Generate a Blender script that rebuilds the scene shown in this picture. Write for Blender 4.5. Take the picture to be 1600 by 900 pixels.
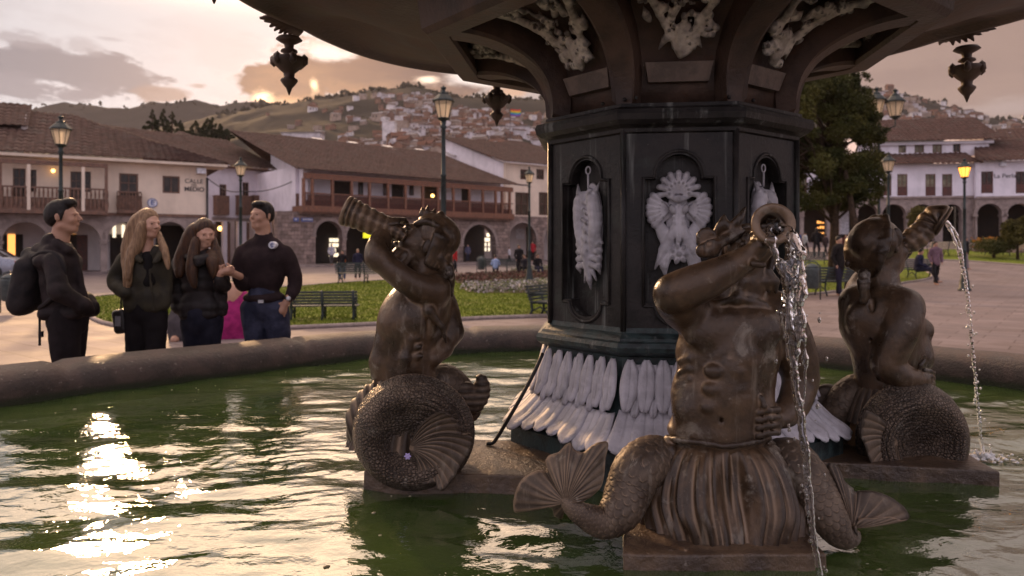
import bpy, bmesh, math, random
import numpy as np
from mathutils import Vector, Matrix
random.seed(7); RNG = np.random.default_rng(7)
for o in list(bpy.data.objects): bpy.data.objects.remove(o)
SC = bpy.context.scene; COL = SC.collection
F = 1150.0; E = 1.37; HY = 390.0            # focal length in photo pixels, eye height, horizon row
R = math.radians
# ------------------------------------------------------------------ camera
cam = bpy.data.cameras.new('camera'); camo = bpy.data.objects.new('camera', cam); COL.objects.link(camo)
camo.location = (0, 0, E); camo.rotation_euler = (R(90), 0, 0)
cam.sensor_width = 36; cam.lens = 36*F/1600; cam.shift_y = -60/1600; cam.clip_end = 6000; cam.clip_start = .05
cam.dof.use_dof = True; cam.dof.focus_distance = 2.35; cam.dof.aperture_fstop = 4.0
SC.camera = camo
SC.view_settings.view_transform = 'Standard'; SC.view_settings.look = 'None'
SC.view_settings.exposure = 0.15; SC.view_settings.gamma = 1
SC.render.engine = 'CYCLES'
SC.cycles.volume_bounces = 0; SC.cycles.max_bounces = 8; SC.cycles.transparent_max_bounces = 12
SC.cycles.sample_clamp_indirect = 6
SC.cycles.use_denoising = True
# ------------------------------------------------------------------ sun and sky
SUN_AZ, SUN_EL = R(-28), R(18)               # azimuth from +Y towards +X
sun = bpy.data.lights.new('sun', 'SUN'); suno = bpy.data.objects.new('sun', sun); COL.objects.link(suno)
sun.energy = 2.4; sun.angle = R(3.0); sun.color = (1.0, .60, .30)
sdir = Vector((math.sin(SUN_AZ)*math.cos(SUN_EL), math.cos(SUN_AZ)*math.cos(SUN_EL), math.sin(SUN_EL)))
suno.rotation_euler = sdir.to_track_quat('Z', 'Y').to_euler()
W = bpy.data.worlds.new('World'); SC.world = W; W.use_nodes = True
class NT:
    """small helper to write node trees as expressions"""
    def __init__(s, tree): s.t = tree; s.n = tree.nodes; s.l = tree.links
    def put(s, sock, v):
        if isinstance(v, (int, float)): sock.default_value = v if not hasattr(sock.default_value, '__len__') else [v]*len(sock.default_value)
        elif isinstance(v, (tuple, list)):
            n = len(sock.default_value); v = list(v)[:n]; v = v + [1.0]*(n-len(v)); sock.default_value = v
        else: s.l.new(v, sock)
    def m(s, op, a, b=0.0, c=0.0, clamp=False):
        n = s.n.new('ShaderNodeMath'); n.operation = op; n.use_clamp = clamp
        s.put(n.inputs[0], a); s.put(n.inputs[1], b); s.put(n.inputs[2], c); return n.outputs[0]
    def v(s, op, a, b=(0, 0, 0), out=0):
        n = s.n.new('ShaderNodeVectorMath'); n.operation = op; s.put(n.inputs[0], a)
        if op == 'SCALE': s.put(n.inputs['Scale'], b)
        else: s.put(n.inputs[1], b)
        return n.outputs['Value'] if out else n.outputs[0]
    def mix(s, f, a, b, typ='MIX'):
        n = s.n.new('ShaderNodeMix'); n.data_type = 'RGBA'; n.blend_type = typ
        s.put(n.inputs['Factor'], f); s.put(n.inputs[6], a); s.put(n.inputs[7], b); return n.outputs[2]
    def rng(s, x, a, b, c=0.0, d=1.0, smooth=True):
        n = s.n.new('ShaderNodeMapRange'); n.interpolation_type = 'SMOOTHSTEP' if smooth else 'LINEAR'
        s.put(n.inputs[0], x)
        for i, q in enumerate((a, b, c, d)): s.put(n.inputs[i+1], q)
        return n.outputs[0]
    def noise(s, vec, scale, detail=4, rough=.55, dist=0, out=0):
        n = s.n.new('ShaderNodeTexNoise'); s.put(n.inputs['Vector'], vec); n.inputs['Scale'].default_value = scale
        n.inputs['Detail'].default_value = detail; n.inputs['Roughness'].default_value = rough; n.inputs['Distortion'].default_value = dist
        return n.outputs[out]
    def voro(s, vec, scale, feature='F1', out=0, rnd=1.0):
        n = s.n.new('ShaderNodeTexVoronoi'); n.feature = feature; s.put(n.inputs['Vector'], vec); n.inputs['Scale'].default_value = scale
        n.inputs['Randomness'].default_value = rnd
        return n.outputs[out]
    def ramp(s, x, stops):
        n = s.n.new('ShaderNodeValToRGB'); s.put(n.inputs[0], x); e = n.color_ramp.elements
        while len(e) < len(stops): e.new(.5)
        for k, (p, c) in enumerate(stops):
            e[k].position = p; c = c if isinstance(c, (tuple, list)) else (c, c, c); e[k].color = tuple(c[:3]) + (1,)
        return n.outputs[0]
    def sep(s, v):
        n = s.n.new('ShaderNodeSeparateXYZ'); s.put(n.inputs[0], v); return n.outputs
    def comb(s, x, y, z):
        n = s.n.new('ShaderNodeCombineXYZ'); s.put(n.inputs[0], x); s.put(n.inputs[1], y); s.put(n.inputs[2], z); return n.outputs[0]
def direction(px, py):
    return Vector(((px-800)/F, 1, (HY-py)/F)).normalized()
def build_sky():
    t = W.node_tree
    for n in list(t.nodes): t.nodes.remove(n)
    N = NT(t); out = t.nodes.new('ShaderNodeOutputWorld'); bg = t.nodes.new('ShaderNodeBackground'); t.links.new(bg.outputs[0], out.inputs[0])
    bg.inputs[1].default_value = 0.12
    sky = t.nodes.new('ShaderNodeTexSky'); sky.sky_type = 'NISHITA'; sky.sun_disc = False
    sky.sun_elevation = SUN_EL; sky.sun_rotation = SUN_AZ; sky.dust_density = 3.0; sky.altitude = 3300
    tc = t.nodes.new('ShaderNodeTexCoord'); d = N.v('NORMALIZE', tc.outputs['Generated']); x, y, z = N.sep(d)
    # veiled evening overcast: bright towards the west, dull rose to the right and behind
    front = N.ramp(N.m('MULTIPLY_ADD', x, .5, .5), [(.18, (.74, .69, .70)), (.36, (.84, .77, .76)), (.52, (.62, .48, .42)), (.62, (.47, .31, .24)), (.8, (.38, .245, .19))])
    up = N.mix(N.rng(z, .285, .365), front, N.mix(N.rng(x, -.35, .45), (2.7, 2.08, 1.62), (1.0, .80, .72)))
    back = (.98, .88, 1.0)
    base = N.mix(N.rng(y, .35, -.25), up, back)
    wv = N.v('MULTIPLY', d, (1, 1, 2.6))
    n1 = N.noise(wv, 7.0, 9, .6, .4); n2 = N.noise(wv, 2.6, 7, .55, .6); n3 = N.noise(wv, 19.0, 6, .6)
    base = N.mix(N.m('MULTIPLY', N.rng(n2, .50, .66), .3), base, N.v('MULTIPLY', base, (.60, .55, .55)))
    base = N.mix(N.m('MULTIPLY', N.rng(n1, .52, .68), .25), base, N.v('MULTIPLY', base, (.72, .66, .64)))
    n4 = N.noise(wv, 62.0, 5, .6); wob = N.m('ADD', N.m('MULTIPLY', N.m('SUBTRACT', n4, .5), .8), N.m('ADD', N.m('MULTIPLY', N.m('SUBTRACT', n1, .5), 2.6), N.m('MULTIPLY', N.m('SUBTRACT', n3, .5), 1.3)))
    col = base
    def blob(col, px, py, rx, ry, c, soft=.35, amt=1.0, w=1.0):
        dd = direction(px, py)
        q = N.v('MULTIPLY', N.v('SUBTRACT', d, tuple(dd)), (F/rx, F/rx*.6, F/ry))
        r = N.m('ADD', N.v('LENGTH', q, out=1), N.m('MULTIPLY', wob, w))
        return N.mix(N.m('MULTIPLY', N.rng(r, 1.0, 1.0-soft), amt), col, c)
    # bright bank along the ridge on the left
    col = blob(col, 190, 150, 260, 34, (.86, .77, .76), .8, .8)
    # lilac-grey bars
    col = blob(col, 90, 104, 135, 27, (.30, .255, .265), .4, 1)
    col = blob(col, -20, 132, 100, 22, (.34, .285, .295), .45, .95)
    col = blob(col, 25, 58, 60, 13, (.42, .35, .35), .6, .7)
    col = blob(col, 125, 72, 26, 16, (.48, .41, .41), .6, .6)
    col = blob(col, 172, 61, 22, 4, (.5, .43, .43), .8, .6, .4)
    col = blob(col, 265, 147, 38, 13, (.40, .27, .22), .5, .9)
    col = blob(col, 312, 134, 18, 6, (.46, .33, .28), .6, .8)
    # brown cumulus in front of the sun
    warm = N.mix(N.rng(n1, .38, .62), (.38, .205, .110), (.185, .105, .075))
    for a in ((410, 122, 62, 44), (470, 112, 74, 54), (560, 102, 104, 52), (640, 108, 96, 44)): col = blob(col, *a, (1.05, .90, .84), .4, .55, .75)
    for a in ((410, 128, 52, 34), (470, 120, 62, 44), (560, 110, 90, 42), (650, 118, 80, 34), (600, 90, 110, 30), (700, 140, 70, 14)):
        col = blob(col, *a, warm, .3, 1.0, .75)
    col = blob(col, 445, 160, 90, 13, (.95, .52, .24), .9, .75, .5)
    # gaps where the sun burns through
    col = blob(col, 409, 152, 22, 15, (3.0, 2.1, 1.2), .9, 1, 1.0)
    col = blob(col, 491, 133, 9, 16, (2.2, 1.5, .85), .9, 1, .9)
    col = blob(col, 668, 124, 30, 11, (1.8, 1.35, 1.0), .9, .9, 1.0)
    col = blob(col, 755, 120, 84, 20, (1.35, 1.15, 1.02), .7, 1, .6)
    col = blob(col, 800, 143, 44, 12, (.80, .46, .27), .6, .9, .6)
    col = blob(col, 520, 84, 52, 20, (1.35, 1.15, 1.02), .7, .9, .8)
    # duller streaks on the right, paler at its horizon
    col = blob(col, 1540, 172, 150, 18, (.50, .37, .33), .9, .8)
    col = blob(col, 1430, 120, 120, 22, (.33, .21, .165), .8, .6)
    # strong glow around the hidden sun (only what the cloud lets through)
    g = N.m('POWER', N.m('MAXIMUM', N.v('DOT_PRODUCT', d, tuple(direction(430, 140)), out=1), 0), 60)
    col = N.v('ADD', col, N.v('SCALE', (1.0, .50, .20), N.m('MULTIPLY', g, .36)))
    g = N.m('POWER', N.m('MAXIMUM', N.v('DOT_PRODUCT', d, tuple(direction(500, 30)), out=1), 0), 22)
    col = N.v('ADD', col, N.v('SCALE', (1.0, .62, .34), N.m('MULTIPLY', g, N.rng(z, .27, .40, 0, 3.6))))
    col = N.v('SCALE', col, 7.6)
    col = N.mix(.94, sky.outputs[0], col)
    low = N.rng(z, -.02, -.10)
    col = N.mix(low, col, (.5, .42, .40))
    t.links.new(col, bg.inputs[0])
build_sky()

# ------------------------------------------------------------------ helpers
def P(px, py, D): return Vector(((px-800)/F*D, D, E-(py-HY)/F*D))
def V(*a): return np.array(a, float)
MATS = {}
def pmat(name, c1, c2=None, scale=6, rough=.7, metal=0.0, bump=.3, bscale=None, detail=6, c3=None, s3=1.2, streak=0, spec=.5, bdist=.01, extra=None, contrast=(.38, .62)):
    if name in MATS: return MATS[name]
    m = bpy.data.materials.new(name); m.use_nodes = True; t = m.node_tree
    N = NT(t); b = t.nodes['Principled BSDF']; tc = t.nodes.new('ShaderNodeTexCoord'); co = tc.outputs['Object']
    c2 = c2 or tuple(v*.7 for v in c1)
    n = N.noise(co, scale, detail, .6, .2); col = N.mix(N.rng(n, *contrast), c2, c1)
    if c3: col = N.mix(N.m('MULTIPLY', N.rng(N.noise(co, s3, 5, .6), .5, .66), .8), col, c3)
    if streak:
        sx = N.v('MULTIPLY', co, (streak, streak, .5)); col = N.mix(N.m('MULTIPLY', N.rng(N.noise(sx, 3, 5, .6), .52, .72), .6), col, tuple(min(1, v*2.2+.03) for v in c1))
    h = N.noise(co, bscale or scale*5, 5, .65)
    if extra: col, h = extra(N, co, col, h)
    N.put(b.inputs['Base Color'], col); b.inputs['Metallic'].default_value = metal
    r = N.rng(n, .3, .7, max(0.02, rough-.1), min(1, rough+.1), False); N.put(b.inputs['Roughness'], r)
    b.inputs['Specular IOR Level'].default_value = spec
    if bump:
        bp = t.nodes.new('ShaderNodeBump'); bp.inputs['Strength'].default_value = bump; bp.inputs['Distance'].default_value = bdist
        N.put(bp.inputs['Height'], h); t.links.new(bp.outputs[0], b.inputs['Normal'])
    MATS[name] = m; return m
def emat(name, c, s):
    if name in MATS: return MATS[name]
    m = bpy.data.materials.new(name); m.use_nodes = True; b = m.node_tree.nodes['Principled BSDF']
    b.inputs['Base Color'].default_value = tuple(c)+(1,); b.inputs['Emission Color'].default_value = tuple(c)+(1,); b.inputs['Emission Strength'].default_value = s
    MATS[name] = m; return m
def tag(o, label=None, cat=None, group=None, kind=None):
    if label: o['label'] = label
    if cat: o['category'] = cat
    if group: o['group'] = group
    if kind: o['kind'] = kind
    return o
def thing(name, label, cat, loc=(0, 0, 0), group=None):
    o = bpy.data.objects.new(name, None); COL.objects.link(o); o.location = loc; o.empty_display_size = .1
    return tag(o, label, cat, group)
def link(name, me, mats, parent=None, smooth=None):
    o = bpy.data.objects.new(name, me); COL.objects.link(o)
    for m in (mats if isinstance(mats, (list, tuple)) else [mats]): me.materials.append(m)
    if parent is not None:
        o.parent = parent
        # meshes are written in world coordinates: undo the parents' offset
        off = Vector((0, 0, 0)); p = parent
        while p is not None: off += p.location; p = p.parent
        o.location = -off if not parent.data else Vector((0, 0, 0))
    if smooth is not None: me.shade_smooth() if smooth else me.shade_flat()
    return o
def bobj(name, bm, mats, parent=None, smooth=False):
    bmesh.ops.recalc_face_normals(bm, faces=bm.faces)
    me = bpy.data.meshes.new(name); bm.to_mesh(me); bm.free(); return link(name, me, mats, parent, smooth)
def nobj(name, v, f, mats, parent=None, smooth=True):
    v = np.asarray(v, np.float32); f = np.asarray(f, np.int32); k = f.shape[1]
    me = bpy.data.meshes.new(name); me.vertices.add(len(v)); me.vertices.foreach_set('co', v.ravel())
    me.loops.add(f.size); me.loops.foreach_set('vertex_index', f.ravel())
    me.polygons.add(len(f)); me.polygons.foreach_set('loop_start', np.arange(0, f.size, k, dtype=np.int32)); me.polygons.foreach_set('loop_total', np.full(len(f), k, np.int32))
    me.update(calc_edges=True); me.validate(); return link(name, me, mats, parent, smooth)
def clone(root, loc=None, rz=None):
    def rec(o, par):
        c = o.copy(); COL.objects.link(c)
        if par is not None: c.parent = par
        for ch in o.children: rec(ch, c)
        return c
    c = rec(root, None)
    if loc is not None: c.location = loc
    if rz is not None: c.rotation_euler = (0, 0, rz)
    return c
def box(bm, x0, x1, y0, y1, z0, z1, M=None, mat=0):
    vs = [bm.verts.new(Vector(p)) for p in ((x0, y0, z0), (x1, y0, z0), (x1, y1, z0), (x0, y1, z0), (x0, y0, z1), (x1, y0, z1), (x1, y1, z1), (x0, y1, z1))]
    if M is not None:
        for v in vs: v.co = M @ v.co
    for q in ((0, 3, 2, 1), (4, 5, 6, 7), (0, 1, 5, 4), (1, 2, 6, 5), (2, 3, 7, 6), (3, 0, 4, 7)):
        f = bm.faces.new([vs[i] for i in q]); f.material_index = mat
    return vs
def lathe(bm, prof, cx, cy, seg=24, z0=0, M=None, rx=1, ry=1, a0=0, cap=True):
    rings = []
    for r, z in prof:
        ring = []
        for k in range(seg):
            a = a0+2*math.pi*k/seg; p = Vector((cx+rx*r*math.cos(a), cy+ry*r*math.sin(a), z0+z))
            ring.append(bm.verts.new(M @ p if M is not None else p))
        rings.append(ring)
    for a, b in zip(rings, rings[1:]):
        for k in range(seg): bm.faces.new((a[k], a[(k+1) % seg], b[(k+1) % seg], b[k]))
    if cap:
        bm.faces.new(rings[0][::-1]); bm.faces.new(rings[-1])
def tube(bm, pts, rads, seg=8, cap=True):
    pts = [Vector(p) for p in pts]
    if not hasattr(rads, '__len__'): rads = [rads]*len(pts)
    rings = []; up = Vector((0, 0, 1))
    for i, p in enumerate(pts):
        t = (pts[min(i+1, len(pts)-1)]-pts[max(i-1, 0)]).normalized()
        if i == 0:
            s = t.cross(up)
            if s.length < .05: s = t.cross(Vector((1, 0, 0)))
            s.normalize()
        else: s = (s - t*s.dot(t)).normalized()
        n = s.cross(t)
        rings.append([bm.verts.new(p + (s*math.cos(2*math.pi*k/seg)+n*math.sin(2*math.pi*k/seg))*rads[i]) for k in range(seg)])
    for a, b in zip(rings, rings[1:]):
        for k in range(seg): bm.faces.new((a[k], a[(k+1) % seg], b[(k+1) % seg], b[k]))
    if cap: bm.faces.new(rings[0][::-1]); bm.faces.new(rings[-1])
def spline(pts, n):
    """Catmull-Rom through rows of any dimension"""
    p = np.array([list(q) for q in pts], float); p = np.vstack([2*p[0]-p[1], p, 2*p[-1]-p[-2]]); m = len(p)-3; out = []
    for t in np.linspace(0, m-1e-9, n):
        i = int(t); u = t-i; a, b, c, d = p[i:i+4]
        out.append(.5*((2*b)+(-a+c)*u+(2*a-5*b+4*c-d)*u*u+(-a+3*b-3*c+d)*u**3))
    return np.array(out)
# vectorised value noise
_perm = RNG.random((64, 64, 64))
def vnoise(p):
    p = np.asarray(p, float); i = np.floor(p).astype(int); f = p-i; f = f*f*(3-2*f); i &= 63; j = (i+1) & 63
    x0, y0, z0 = i[..., 0], i[..., 1], i[..., 2]; x1, y1, z1 = j[..., 0], j[..., 1], j[..., 2]; fx, fy, fz = f[..., 0], f[..., 1], f[..., 2]
    c = lambda a, b, t: a+(b-a)*t
    return c(c(c(_perm[x0, y0, z0], _perm[x1, y0, z0], fx), c(_perm[x0, y1, z0], _perm[x1, y1, z0], fx), fy),
             c(c(_perm[x0, y0, z1], _perm[x1, y0, z1], fx), c(_perm[x0, y1, z1], _perm[x1, y1, z1], fx), fy), fz)*2-1
def fbm(p, o=4):
    s = 0; a = .5
    for k in range(o): s = s+a*vnoise(np.asarray(p)*2**k+k*7.3); a *= .5
    return s
# ------------------------------------------------------------------ implicit surfaces (smooth union) -> one continuous mesh
class Blob:
    def __init__(s): s.pr = []
    def cap(s, a, b, ra, rb=None, k=.02, sub=False):
        rb = ra if rb is None else rb; s.pr.append(('c', V(*a), V(*b), ra, rb, k, sub)); return s
    def line(s, pts, rads, k=.02, n=None):
        pts = [list(p) for p in pts]
        if not hasattr(rads, '__len__'): rads = [rads]*len(pts)
        q = [list(p)+[r] for p, r in zip(pts, rads)]
        if n: q = spline(q, n)
        for a, b in zip(q, q[1:]): s.cap(a[:3], b[:3], max(a[3], .002), max(b[3], .002), k)
        return s
    def ell(s, c, r, rot=(0, 0, 0), k=.02, sub=False):
        from mathutils import Euler
        M = np.array(rot.to_3x3() if isinstance(rot, Matrix) else Euler(rot).to_matrix()); s.pr.append(('e', V(*c), V(*r), M, None, k, sub)); return s
    def rbox(s, c, r, rot=(0, 0, 0), rad=.01, k=.02, sub=False):
        from mathutils import Euler
        M = np.array(rot.to_3x3() if isinstance(rot, Matrix) else Euler(rot).to_matrix()); s.pr.append(('b', V(*c), V(*r), M, rad, k, sub)); return s
    def mesh(s, h, disp=None, smooth_it=0):
        lo = np.array([1e9]*3); hi = -lo
        for q in s.pr:
            if q[6]: continue
            if q[0] == 'c': m = max(q[3], q[4]); l = np.minimum(q[1], q[2])-m; u = np.maximum(q[1], q[2])+m
            else: m = np.linalg.norm(q[2]) if q[0] == 'b' else q[2].max(); l = q[1]-m; u = q[1]+m
            lo = np.minimum(lo, l); hi = np.maximum(hi, u)
        lo -= 4*h; hi += 4*h; n = np.ceil((hi-lo)/h).astype(int)+1
        f = np.full(n, 10*h+.2, np.float32); ax = [lo[i]+h*np.arange(n[i]) for i in range(3)]
        for q in s.pr:
            k = max(q[5], h*.5)
            if q[0] == 'c': m = max(q[3], q[4]); l = np.minimum(q[1], q[2])-m; u = np.maximum(q[1], q[2])+m
            else: m = np.linalg.norm(q[2]) if q[0] == 'b' else q[2].max(); l = q[1]-m; u = q[1]+m
            pad = k+3*h; i0 = np.clip(np.floor((l-pad-lo)/h).astype(int), 0, n-1); i1 = np.clip(np.ceil((u+pad-lo)/h).astype(int)+1, 1, n)
            if (i1 <= i0).any(): continue
            X = ax[0][i0[0]:i1[0], None, None]; Y = ax[1][None, i0[1]:i1[1], None]; Z = ax[2][None, None, i0[2]:i1[2]]
            if q[0] == 'c':
                a, b = q[1], q[2]; ba = b-a; L = max(ba@ba, 1e-9)
                t = np.clip(((X-a[0])*ba[0]+(Y-a[1])*ba[1]+(Z-a[2])*ba[2])/L, 0, 1)
                d = np.sqrt((X-a[0]-t*ba[0])**2+(Y-a[1]-t*ba[1])**2+(Z-a[2]-t*ba[2])**2)-(q[3]+(q[4]-q[3])*t)
            else:
                c, r, M = q[1], q[2], q[3]; dx, dy, dz = X-c[0], Y-c[1], Z-c[2]
                lx = dx*M[0, 0]+dy*M[1, 0]+dz*M[2, 0]; ly = dx*M[0, 1]+dy*M[1, 1]+dz*M[2, 1]; lz = dx*M[0, 2]+dy*M[1, 2]+dz*M[2, 2]
                if q[0] == 'e':
                    k0 = np.sqrt((lx/r[0])**2+(ly/r[1])**2+(lz/r[2])**2); k1 = np.sqrt((lx/r[0]**2)**2+(ly/r[1]**2)**2+(lz/r[2]**2)**2)+1e-9
                    d = k0*(k0-1)/k1
                else:
                    rd = q[4]; qx = np.abs(lx)-r[0]+rd; qy = np.abs(ly)-r[1]+rd; qz = np.abs(lz)-r[2]+rd
                    d = np.sqrt(np.maximum(qx, 0)**2+np.maximum(qy, 0)**2+np.maximum(qz, 0)**2)+np.minimum(np.maximum(np.maximum(qx, qy), qz), 0)-rd
            g = f[i0[0]:i1[0], i0[1]:i1[1], i0[2]:i1[2]]
            if q[6]: d = -d; hh = np.maximum(k-np.abs(g-d), 0)/k; r_ = np.maximum(g, d)+hh*hh*k*.25
            else: hh = np.maximum(k-np.abs(g-d), 0)/k; r_ = np.minimum(g, d)-hh*hh*k*.25
            f[i0[0]:i1[0], i0[1]:i1[1], i0[2]:i1[2]] = r_
        v, q = nets(f, lo, h)
        v = np.asarray(v)
        for _ in range(smooth_it): v = relax(v, q)
        if disp is not None:
            nn = vnormals(v, q); v = v+nn*disp(v, nn)[:, None]
        return v, q
def relax(v, q, w=.5):
    s = np.zeros_like(v); c = np.zeros(len(v))
    for i in range(4):
        a, b = q[:, i], q[:, (i+1) % 4]
        np.add.at(s, a, v[b]); np.add.at(s, b, v[a]); np.add.at(c, a, 1); np.add.at(c, b, 1)
    return v*(1-w)+w*s/np.maximum(c, 1)[:, None]
def vnormals(v, q):
    fn = np.cross(v[q[:, 2]]-v[q[:, 0]], v[q[:, 3]]-v[q[:, 1]]); n = np.zeros_like(v)
    for i in range(4): np.add.at(n, q[:, i], fn)
    return n/(np.linalg.norm(n, axis=1)[:, None]+1e-12)
def nets(f, lo, h):
    s = f < 0; nx, ny, nz = f.shape
    c = [(i, j, k) for i in (0, 1) for j in (0, 1) for k in (0, 1)]
    cnt = sum(s[i:nx-1+i, j:ny-1+j, k:nz-1+k].astype(np.int8) for i, j, k in c)
    act = np.argwhere((cnt > 0) & (cnt < 8)); idx = np.full((nx-1, ny-1, nz-1), -1, np.int32); idx[act[:, 0], act[:, 1], act[:, 2]] = np.arange(len(act))
    val = np.stack([f[act[:, 0]+i, act[:, 1]+j, act[:, 2]+k] for i, j, k in c], 1)
    cc = np.array(c, float); acc = np.zeros((len(act), 3)); w = np.zeros(len(act))
    for a in range(8):
        for b in range(a+1, 8):
            if np.abs(cc[a]-cc[b]).sum() != 1: continue
            m = (val[:, a] < 0) != (val[:, b] < 0); t = val[m, a]/(val[m, a]-val[m, b]); acc[m] += cc[a]+(cc[b]-cc[a])*t[:, None]; w[m] += 1
    v = lo+h*(act+acc/w[:, None]); quads = []
    for axis in range(3):
        sl0 = [slice(1, -1)]*3; sl1 = [slice(1, -1)]*3; sl0[axis] = slice(0, -1); sl1[axis] = slice(1, None)
        e = np.argwhere(s[tuple(sl0)] != s[tuple(sl1)])
        off = np.array([1, 1, 1]); off[axis] = 0; e = e+off; b1, b2 = [(1, 2), (2, 0), (0, 1)][axis]
        o1 = np.zeros(3, int); o1[b1] = 1; o2 = np.zeros(3, int); o2[b2] = 1
        g = lambda p: idx[p[:, 0], p[:, 1], p[:, 2]]
        q = np.stack([g(e-o1-o2), g(e-o2), g(e), g(e-o1)], 1)
        ins = s[e[:, 0], e[:, 1], e[:, 2]]; q[~ins] = q[~ins]
        q = np.where(ins[:, None], q, q[:, ::-1]); quads.append(q)
    q = np.vstack(quads); q = q[(q >= 0).all(1)]; return v, q
def blobobj(name, B, h, mat, parent=None, disp=None, smooth_it=1):
    v, q = B.mesh(h, disp, smooth_it); return nobj(name, v, q[:, ::-1] if True else q, mat, parent, True)
# ------------------------------------------------------------------ materials of the fountain
def streaks(N, co, col, h):
    s = N.noise(N.v('MULTIPLY', co, (26, 26, 1.3)), 1.0, 6, .65); col = N.mix(N.m('MULTIPLY', N.rng(s, .56, .74), .55), col, (.26, .27, .25))
    g = N.noise(co, 5.5, 5, .6); col = N.mix(N.m('MULTIPLY', N.rng(g, .55, .7), .5), col, (.045, .055, .046))
    sp = N.noise(co, 95, 3, .7); col = N.mix(N.m('MULTIPLY', N.rng(sp, .68, .78), .5), col, (.35, .34, .32)); return col, h
IRON = pmat('painted_iron', (.030, .025, .023), (.013, .011, .010), 9, .48, 0, .35, 60, extra=streaks, spec=.3)
def rusty(N, co, col, h):
    sp = N.noise(co, 14, 5, .7); col = N.mix(N.m('MULTIPLY', N.rng(sp, .58, .72), .6), col, (.10, .045, .022)); return col, h
IRON2 = pmat('bowl_iron', (.095, .058, .041), (.045, .028, .020), 5, .5, 0, .4, 45, extra=rusty, spec=.35)
def dark_creases_and_grime(N, co, col, h):
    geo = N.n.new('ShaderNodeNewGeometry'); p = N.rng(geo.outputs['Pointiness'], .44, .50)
    col = N.mix(N.m('MULTIPLY', N.m('SUBTRACT', 1.0, p), .8), col, (.085, .075, .07))  # creases and hollows coloured darker by curvature
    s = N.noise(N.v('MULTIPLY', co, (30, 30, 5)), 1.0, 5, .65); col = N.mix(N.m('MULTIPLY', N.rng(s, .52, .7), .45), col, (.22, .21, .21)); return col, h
WHITE = pmat('weathered_white_paint', (.54, .51, .545), (.40, .375, .40), 12, .55, 0, .3, 80, extra=dark_creases_and_grime, spec=.4)
RELF = pmat('old_gilt_paint', (.60, .53, .44), (.40, .34, .28), 14, .6, 0, .4, 90, extra=dark_creases_and_grime, spec=.3)
TEAL = pmat('green_stained_iron', (.030, .050, .050), (.014, .018, .018), 18, .45, 0, .5, 70, extra=streaks)
def wetstone(N, co, col, h):
    s = N.noise(co, 30, 5, .7); col = N.mix(N.m('MULTIPLY', N.rng(s, .60, .72), .55), col, (.30, .25, .21))
    k = N.noise(N.v('MULTIPLY', co, (5, 5, 1)), 1.5, 5, .6); col = N.mix(N.m('MULTIPLY', N.rng(k, .5, .66), .5), col, (.055, .038, .032)); return col, h
def rimstone(N, co, col, h):
    col, h = wetstone(N, co, col, h); z = N.sep(co)[2]; zz = N.m('ADD', z, N.m('MULTIPLY', N.noise(co, 5), .05)); return N.mix(N.rng(zz, .635, .60), col, (.026, .030, .012)), h
RIMM = pmat('rim_stone', (.080, .052, .041), (.042, .028, .022), 7, .62, 0, .7, 55, extra=rimstone, bdist=.012)
PLIN = pmat('wet_plinth_stone', (.135, .085, .050), (.055, .034, .022), 6, .35, 0, .8, 40, extra=wetstone, bdist=.012)
CX, CY, WZ = .64, 3.05, .56
def octa(r, z, rot=-29, n=8, cx=CX, cy=CY):
    return [Vector((cx+r*math.sin(R(rot+45*k)), cy-r*math.cos(R(rot+45*k)), z)) for k in range(n)]
def loft_octa(bm, prof, rot=-29, cap=True, mat=0):
    rings = [[bm.verts.new(p) for p in octa(r, z, rot)] for r, z in prof]
    for a, b in zip(rings, rings[1:]):
        for k in range(8):
            f = bm.faces.new((a[k], a[(k+1) % 8], b[(k+1) % 8], b[k])); f.material_index = mat
    if cap: bm.faces.new(rings[0][::-1]); bm.faces.new(rings[-1])
    return rings
# ---- rim of the pool: sweep of a rounded profile along the inner outline
RIM = [(-3.02, 2.6), (-2.92, 3.2), (-2.62, 3.82), (-2.25, 4.26), (-1.85, 4.68), (-1.42, 5.12), (-1.05, 5.46), (-.55, 5.70), (-.05, 5.84), (.45, 5.90), (1.0, 5.80), (1.6, 5.52), (2.12, 5.10), (2.6, 4.62), (2.98, 4.18), (3.35, 3.6), (3.5, 2.9), (3.4, 1.9), (2.9, .95), (2.1, .25), (1.1, -.2), (0, -.28), (-1.1, -.05), (-2.1, .7), (-2.8, 1.6)]
def build_rim():
    t = thing('basin_wall', 'rounded dark stone rim wall around the green fountain pool', 'pool wall', (CX, CY, 0))
    prof = [(.00, -.45), (.0, .0), (-.012, .03), (-.018, .075), (-.006, .125), (.03, .158), (.085, .174), (.16, .181), (.25, .181), (.31, .172), (.35, .145), (.365, .10), (.35, .05), (.33, -.1), (.33, -.56)]
    base = spline(RIM+[RIM[0]], 260)[:-1]; n = len(base); vs = []
    for i in range(n):
        p = base[i]; q = base[(i+1) % n]; o = base[i-1]; tx, ty = q-o; L = math.hypot(tx, ty); nx, ny = -ty/L, tx/L
        c = np.array([CX, 3.0])
        if (p-c) @ np.array([nx, ny]) < 0: nx, ny = -nx, -ny
        seam = -.022 if i % 26 == 0 else 0
        for d, z in prof: vs.append((p[0]+nx*(d-seam*.5), p[1]+ny*(d-seam*.5), WZ+z+(seam if z > .1 else 0)))
    vs = np.array(vs); vs[:, 2] += .006*fbm(vs*3.1)*(vs[:, 2] > WZ+.05); vs[:, :2] += (.010*np.stack([fbm(vs*4+3), fbm(vs*4+9)], 1))
    m = len(prof); f = [(i*m+j, i*m+j+1, ((i+1) % n)*m+j+1, ((i+1) % n)*m+j) for i in range(n) for j in range(m-1)]
    nobj('rim', vs, f, RIMM, t)
build_rim()
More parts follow.
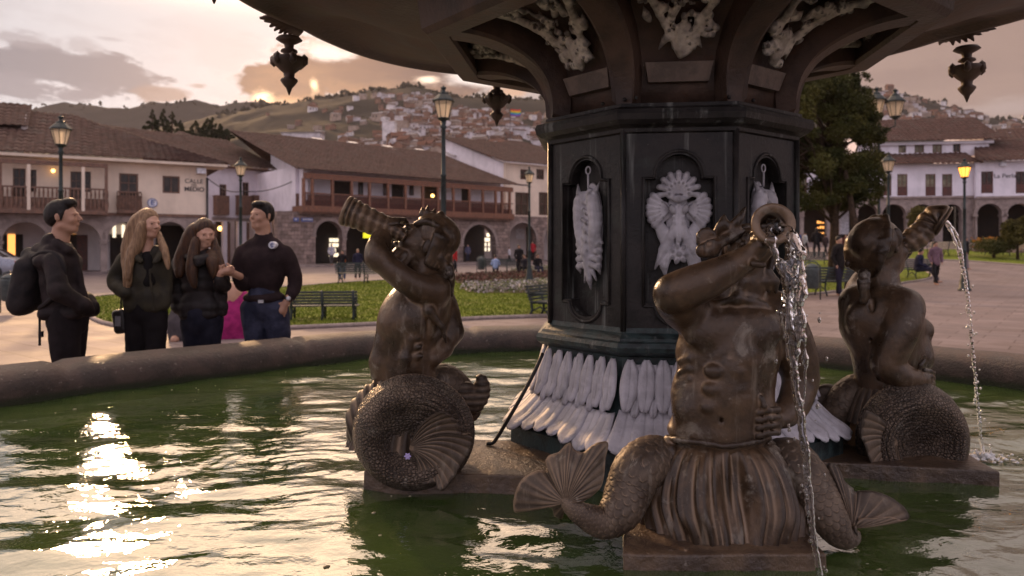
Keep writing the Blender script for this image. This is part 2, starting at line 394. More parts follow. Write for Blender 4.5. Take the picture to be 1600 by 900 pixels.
# ---- water
def water_mat():
    m = bpy.data.materials.new('pool_water'); m.use_nodes = True; t = m.node_tree; N = NT(t); b = t.nodes['Principled BSDF']
    tc = t.nodes.new('ShaderNodeTexCoord'); co = tc.outputs['Object']
    n = N.noise(co, 1.3, 5, .6, .5); col = N.mix(N.rng(n, .35, .65), (.030, .052, .012), (.056, .086, .020))
    n2 = N.noise(co, 3.4, 5, .65, .6); col = N.mix(N.m('MULTIPLY', N.rng(n2, .56, .72), .6), col, (.075, .090, .022))
    sp = N.voro(co, 26); col = N.mix(N.rng(sp, .055, .03), col, (.20, .16, .05))
    N.put(b.inputs['Base Color'], col); b.inputs['Roughness'].default_value = .035; b.inputs['IOR'].default_value = 2.5
    w = N.v('MULTIPLY', co, (1, 1.5, 1)); h = N.m('ADD', N.noise(w, 16, 3, .5, .4), N.m('MULTIPLY', N.noise(w, 45, 2, .5), .22))
    bp = t.nodes.new('ShaderNodeBump'); bp.inputs['Strength'].default_value = .22; bp.inputs['Distance'].default_value = .012
    N.put(bp.inputs['Height'], h); t.links.new(bp.outputs[0], b.inputs['Normal']); return m
def wave(x, y):
    p = np.stack([x, y*1.35, np.zeros_like(x)], -1)
    wx = x+.10*fbm(p*1.7, 2); wy = y+.10*fbm(p*1.7+11, 2)
    z = .0115*vnoise(np.stack([wx*2.6+wy*1.2, wy*5.2-wx*.6, wx*0+3], -1)) + .0054*vnoise(np.stack([wx*5.2-wy*2, wy*10+wx, wx*0+8], -1))+.0017*vnoise(np.stack([wx*14, wy*24, wx*0+5], -1))
    for cx, cy, A, L, dec in ((1.85, 2.86, .0034, .07, .28), (-.765, 2.75, .0030, .060, .35), (.74, 1.74, .0040, .08, .45), (-.2, 3.5, .0010, .07, .8)):
        r = np.hypot(x-cx, y-cy)+.02*vnoise(p*3.1); z = z+A*(.6+.7*vnoise(p*4.7+2))*np.cos(2*math.pi*(r+.012*vnoise(p*9))/L)*np.exp(-r/dec)*np.minimum(1, r/.05)
    k = np.clip((y-2.2)/1.6, 0, 1); z = z*(1-.50*k*k*(3-2*k)*np.clip((1.2-x)/1.5, 0, 1))
    return z
def build_water():
    xs = np.concatenate([np.arange(-3.6, -2.2, .03), np.arange(-2.2, 2.6, .016), np.arange(2.6, 4.2, .03)]); ys = np.concatenate([np.arange(-.5, 1.2, .05), np.arange(1.2, 3.6, .014), np.arange(3.6, 6.3, .022)])
    X, Y = np.meshgrid(xs, ys); Z = WZ+wave(X, Y); v = np.stack([X, Y, Z], -1).reshape(-1, 3); nx = len(xs)
    i, j = np.meshgrid(np.arange(nx-1), np.arange(len(ys)-1)); a = (j*nx+i).ravel(); f = np.stack([a, a+1, a+nx+1, a+nx], 1)
    # keep only cells inside the rim wall
    c = v[f].mean(1)[:, :2]; poly = spline(RIM+[RIM[0]], 130)[:-1]; ctr = np.array([CX, 3.0]); poly = ctr+(poly-ctr)*1.035
    ins = np.zeros(len(c), bool); px, py = poly[:, 0], poly[:, 1]; k = len(poly)-1
    for q in range(len(poly)):
        cond = ((py[q] > c[:, 1]) != (py[k] > c[:, 1])); xi = (px[k]-px[q])*(c[:, 1]-py[q])/(py[k]-py[q]+1e-12)+px[q]; ins ^= cond & (c[:, 0] < xi); k = q
    o = nobj('water', v, f[ins], water_mat()); tag(o, kind='structure')
build_water()
def litter():
    rg = random.Random(6); bm = bmesh.new()
    for i in range(210):
        x, y = rg.uniform(-2.3, 2.9), rg.uniform(1.3, 5.0)
        if math.hypot(x-.64, y-3.05) < .8: continue
        s = rg.uniform(.002, .006)*(1 if rg.random() < .9 else 2.2); z = WZ+float(wave(np.array([x]), np.array([y]))[0])+.001
        bmesh.ops.create_icosphere(bm, subdivisions=1, radius=1, matrix=Matrix.Translation((x, y, z)) @ Matrix.Rotation(rg.random()*3, 4, 'Z') @ Matrix.Diagonal((s, s*rg.uniform(.4, 1), s*.35, 1)))
    tag(bobj('floating_litter', bm, pmat('dry_leaf_bits', (.42, .36, .26), (.16, .12, .06), 5, .7, 0, 0)), 'tiny specks of foam and leaf bits floating on the green pool', 'litter', kind='stuff')
litter()
# ---- pedestal, base with leaf collars, upper bowl
FO = thing('fountain', 'dark octagonal cast iron fountain column with white reliefs carrying a huge bowl', 'fountain', (CX, CY, WZ))
def face_frame(k, rot=-29):
    a = R(rot+22.5+45*k); n = Vector((math.sin(a), -math.cos(a), 0)); u = Vector((math.cos(a), math.sin(a), 0)); return n, u
RC = .505; AP = RC*math.cos(R(22.5))
def build_column():
    # shaft: each face is a frame around a recessed, arch-topped panel
    bm = bmesh.new(); z0, z1 = 1.085, 1.80; hw = AP*math.tan(R(22.5))
    for k in range(8):
        n, u = face_frame(k)
        def pt(x, z, d=0.0): return Vector((CX, CY, 0))+n*(AP-d)+u*x+Vector((0, 0, z))
        pw, zb, zt = .118, 1.15, 1.62                      # half width of the panel, its bottom, spring of the shoulders
        # outline of the recess: square shoulders, then a round arch on top and a small round dip at the foot
        out = []
        ar = .078
        out += [(-pw, zb+.03), (-pw, zt)]; out += [(-ar, zt)]
        for q in range(1, 12): a = math.pi-math.pi*q/12; out.append((ar*math.cos(a), zt+.008+ar*math.sin(a)))
        out += [(ar, zt), (pw, zt), (pw, zb+.03), (ar, zb+.03)]
        for q in range(1, 8): a = -math.pi*q/8; out.append((ar*math.cos(a), zb+.03+.062*math.sin(a)))
        out += [(-ar, zb+.03)]
        outer = [(-hw, z0), (-hw, z1), (hw, z1), (hw, z0)]
        ctr = (0, 1.38)
        # connect every recess vertex radially to the outer rectangle
        def proj(p):
            dx, dz = p[0]-ctr[0], p[1]-ctr[1]; s = 1e9
            if abs(dx) > 1e-9: s = min(s, hw/abs(dx))
            if dz > 0: s = min(s, (z1-ctr[1])/dz)
            if dz < 0: s = min(s, (z0-ctr[1])/dz)
            return (ctr[0]+dx*s, ctr[1]+dz*s)
        pr = [proj(p) for p in out]; m = len(out)
        for i in range(m):
            a, b = out[i], out[(i+1) % m]; A, B = pr[i], pr[(i+1) % m]; pts = [a, A]
            for c in outer:
                if (abs(A[0]-c[0]) < 1e-6 or abs(A[1]-c[1]) < 1e-6) and (abs(B[0]-c[0]) < 1e-6 or abs(B[1]-c[1]) < 1e-6) and not (abs(A[0]-B[0]) < 1e-6 or abs(A[1]-B[1]) < 1e-6): pts.append(c)
            pts += [B, b]
            try: bm.faces.new([bm.verts.new(pt(*p)) for p in pts])
            except ValueError: pass
            bm.faces.new([bm.verts.new(p) for p in (pt(*a), pt(*b), pt(*b, .045), pt(*a, .045))])
        bm.faces.new([bm.verts.new(pt(*p, .045)) for p in out])
    bmesh.ops.remove_doubles(bm, verts=bm.verts, dist=1e-5)
    bmesh.ops.triangulate(bm, faces=[f for f in bm.faces if len(f.verts) > 4])
    bobj('column', bm, IRON, FO)
    # raised bead round each recess
    for k in (6, 7, 0, 1, 2):
        n, u = face_frame(k); bm = bmesh.new(); pw, zb, zt, ar = .124, 1.15, 1.62, .086
        path = [(-pw, zb+.02), (-pw, zt+.006), (-ar, zt+.006)]+[(ar*math.cos(math.pi-math.pi*q/12), zt+.012+ar*math.sin(math.pi-math.pi*q/12)) for q in range(1, 12)]+[(ar, zt+.006), (pw, zt+.006), (pw, zb+.02), (ar, zb+.02)]+[(ar*math.cos(-math.pi*q/10), zb+.02+.070*math.sin(-math.pi*q/10)) for q in range(1, 10)]+[(-ar, zb+.02), (-pw, zb+.02)]
        tube(bm, [Vector((CX, CY, 0))+n*(AP+.001)+u*x+Vector((0, 0, z)) for x, z in path], .0065, 6); bobj('panel_moulding', bm, IRON, FO, True)
    for p, q in zip(octa(RC+.003, 1.08), octa(RC+.003, 1.80)):
        bm = bmesh.new(); tube(bm, [p, q], .011, 8); bobj('corner_strip', bm, IRON, FO, True)
    bm = bmesh.new(); loft_octa(bm, [(.50, 1.778), (.518, 1.785), (.520, 1.797), (.530, 1.803), (.548, 1.808), (.566, 1.822), (.572, 1.842), (.566, 1.858), (.540, 1.866), (.528, 1.872), (.526, 1.884), (.46, 1.888)]); bobj('cornice', bm, IRON, FO)
    bm = bmesh.new(); loft_octa(bm, [(.50, .985), (.545, 1.00), (.562, 1.012), (.568, 1.028), (.560, 1.043), (.545, 1.049), (.540, 1.058), (.530, 1.066), (.512, 1.075), (.507, 1.092), (.49, 1.095)]); bobj('base_moulding', bm, TEAL, FO)
    bm = bmesh.new(); prof = [(.515, .99), (.518, .93), (.530, .86), (.545, .80), (.590, .745), (.630, .715), (.66, .70), (.685, .692), (.67, .69), (.67, .56), (.66, .40)]
    loft_octa(bm, prof); bobj('plinth', bm, TEAL, FO)
    # leaves: two tiers per face
    for k in (6, 7, 0, 1, 2, 3, 5):
        n, u = face_frame(k); Rr = Vector((CX, CY, 0))
        for tier in (0, 1):
            vs = []; fs = []
            cnt = 7; 
            for i in range(cnt):
                s = (i+.5)/cnt*2-1
                for lay in ((0, 1) if tier == 0 else (0,)):
                    ss = s+(1/cnt if lay else 0)
                    if abs(ss) > 1-.2/cnt: continue
                    nu_, nv_ = 6, 14; base = len(vs)
                    for a in range(nv_+1):
                        t = a/nv_
                        if tier == 0: z = .982-.170*t-(.018 if lay else 0); r0 = np.interp(z, [.80, .86, .93, .99], [.585, .545, .525, .52])
                        else: z = .812-.115*t-.012*math.sin(i*5.3+k); r0 = np.interp(z, [.69, .715, .745, .80, .86], [.675, .66, .615, .56, .52])
                        ap = r0*math.cos(R(22.5)); full = ap*math.tan(R(22.5)); w = full/cnt*(1.12 if tier == 0 else 1.22)
                        shape = (.60 if lay else .92)*(math.sin(math.pi*min(1, max(0, t*.96+.02)))**.72) if tier == 0 else (.75+.35*t)*(1 if t < .75 else math.sqrt(max(0, 1-((t-.75)/.25)**2))*.9+.1)
                        for b in range(nu_+1):
                            q = b/nu_*2-1
                            bul = .011*(1-q*q)+(.007 if lay == 0 else -.006)+(.016*t**2.5 if tier else .012*math.sin(math.pi*t))
                            bul -= .007*math.exp(-(q/.13)**2)
                            bul += .004*math.sin(i*3.1+k)
                            slant = (.15*w*t if tier else 0)
                            p = Rr+n*(ap+bul)+u*(ss*full+q*w*shape+slant*(.3+.5*math.sin(i*1.7)))+Vector((0, 0, z-(.006*(1-q*q) if tier else 0)))
                            vs.append(p)
                    for a in range(nv_):
                        for b in range(nu_): o = base+a*(nu_+1)+b; fs.append((o, o+1, o+nu_+2, o+nu_+1))
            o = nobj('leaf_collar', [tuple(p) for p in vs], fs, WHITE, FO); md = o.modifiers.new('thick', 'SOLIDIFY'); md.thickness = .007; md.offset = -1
    # bolts
    for k, x, z in ((7, -.17, 1.895), (7, .1, 1.9), (0, -.19, 1.90), (0, -.15, 1.905), (0, .17, 1.90), (1, -.1, 1.90)):
        n, u = face_frame(k); bm = bmesh.new(); c = Vector((CX, CY, z))+n*(.475)+u*x; bmesh.ops.create_icosphere(bm, subdivisions=2, radius=.0075, matrix=Matrix.Translation(c)); bobj('bolt', bm, IRON, FO, True)
build_column()
# ---- white relief ornaments in the panels (implicit sculpting in panel coordinates x, depth, z)
def to_face(v, k, zc, off=-.038):
    n, u = face_frame(k); v = np.asarray(v); return np.array([CX, CY, 0])+np.outer(v[:, 1]*-1+AP+off, np.array(n))+np.outer(v[:, 0], np.array(u))+np.outer(v[:, 2]+zc, np.array([0, 0, 1]))
def shell(B, cx, cz, r, a0, a1, n, y=-.02):
    for i in range(n):
        a = R(a0+(a1-a0)*i/(n-1)); B.line([(cx, y+.008, cz), (cx+r*.5*math.cos(a), y-.010, cz+r*.5*math.sin(a)), (cx+r*math.cos(a), y-.002, cz+r*math.sin(a))], [.005, .0080, .0125*r/.08], .0015)
def shell_relief(k):
    B = Blob(); B.ell((0, .002, 0), (.042, .008, .14), k=.005); B.ell((0, -.006, .138), (.062, .010, .048), k=.002); B.ell((-.062, -.005, .046), (.042, .010, .040), k=.002); B.ell((.062, -.005, .046), (.042, .010, .040), k=.002)
    shell(B, 0, .112, .070, -8, 188, 9); shell(B, -.030, .052, .078, 140, 226, 6, -.016); shell(B, .030, .052, .078, -46, 40, 6, -.016)
    B.line([(-.035, -.022, .098), (0, -.034, .086), (.035, -.022, .098)], [.008, .012, .008], .006)
    for s in (-1, 1):
        B.ell((s*.045, -.012, -.045), (.026, .014, .062), (0, s*.45, 0), .008); B.line([(s*.012, -.02, .06), (s*.016, -.026, 0), (s*.032, -.024, -.05)], [.006, .009, .012], .006)
        B.line([(s*.012, -.02, -.02), (s*.052, -.02, -.09), (s*.082, -.012, -.16)], [.012, .017, .004], .008)
        B.line([(s*.03, -.018, -.10), (s*.05, -.018, -.15), (s*.045, -.01, -.185)], [.014, .014, .004], .006)
        B.ell((s*.022, -.03, .052), (.011, .010, .02), (0, s*.4, 0), .004)
    for i in range(7): a = R(i*51); B.ell((.022*math.cos(a), -.026, -.105+.022*math.sin(a)), (.017, .012, .010), (0, -a, 0), .003)
    B.ell((0, -.034, -.105), (.013, .010, .011), k=.003); B.line([(0, -.02, .07), (0, -.024, -.06)], [.008, .010], .006)
    v, q = B.mesh(.0032, lambda v, n: .0004*fbm(v*60, 2)); nobj('relief', to_face(v, k, 1.46), q[:, ::-1], WHITE, FO)
def fish_relief(k):
    B = Blob(); B.ell((0, 0, 0), (.055, .012, .17), k=.01); B.ell((0, -.014, .0), (.030, .022, .15), k=.008)
    for s in (-1, 1):
        B.line([(s*.008, -.018, .12), (s*.032, -.028, .10), (s*.042, -.026, .02), (s*.030, -.024, -.06), (s*.02, -.016, -.12)], [.014, .026, .024, .020, .008], .008, 12)
        B.ell((s*.03, -.046, .118), (.010, .008, .010), k=.004); B.line([(s*.045, -.03, .13), (s*.058, -.02, .165)], [.010, .003], .006)
        for j in range(5): z = -.03-.028*j; B.line([(s*.02, -.026, z), (s*.052, -.022, z-.008), (s*.068-s*.004*j, -.010, z-.035)], [.012, .012, .003], .004)
        for j in range(3): z = .09-.03*j; B.line([(s*.04, -.024, z), (s*.064, -.014, z-.02)], [.012, .004], .004)
    for j in range(6): B.line([(-.014+.006*(j % 2), -.04, .10-.035*j), (.012, -.042, .085-.035*j)], [.007, .009], .003)
    B.line([(0, -.03, .0), (0, -.034, -.1), (0, -.016, -.2), (0, -.008, -.235)], [.014, .018, .010, .004], .008)
    B.line([(-.01, -.018, -.15), (-.03, -.012, -.21)], [.012, .004], .005); B.line([(.01, -.018, -.15), (.032, -.012, -.20)], [.012, .004], .005)
    v, q = B.mesh(.0034, lambda v, n: .0005*fbm(v*70, 2)); o = nobj('relief', to_face(v, k, 1.455), q[:, ::-1], WHITE, FO)
    n, u = face_frame(k); bm = bmesh.new(); c = Vector((CX, CY, 0))+n*(AP-.015)
    tube(bm, [c+Vector((0, 0, 1.60)), c+Vector((0, 0, 1.655))], .004, 6)
    tube(bm, [c+u*(.012*math.cos(a))+Vector((0, 0, 1.668+.014*math.sin(a))) for a in np.linspace(0, 6.28, 14)], .003, 6); bobj('hook', bm, WHITE, FO, True)
shell_relief(0); fish_relief(7); fish_relief(1); shell_relief(2)
# ---- the huge bowl overhead
BROT = -29
def build_bowl():
    def wav(a, r):        # scalloped outline of the bowl: corners at the pendants
        return 1+.035*math.cos(8*(a-R(22+BROT*0)))*max(0, (r-1.0))
    bm = bmesh.new(); seg = 192
    prof = [(.44, 1.885), (.45, 1.97), (.475, 2.06), (.53, 2.15), (.63, 2.23), (.78, 2.285), (.90, 2.305), (1.00, 2.315), (1.12, 2.345), (1.25, 2.395), (1.38, 2.450), (1.5, 2.488), (1.62, 2.500), (1.70, 2.488), (1.74, 2.462), (1.77, 2.458), (1.80, 2.468), (1.83, 2.49), (1.86, 2.53), (1.88, 2.60), (1.88, 2.66), (1.80, 2.68), (1.2, 2.70), (.3, 2.70)]
    rings = []
    for r, z in prof:
        ring = []
        for k in range(seg):
            ph = 2*math.pi*k/seg
            # octagonal near the column, blending to round, then scalloped with lobes between the pendants
            a = (ph-R(-90-29)) % (math.pi/4)-math.pi/8; oc = math.cos(R(22.5))/math.cos(a); w = max(0, 1-max(0, r-.5)/.55)
            rr = r*(oc*w+(1-w)*1.0)
            lob = abs(math.sin(4*(ph-R(25)))); sw = min(1, max(0, (r-.95)/.5))
            rr *= 1+.035*sw*lob; zz = z-.045*math.sin(math.pi*min(1, max(0, (r-1.0)/.8)))*lob*1.3
            ring.append(bm.verts.new((CX+rr*math.cos(ph), CY+rr*math.sin(ph), zz)))
        rings.append(ring)
    for a, b in zip(rings, rings[1:]):
        for k in range(seg): bm.faces.new((a[k], a[(k+1) % seg], b[(k+1) % seg], b[k]))
    bm.faces.new(rings[0][::-1]); bm.faces.new(rings[-1])
    bobj('bowl', bm, IRON2, FO, True)
    # curved brackets at the eight corners, framing the reliefs
    for k in range(8):
        a = R(-90-29+45*k); d = Vector((math.cos(a), math.sin(a), 0)); s = Vector((-math.sin(a), math.cos(a), 0)); bm = bmesh.new()
        low = spline([(.50, 1.885), (.505, 1.95), (.53, 2.02), (.59, 2.09), (.69, 2.145), (.80, 2.175), (.92, 2.185)], 22)
        up = spline([(.44, 1.885), (.44, 1.99), (.47, 2.09), (.55, 2.2), (.68, 2.29), (.80, 2.33), (.95, 2.34)], 22)
        rows = []
        for (r1, z1), (r2, z2), t in zip(low, up, np.linspace(0, 1, 22)):
            w = .040+.030*t; c = Vector((CX, CY, 0))
            rows.append([bm.verts.new(c+d*r+s*q+Vector((0, 0, z))) for r, z, q in ((r2, z2, -w), (r1+.012, z1+.016, -w), (r1, z1, -w+.012), (r1, z1, w-.012), (r1+.012, z1+.016, w), (r2, z2, w))])
        for A, B_ in zip(rows, rows[1:]):
            for j in range(6): bm.faces.new((A[j], A[(j+1) % 6], B_[(j+1) % 6], B_[j]))
        bm.faces.new(rows[0]); bm.faces.new(rows[-1][::-1]); bobj('bracket', bm, IRON2, FO)
    # box frame ring closing the brackets
    bm = bmesh.new(); loft_octa(bm, [(.93, 2.31), (.905, 2.195), (.915, 2.178), (1.0, 2.180), (1.02, 2.20), (1.04, 2.34)], cap=False); bobj('bowl_ring', bm, IRON2, FO)
    # flat block below every relief
    for k in (6, 7, 0, 1, 2):
        n, u = face_frame(k); bm = bmesh.new(); c = Vector((CX, CY, 0))
        vs = []
        for dz, dr, w in ((1.965, .0, .105), (2.03, .022, .118)):
            for q, e in ((-1, 0), (1, 0), (1, -.07), (-1, -.07)): vs.append(bm.verts.new(c+n*(.450+dr+e)+u*(q*w)+Vector((0, 0, dz))))
        for f in ((0, 1, 2, 3), (4, 5, 6, 7), (0, 1, 5, 4), (1, 2, 6, 5), (2, 3, 7, 6), (3, 0, 4, 7)): bm.faces.new([vs[i] for i in f])
        bobj('plaque', bm, pmat('worn_plaque', (.16, .115, .09), (.09, .065, .05), 14, .6, 0, .4, 60), FO)
    # flower reliefs on the coved panels
    for k in (5, 6, 7, 0, 1, 2):
        n, u = face_frame(k); rg = random.Random(k); B = Blob()
        # panel coordinates: x along, z up along the curved surface 0..1
        cur = spline([(.470, 2.05), (.50, 2.11), (.56, 2.18), (.66, 2.235), (.78, 2.27), (.88, 2.285)], 40)
        def sp(x, t, off): i = min(39, max(0, t*39)); i0 = int(i); r_, z_ = cur[i0]; j = min(i0+1, 39); tx, tz = cur[j]-cur[max(0, j-2)]; L = math.hypot(tx, tz); return Vector((CX, CY, 0))+n*(r_+tz/L*off)+u*x+Vector((0, 0, z_-tx/L*off))
        for j in range(11):
            t = .08+.84*j/10; w = .04+.17*t
            for m_ in range(3+int(7*t)):
                x = rg.uniform(-w, w); tt = t+rg.uniform(-.05, .05); c = sp(x, tt, .012+rg.random()*.014); r_ = rg.uniform(.012, .024)
                if rg.random() < .45:
                    for q in range(5): a = q*1.257+rg.random(); B.ell(sp(x+r_*math.cos(a), tt+r_*math.sin(a)*2.0, .022), (r_*.62, r_*.42, r_*.55), (rg.random()*3, rg.random()*3, rg.random()*3), .003)
                    B.ell(sp(x, tt, .034), (.007, .007, .007), k=.003)
                else:
                    a = rg.uniform(0, 6.28); e = sp(x+.045*math.cos(a), tt+.10*math.sin(a), .012); B.line([c, (c+e)/2+Vector((0, 0, -.008)), e], [r_*.5, r_*.65, .003], .004)
        for s in (-1, 1):
            B.line([sp(0, .05, .01), sp(s*.06, .35, .02), sp(s*.13, .62, .02), sp(s*.20, .80, .02), sp(s*.22, .9, .02)], [.008, .012, .014, .012, .018], .006, 14)
            B.line([sp(0, .25, .01), sp(s*.05, .22, .02), sp(s*.075, .10, .014)], [.015, .014, .003], .004)
        B.line([sp(0, .3, .02), sp(0, .1, .02), sp(0, -.02, .016)], [.02, .018, .008], .006)
        v, q = B.mesh(.0055, lambda v, n_: .002*fbm(v*50, 3)); nobj('flower_relief', v, q[:, ::-1], RELF, FO)
    # pendants
    prof = [(.034, .0), (.042, -.012), (.030, -.022), (.016, -.032), (.014, -.050), (.026, -.058), (.027, -.066), (.016, -.073), (.018, -.083), (.052, -.092), (.056, -.100), (.049, -.118), (.040, -.132), (.030, -.146), (.018, -.160), (.0165, -.178), (.027, -.188), (.0275, -.195), (.018, -.214), (.010, -.226), (.007, -.238), (.0015, -.258)]
    for i, ph in enumerate((25, 70, 115, 160, 205, 250, 295, 340)):
        rr = {25: 1.93, 160: 1.87}.get(ph, 1.74); bm = bmesh.new(); c = (CX+rr*math.cos(R(ph)), CY+rr*math.sin(R(ph))); zt = 2.435+.0
        lathe(bm, [(r*1.55, z*1.13) for r, z in prof], c[0], c[1], 20, zt)
        for q in range(6): a = q*1.047; bmesh.ops.create_icosphere(bm, subdivisions=1, radius=.022, matrix=Matrix.Translation((c[0]+.076*math.cos(a), c[1]+.076*math.sin(a), zt-.118)) @ Matrix.Diagonal((1, 1, 1.5, 1)))
        bobj('pendant', bm, IRON2, FO, True)
    # ragged leafy edge ornament under the rim at the pendants
    for ph in (25, 160, 115, 205, 70):
        rg = random.Random(ph); B = Blob(); c = Vector((CX+1.88*math.cos(R(ph)), CY+1.88*math.sin(R(ph)), 2.485)); t = Vector((-math.sin(R(ph)), math.cos(R(ph)), 0)); d = Vector((math.cos(R(ph)), math.sin(R(ph)), 0))
        for q in range(9):
            s = (q-4)/4; B.line([c+t*s*.10+Vector((0, 0, .02)), c+t*s*.15+d*.05+Vector((0, 0, -.03+.035*abs(s)+rg.uniform(-.008, .008)))], [.024, .007], .012)
        v, q = B.mesh(.009); nobj('edge_leaf', v, q[:, ::-1], IRON2, FO)
build_bowl()
# cable and plinth stones
bm = bmesh.new(); tube(bm, [tuple(r) for r in spline([P(760, 693, 2.80), P(770, 692, 2.80), P(779, 680, 2.80), P(800, 645, 2.79), P(820, 610, 2.79), P(838, 575, 2.80), P(848, 552, 2.82)], 20)], .0075, 8)
bobj('drain_hose', bm, pmat('black_rubber', (.015, .012, .011), None, 20, .5), None, True); tag(bpy.data.objects['drain_hose'], 'thin dark hose hanging down beside the white leaves at the column foot', 'hose')
def stone(name, label, pts, ztop, zbot=.30):
    bm = bmesh.new(); top = [bm.verts.new((x, y, ztop)) for x, y in pts]; f = bm.faces.new(top)
    r = bmesh.ops.extrude_face_region(bm, geom=[f]); bmesh.ops.translate(bm, verts=[v for v in r['geom'] if isinstance(v, bmesh.types.BMVert)], vec=(0, 0, zbot-ztop))
    bmesh.ops.subdivide_edges(bm, edges=bm.edges, cuts=10, use_grid_fill=True)
    bmesh.ops.recalc_face_normals(bm, faces=bm.faces)
    for v in bm.verts:
        q = np.array(v.co)*7; v.co += Vector((float(fbm(q)), float(fbm(q+5)), float(fbm(q+9))*.5))*.012
    o = bobj(name, bm, PLIN, None, False); md = o.modifiers.new('bev', 'BEVEL'); md.width = .006; md.segments = 2; md.angle_limit = R(50); tag(o, label, 'plinth', 'stone plinths under the statues')
    return o
stone('stone_plinth', 'wet stone slab under the left statue', [(-.50, 2.48), (.15, 2.40), (.25, 2.85), (-.40, 2.92)], .625)
stone('stone_plinth', 'wet stone slab under the big front statue', [(.275, 1.86), (.80, 1.86), (.80, 2.5), (.40, 2.5)], .600)
stone('stone_plinth', 'wet stone slab under the right statue', [(1.10, 2.62), (1.66, 2.50), (1.72, 2.95), (1.1, 3.1)], .615)
# ------------------------------------------------------------------ plaza ground
def gz(x, y):
    x = np.asarray(x, float); y = np.asarray(y, float)
    a = np.clip((x-5-.12*y)/12, 0, 1); a = a*a*(3-2*a); b = np.clip((y-27)/30, 0, 1); b = b*b*(3-2*b)
    far = np.clip((y-150)/200, 0, 1)
    return a*b*1.55*(1-far)
def GP(px, py):
    """point of the ground seen at a photo pixel"""
    tx = (px-800)/F; tz = (HY-py)/F; D = 1.0
    for _ in range(4000):
        if E+tz*D <= float(gz(tx*D, D)): break
        D += .03
    return Vector((tx*D, D, float(gz(tx*D, D))))
def paving(N, co, col, h):
    br = N.n.new('ShaderNodeTexBrick'); rot = N.n.new('ShaderNodeVectorRotate'); rot.inputs['Angle'].default_value = R(38); N.put(rot.inputs['Vector'], co)
    N.l.new(rot.outputs[0], br.inputs['Vector']); br.inputs['Scale'].default_value = 1.0; br.inputs['Mortar Size'].default_value = .012
    br.inputs['Brick Width'].default_value = .85; br.inputs['Row Height'].default_value = .45
    br.inputs['Color1'].default_value = (1, 1, 1, 1); br.inputs['Color2'].default_value = (.78, .76, .75, 1); br.inputs['Mortar'].default_value = (.5, .45, .42, 1)
    return N.mix(1.0, col, br.outputs[0], 'MULTIPLY'), h
PAVE = pmat('stone_paving', (.235, .185, .18), (.17, .132, .128), .9, .72, 0, .35, 30, extra=paving, spec=.3, c3=(.145, .108, .098), s3=.45)
GRASS = pmat('lawn_grass', (.165, .195, .025), (.105, .135, .018), 1.3, .9, 0, .6, 60, c3=(.13, .13, .03), s3=.5, spec=.1, bdist=.04)
def sheet(name, outline, mat, dz, step=1.0, kind='structure'):
    """ground-hugging sheet inside an outline (list of xy)"""
    bm = bmesh.new(); vs = [bm.verts.new((x, y, 0)) for x, y in outline]; bm.faces.new(vs)
    bmesh.ops.triangulate(bm, faces=bm.faces)
    for _ in range(12):
        L = [e for e in bm.edges if e.calc_length() > step*max(1, e.verts[0].co.y/30)]
        if not L: break
        bmesh.ops.subdivide_edges(bm, edges=L, cuts=1); bmesh.ops.triangulate(bm, faces=[f for f in bm.faces if len(f.verts) > 3])
    for v in bm.verts: v.co.z = float(gz(v.co.x, v.co.y))+dz
    o = bobj(name, bm, mat, None, True); return tag(o, kind=kind)
def build_ground():
    xs = np.concatenate([-np.geomspace(1650, 60, 30), np.arange(-55, 56, 1.6), np.geomspace(60, 1650, 30)]); ys = np.concatenate([-np.geomspace(400, 8, 12), np.arange(-6, 62, 1.6), np.geomspace(64, 1400, 40)])
    X, Y = np.meshgrid(xs, ys); Z = gz(X, Y); Z = Z-.45*((np.abs(X-.3) < 2.2) & (np.abs(Y-2.9) < 2.0)); v = np.stack([X, Y, Z], -1).reshape(-1, 3); nx = len(xs)
    i, j = np.meshgrid(np.arange(nx-1), np.arange(len(ys)-1)); a = (j*nx+i).ravel(); f = np.stack([a, a+1, a+nx+1, a+nx], 1)
    tag(nobj('plaza_ground', v, f, PAVE), kind='structure')
build_ground()
def gpl(pts): return [tuple(GP(*p)[:2]) for p in pts]
def lawn(name, pts, label):
    ol = gpl(pts); sm = spline(ol+[ol[0]], 70)[:-1] if len(ol) > 4 else ol
    sheet(name, [tuple(p) for p in sm], GRASS, .03, 1.5)
    # real blades along and over the lawn, denser near the camera
    bm = bmesh.new(); tube(bm, [(p[0], p[1], float(gz(p[0], p[1]))+.03) for p in list(sm)+[sm[0]]], .045, 5, False); o = bobj('lawn_kerb', bm, pmat('kerb_stone', (.33, .26, .23), None, 12, .8), None, True); tag(o, kind='structure')
    return sm
L1 = lawn('lawn', [(120, 470), (146, 500), (200, 513), (275, 521), (400, 517), (600, 508), (740, 500), (845, 496), (960, 490), (1040, 470), (1000, 440), (900, 428), (845, 427), (700, 434), (560, 441), (440, 450), (300, 457), (180, 462)], '')
L2 = lawn('lawn', [(1180, 440), (1215, 463), (1262, 461), (1310, 456), (1403, 444), (1450, 436), (1452, 428), (1420, 419), (1330, 410), (1260, 408), (1200, 418)], '')
L3 = lawn('lawn', [(1392, 405), (1500, 408), (1600, 415), (1720, 424), (1800, 418), (1700, 398), (1560, 391), (1450, 390), (1400, 394)], '')
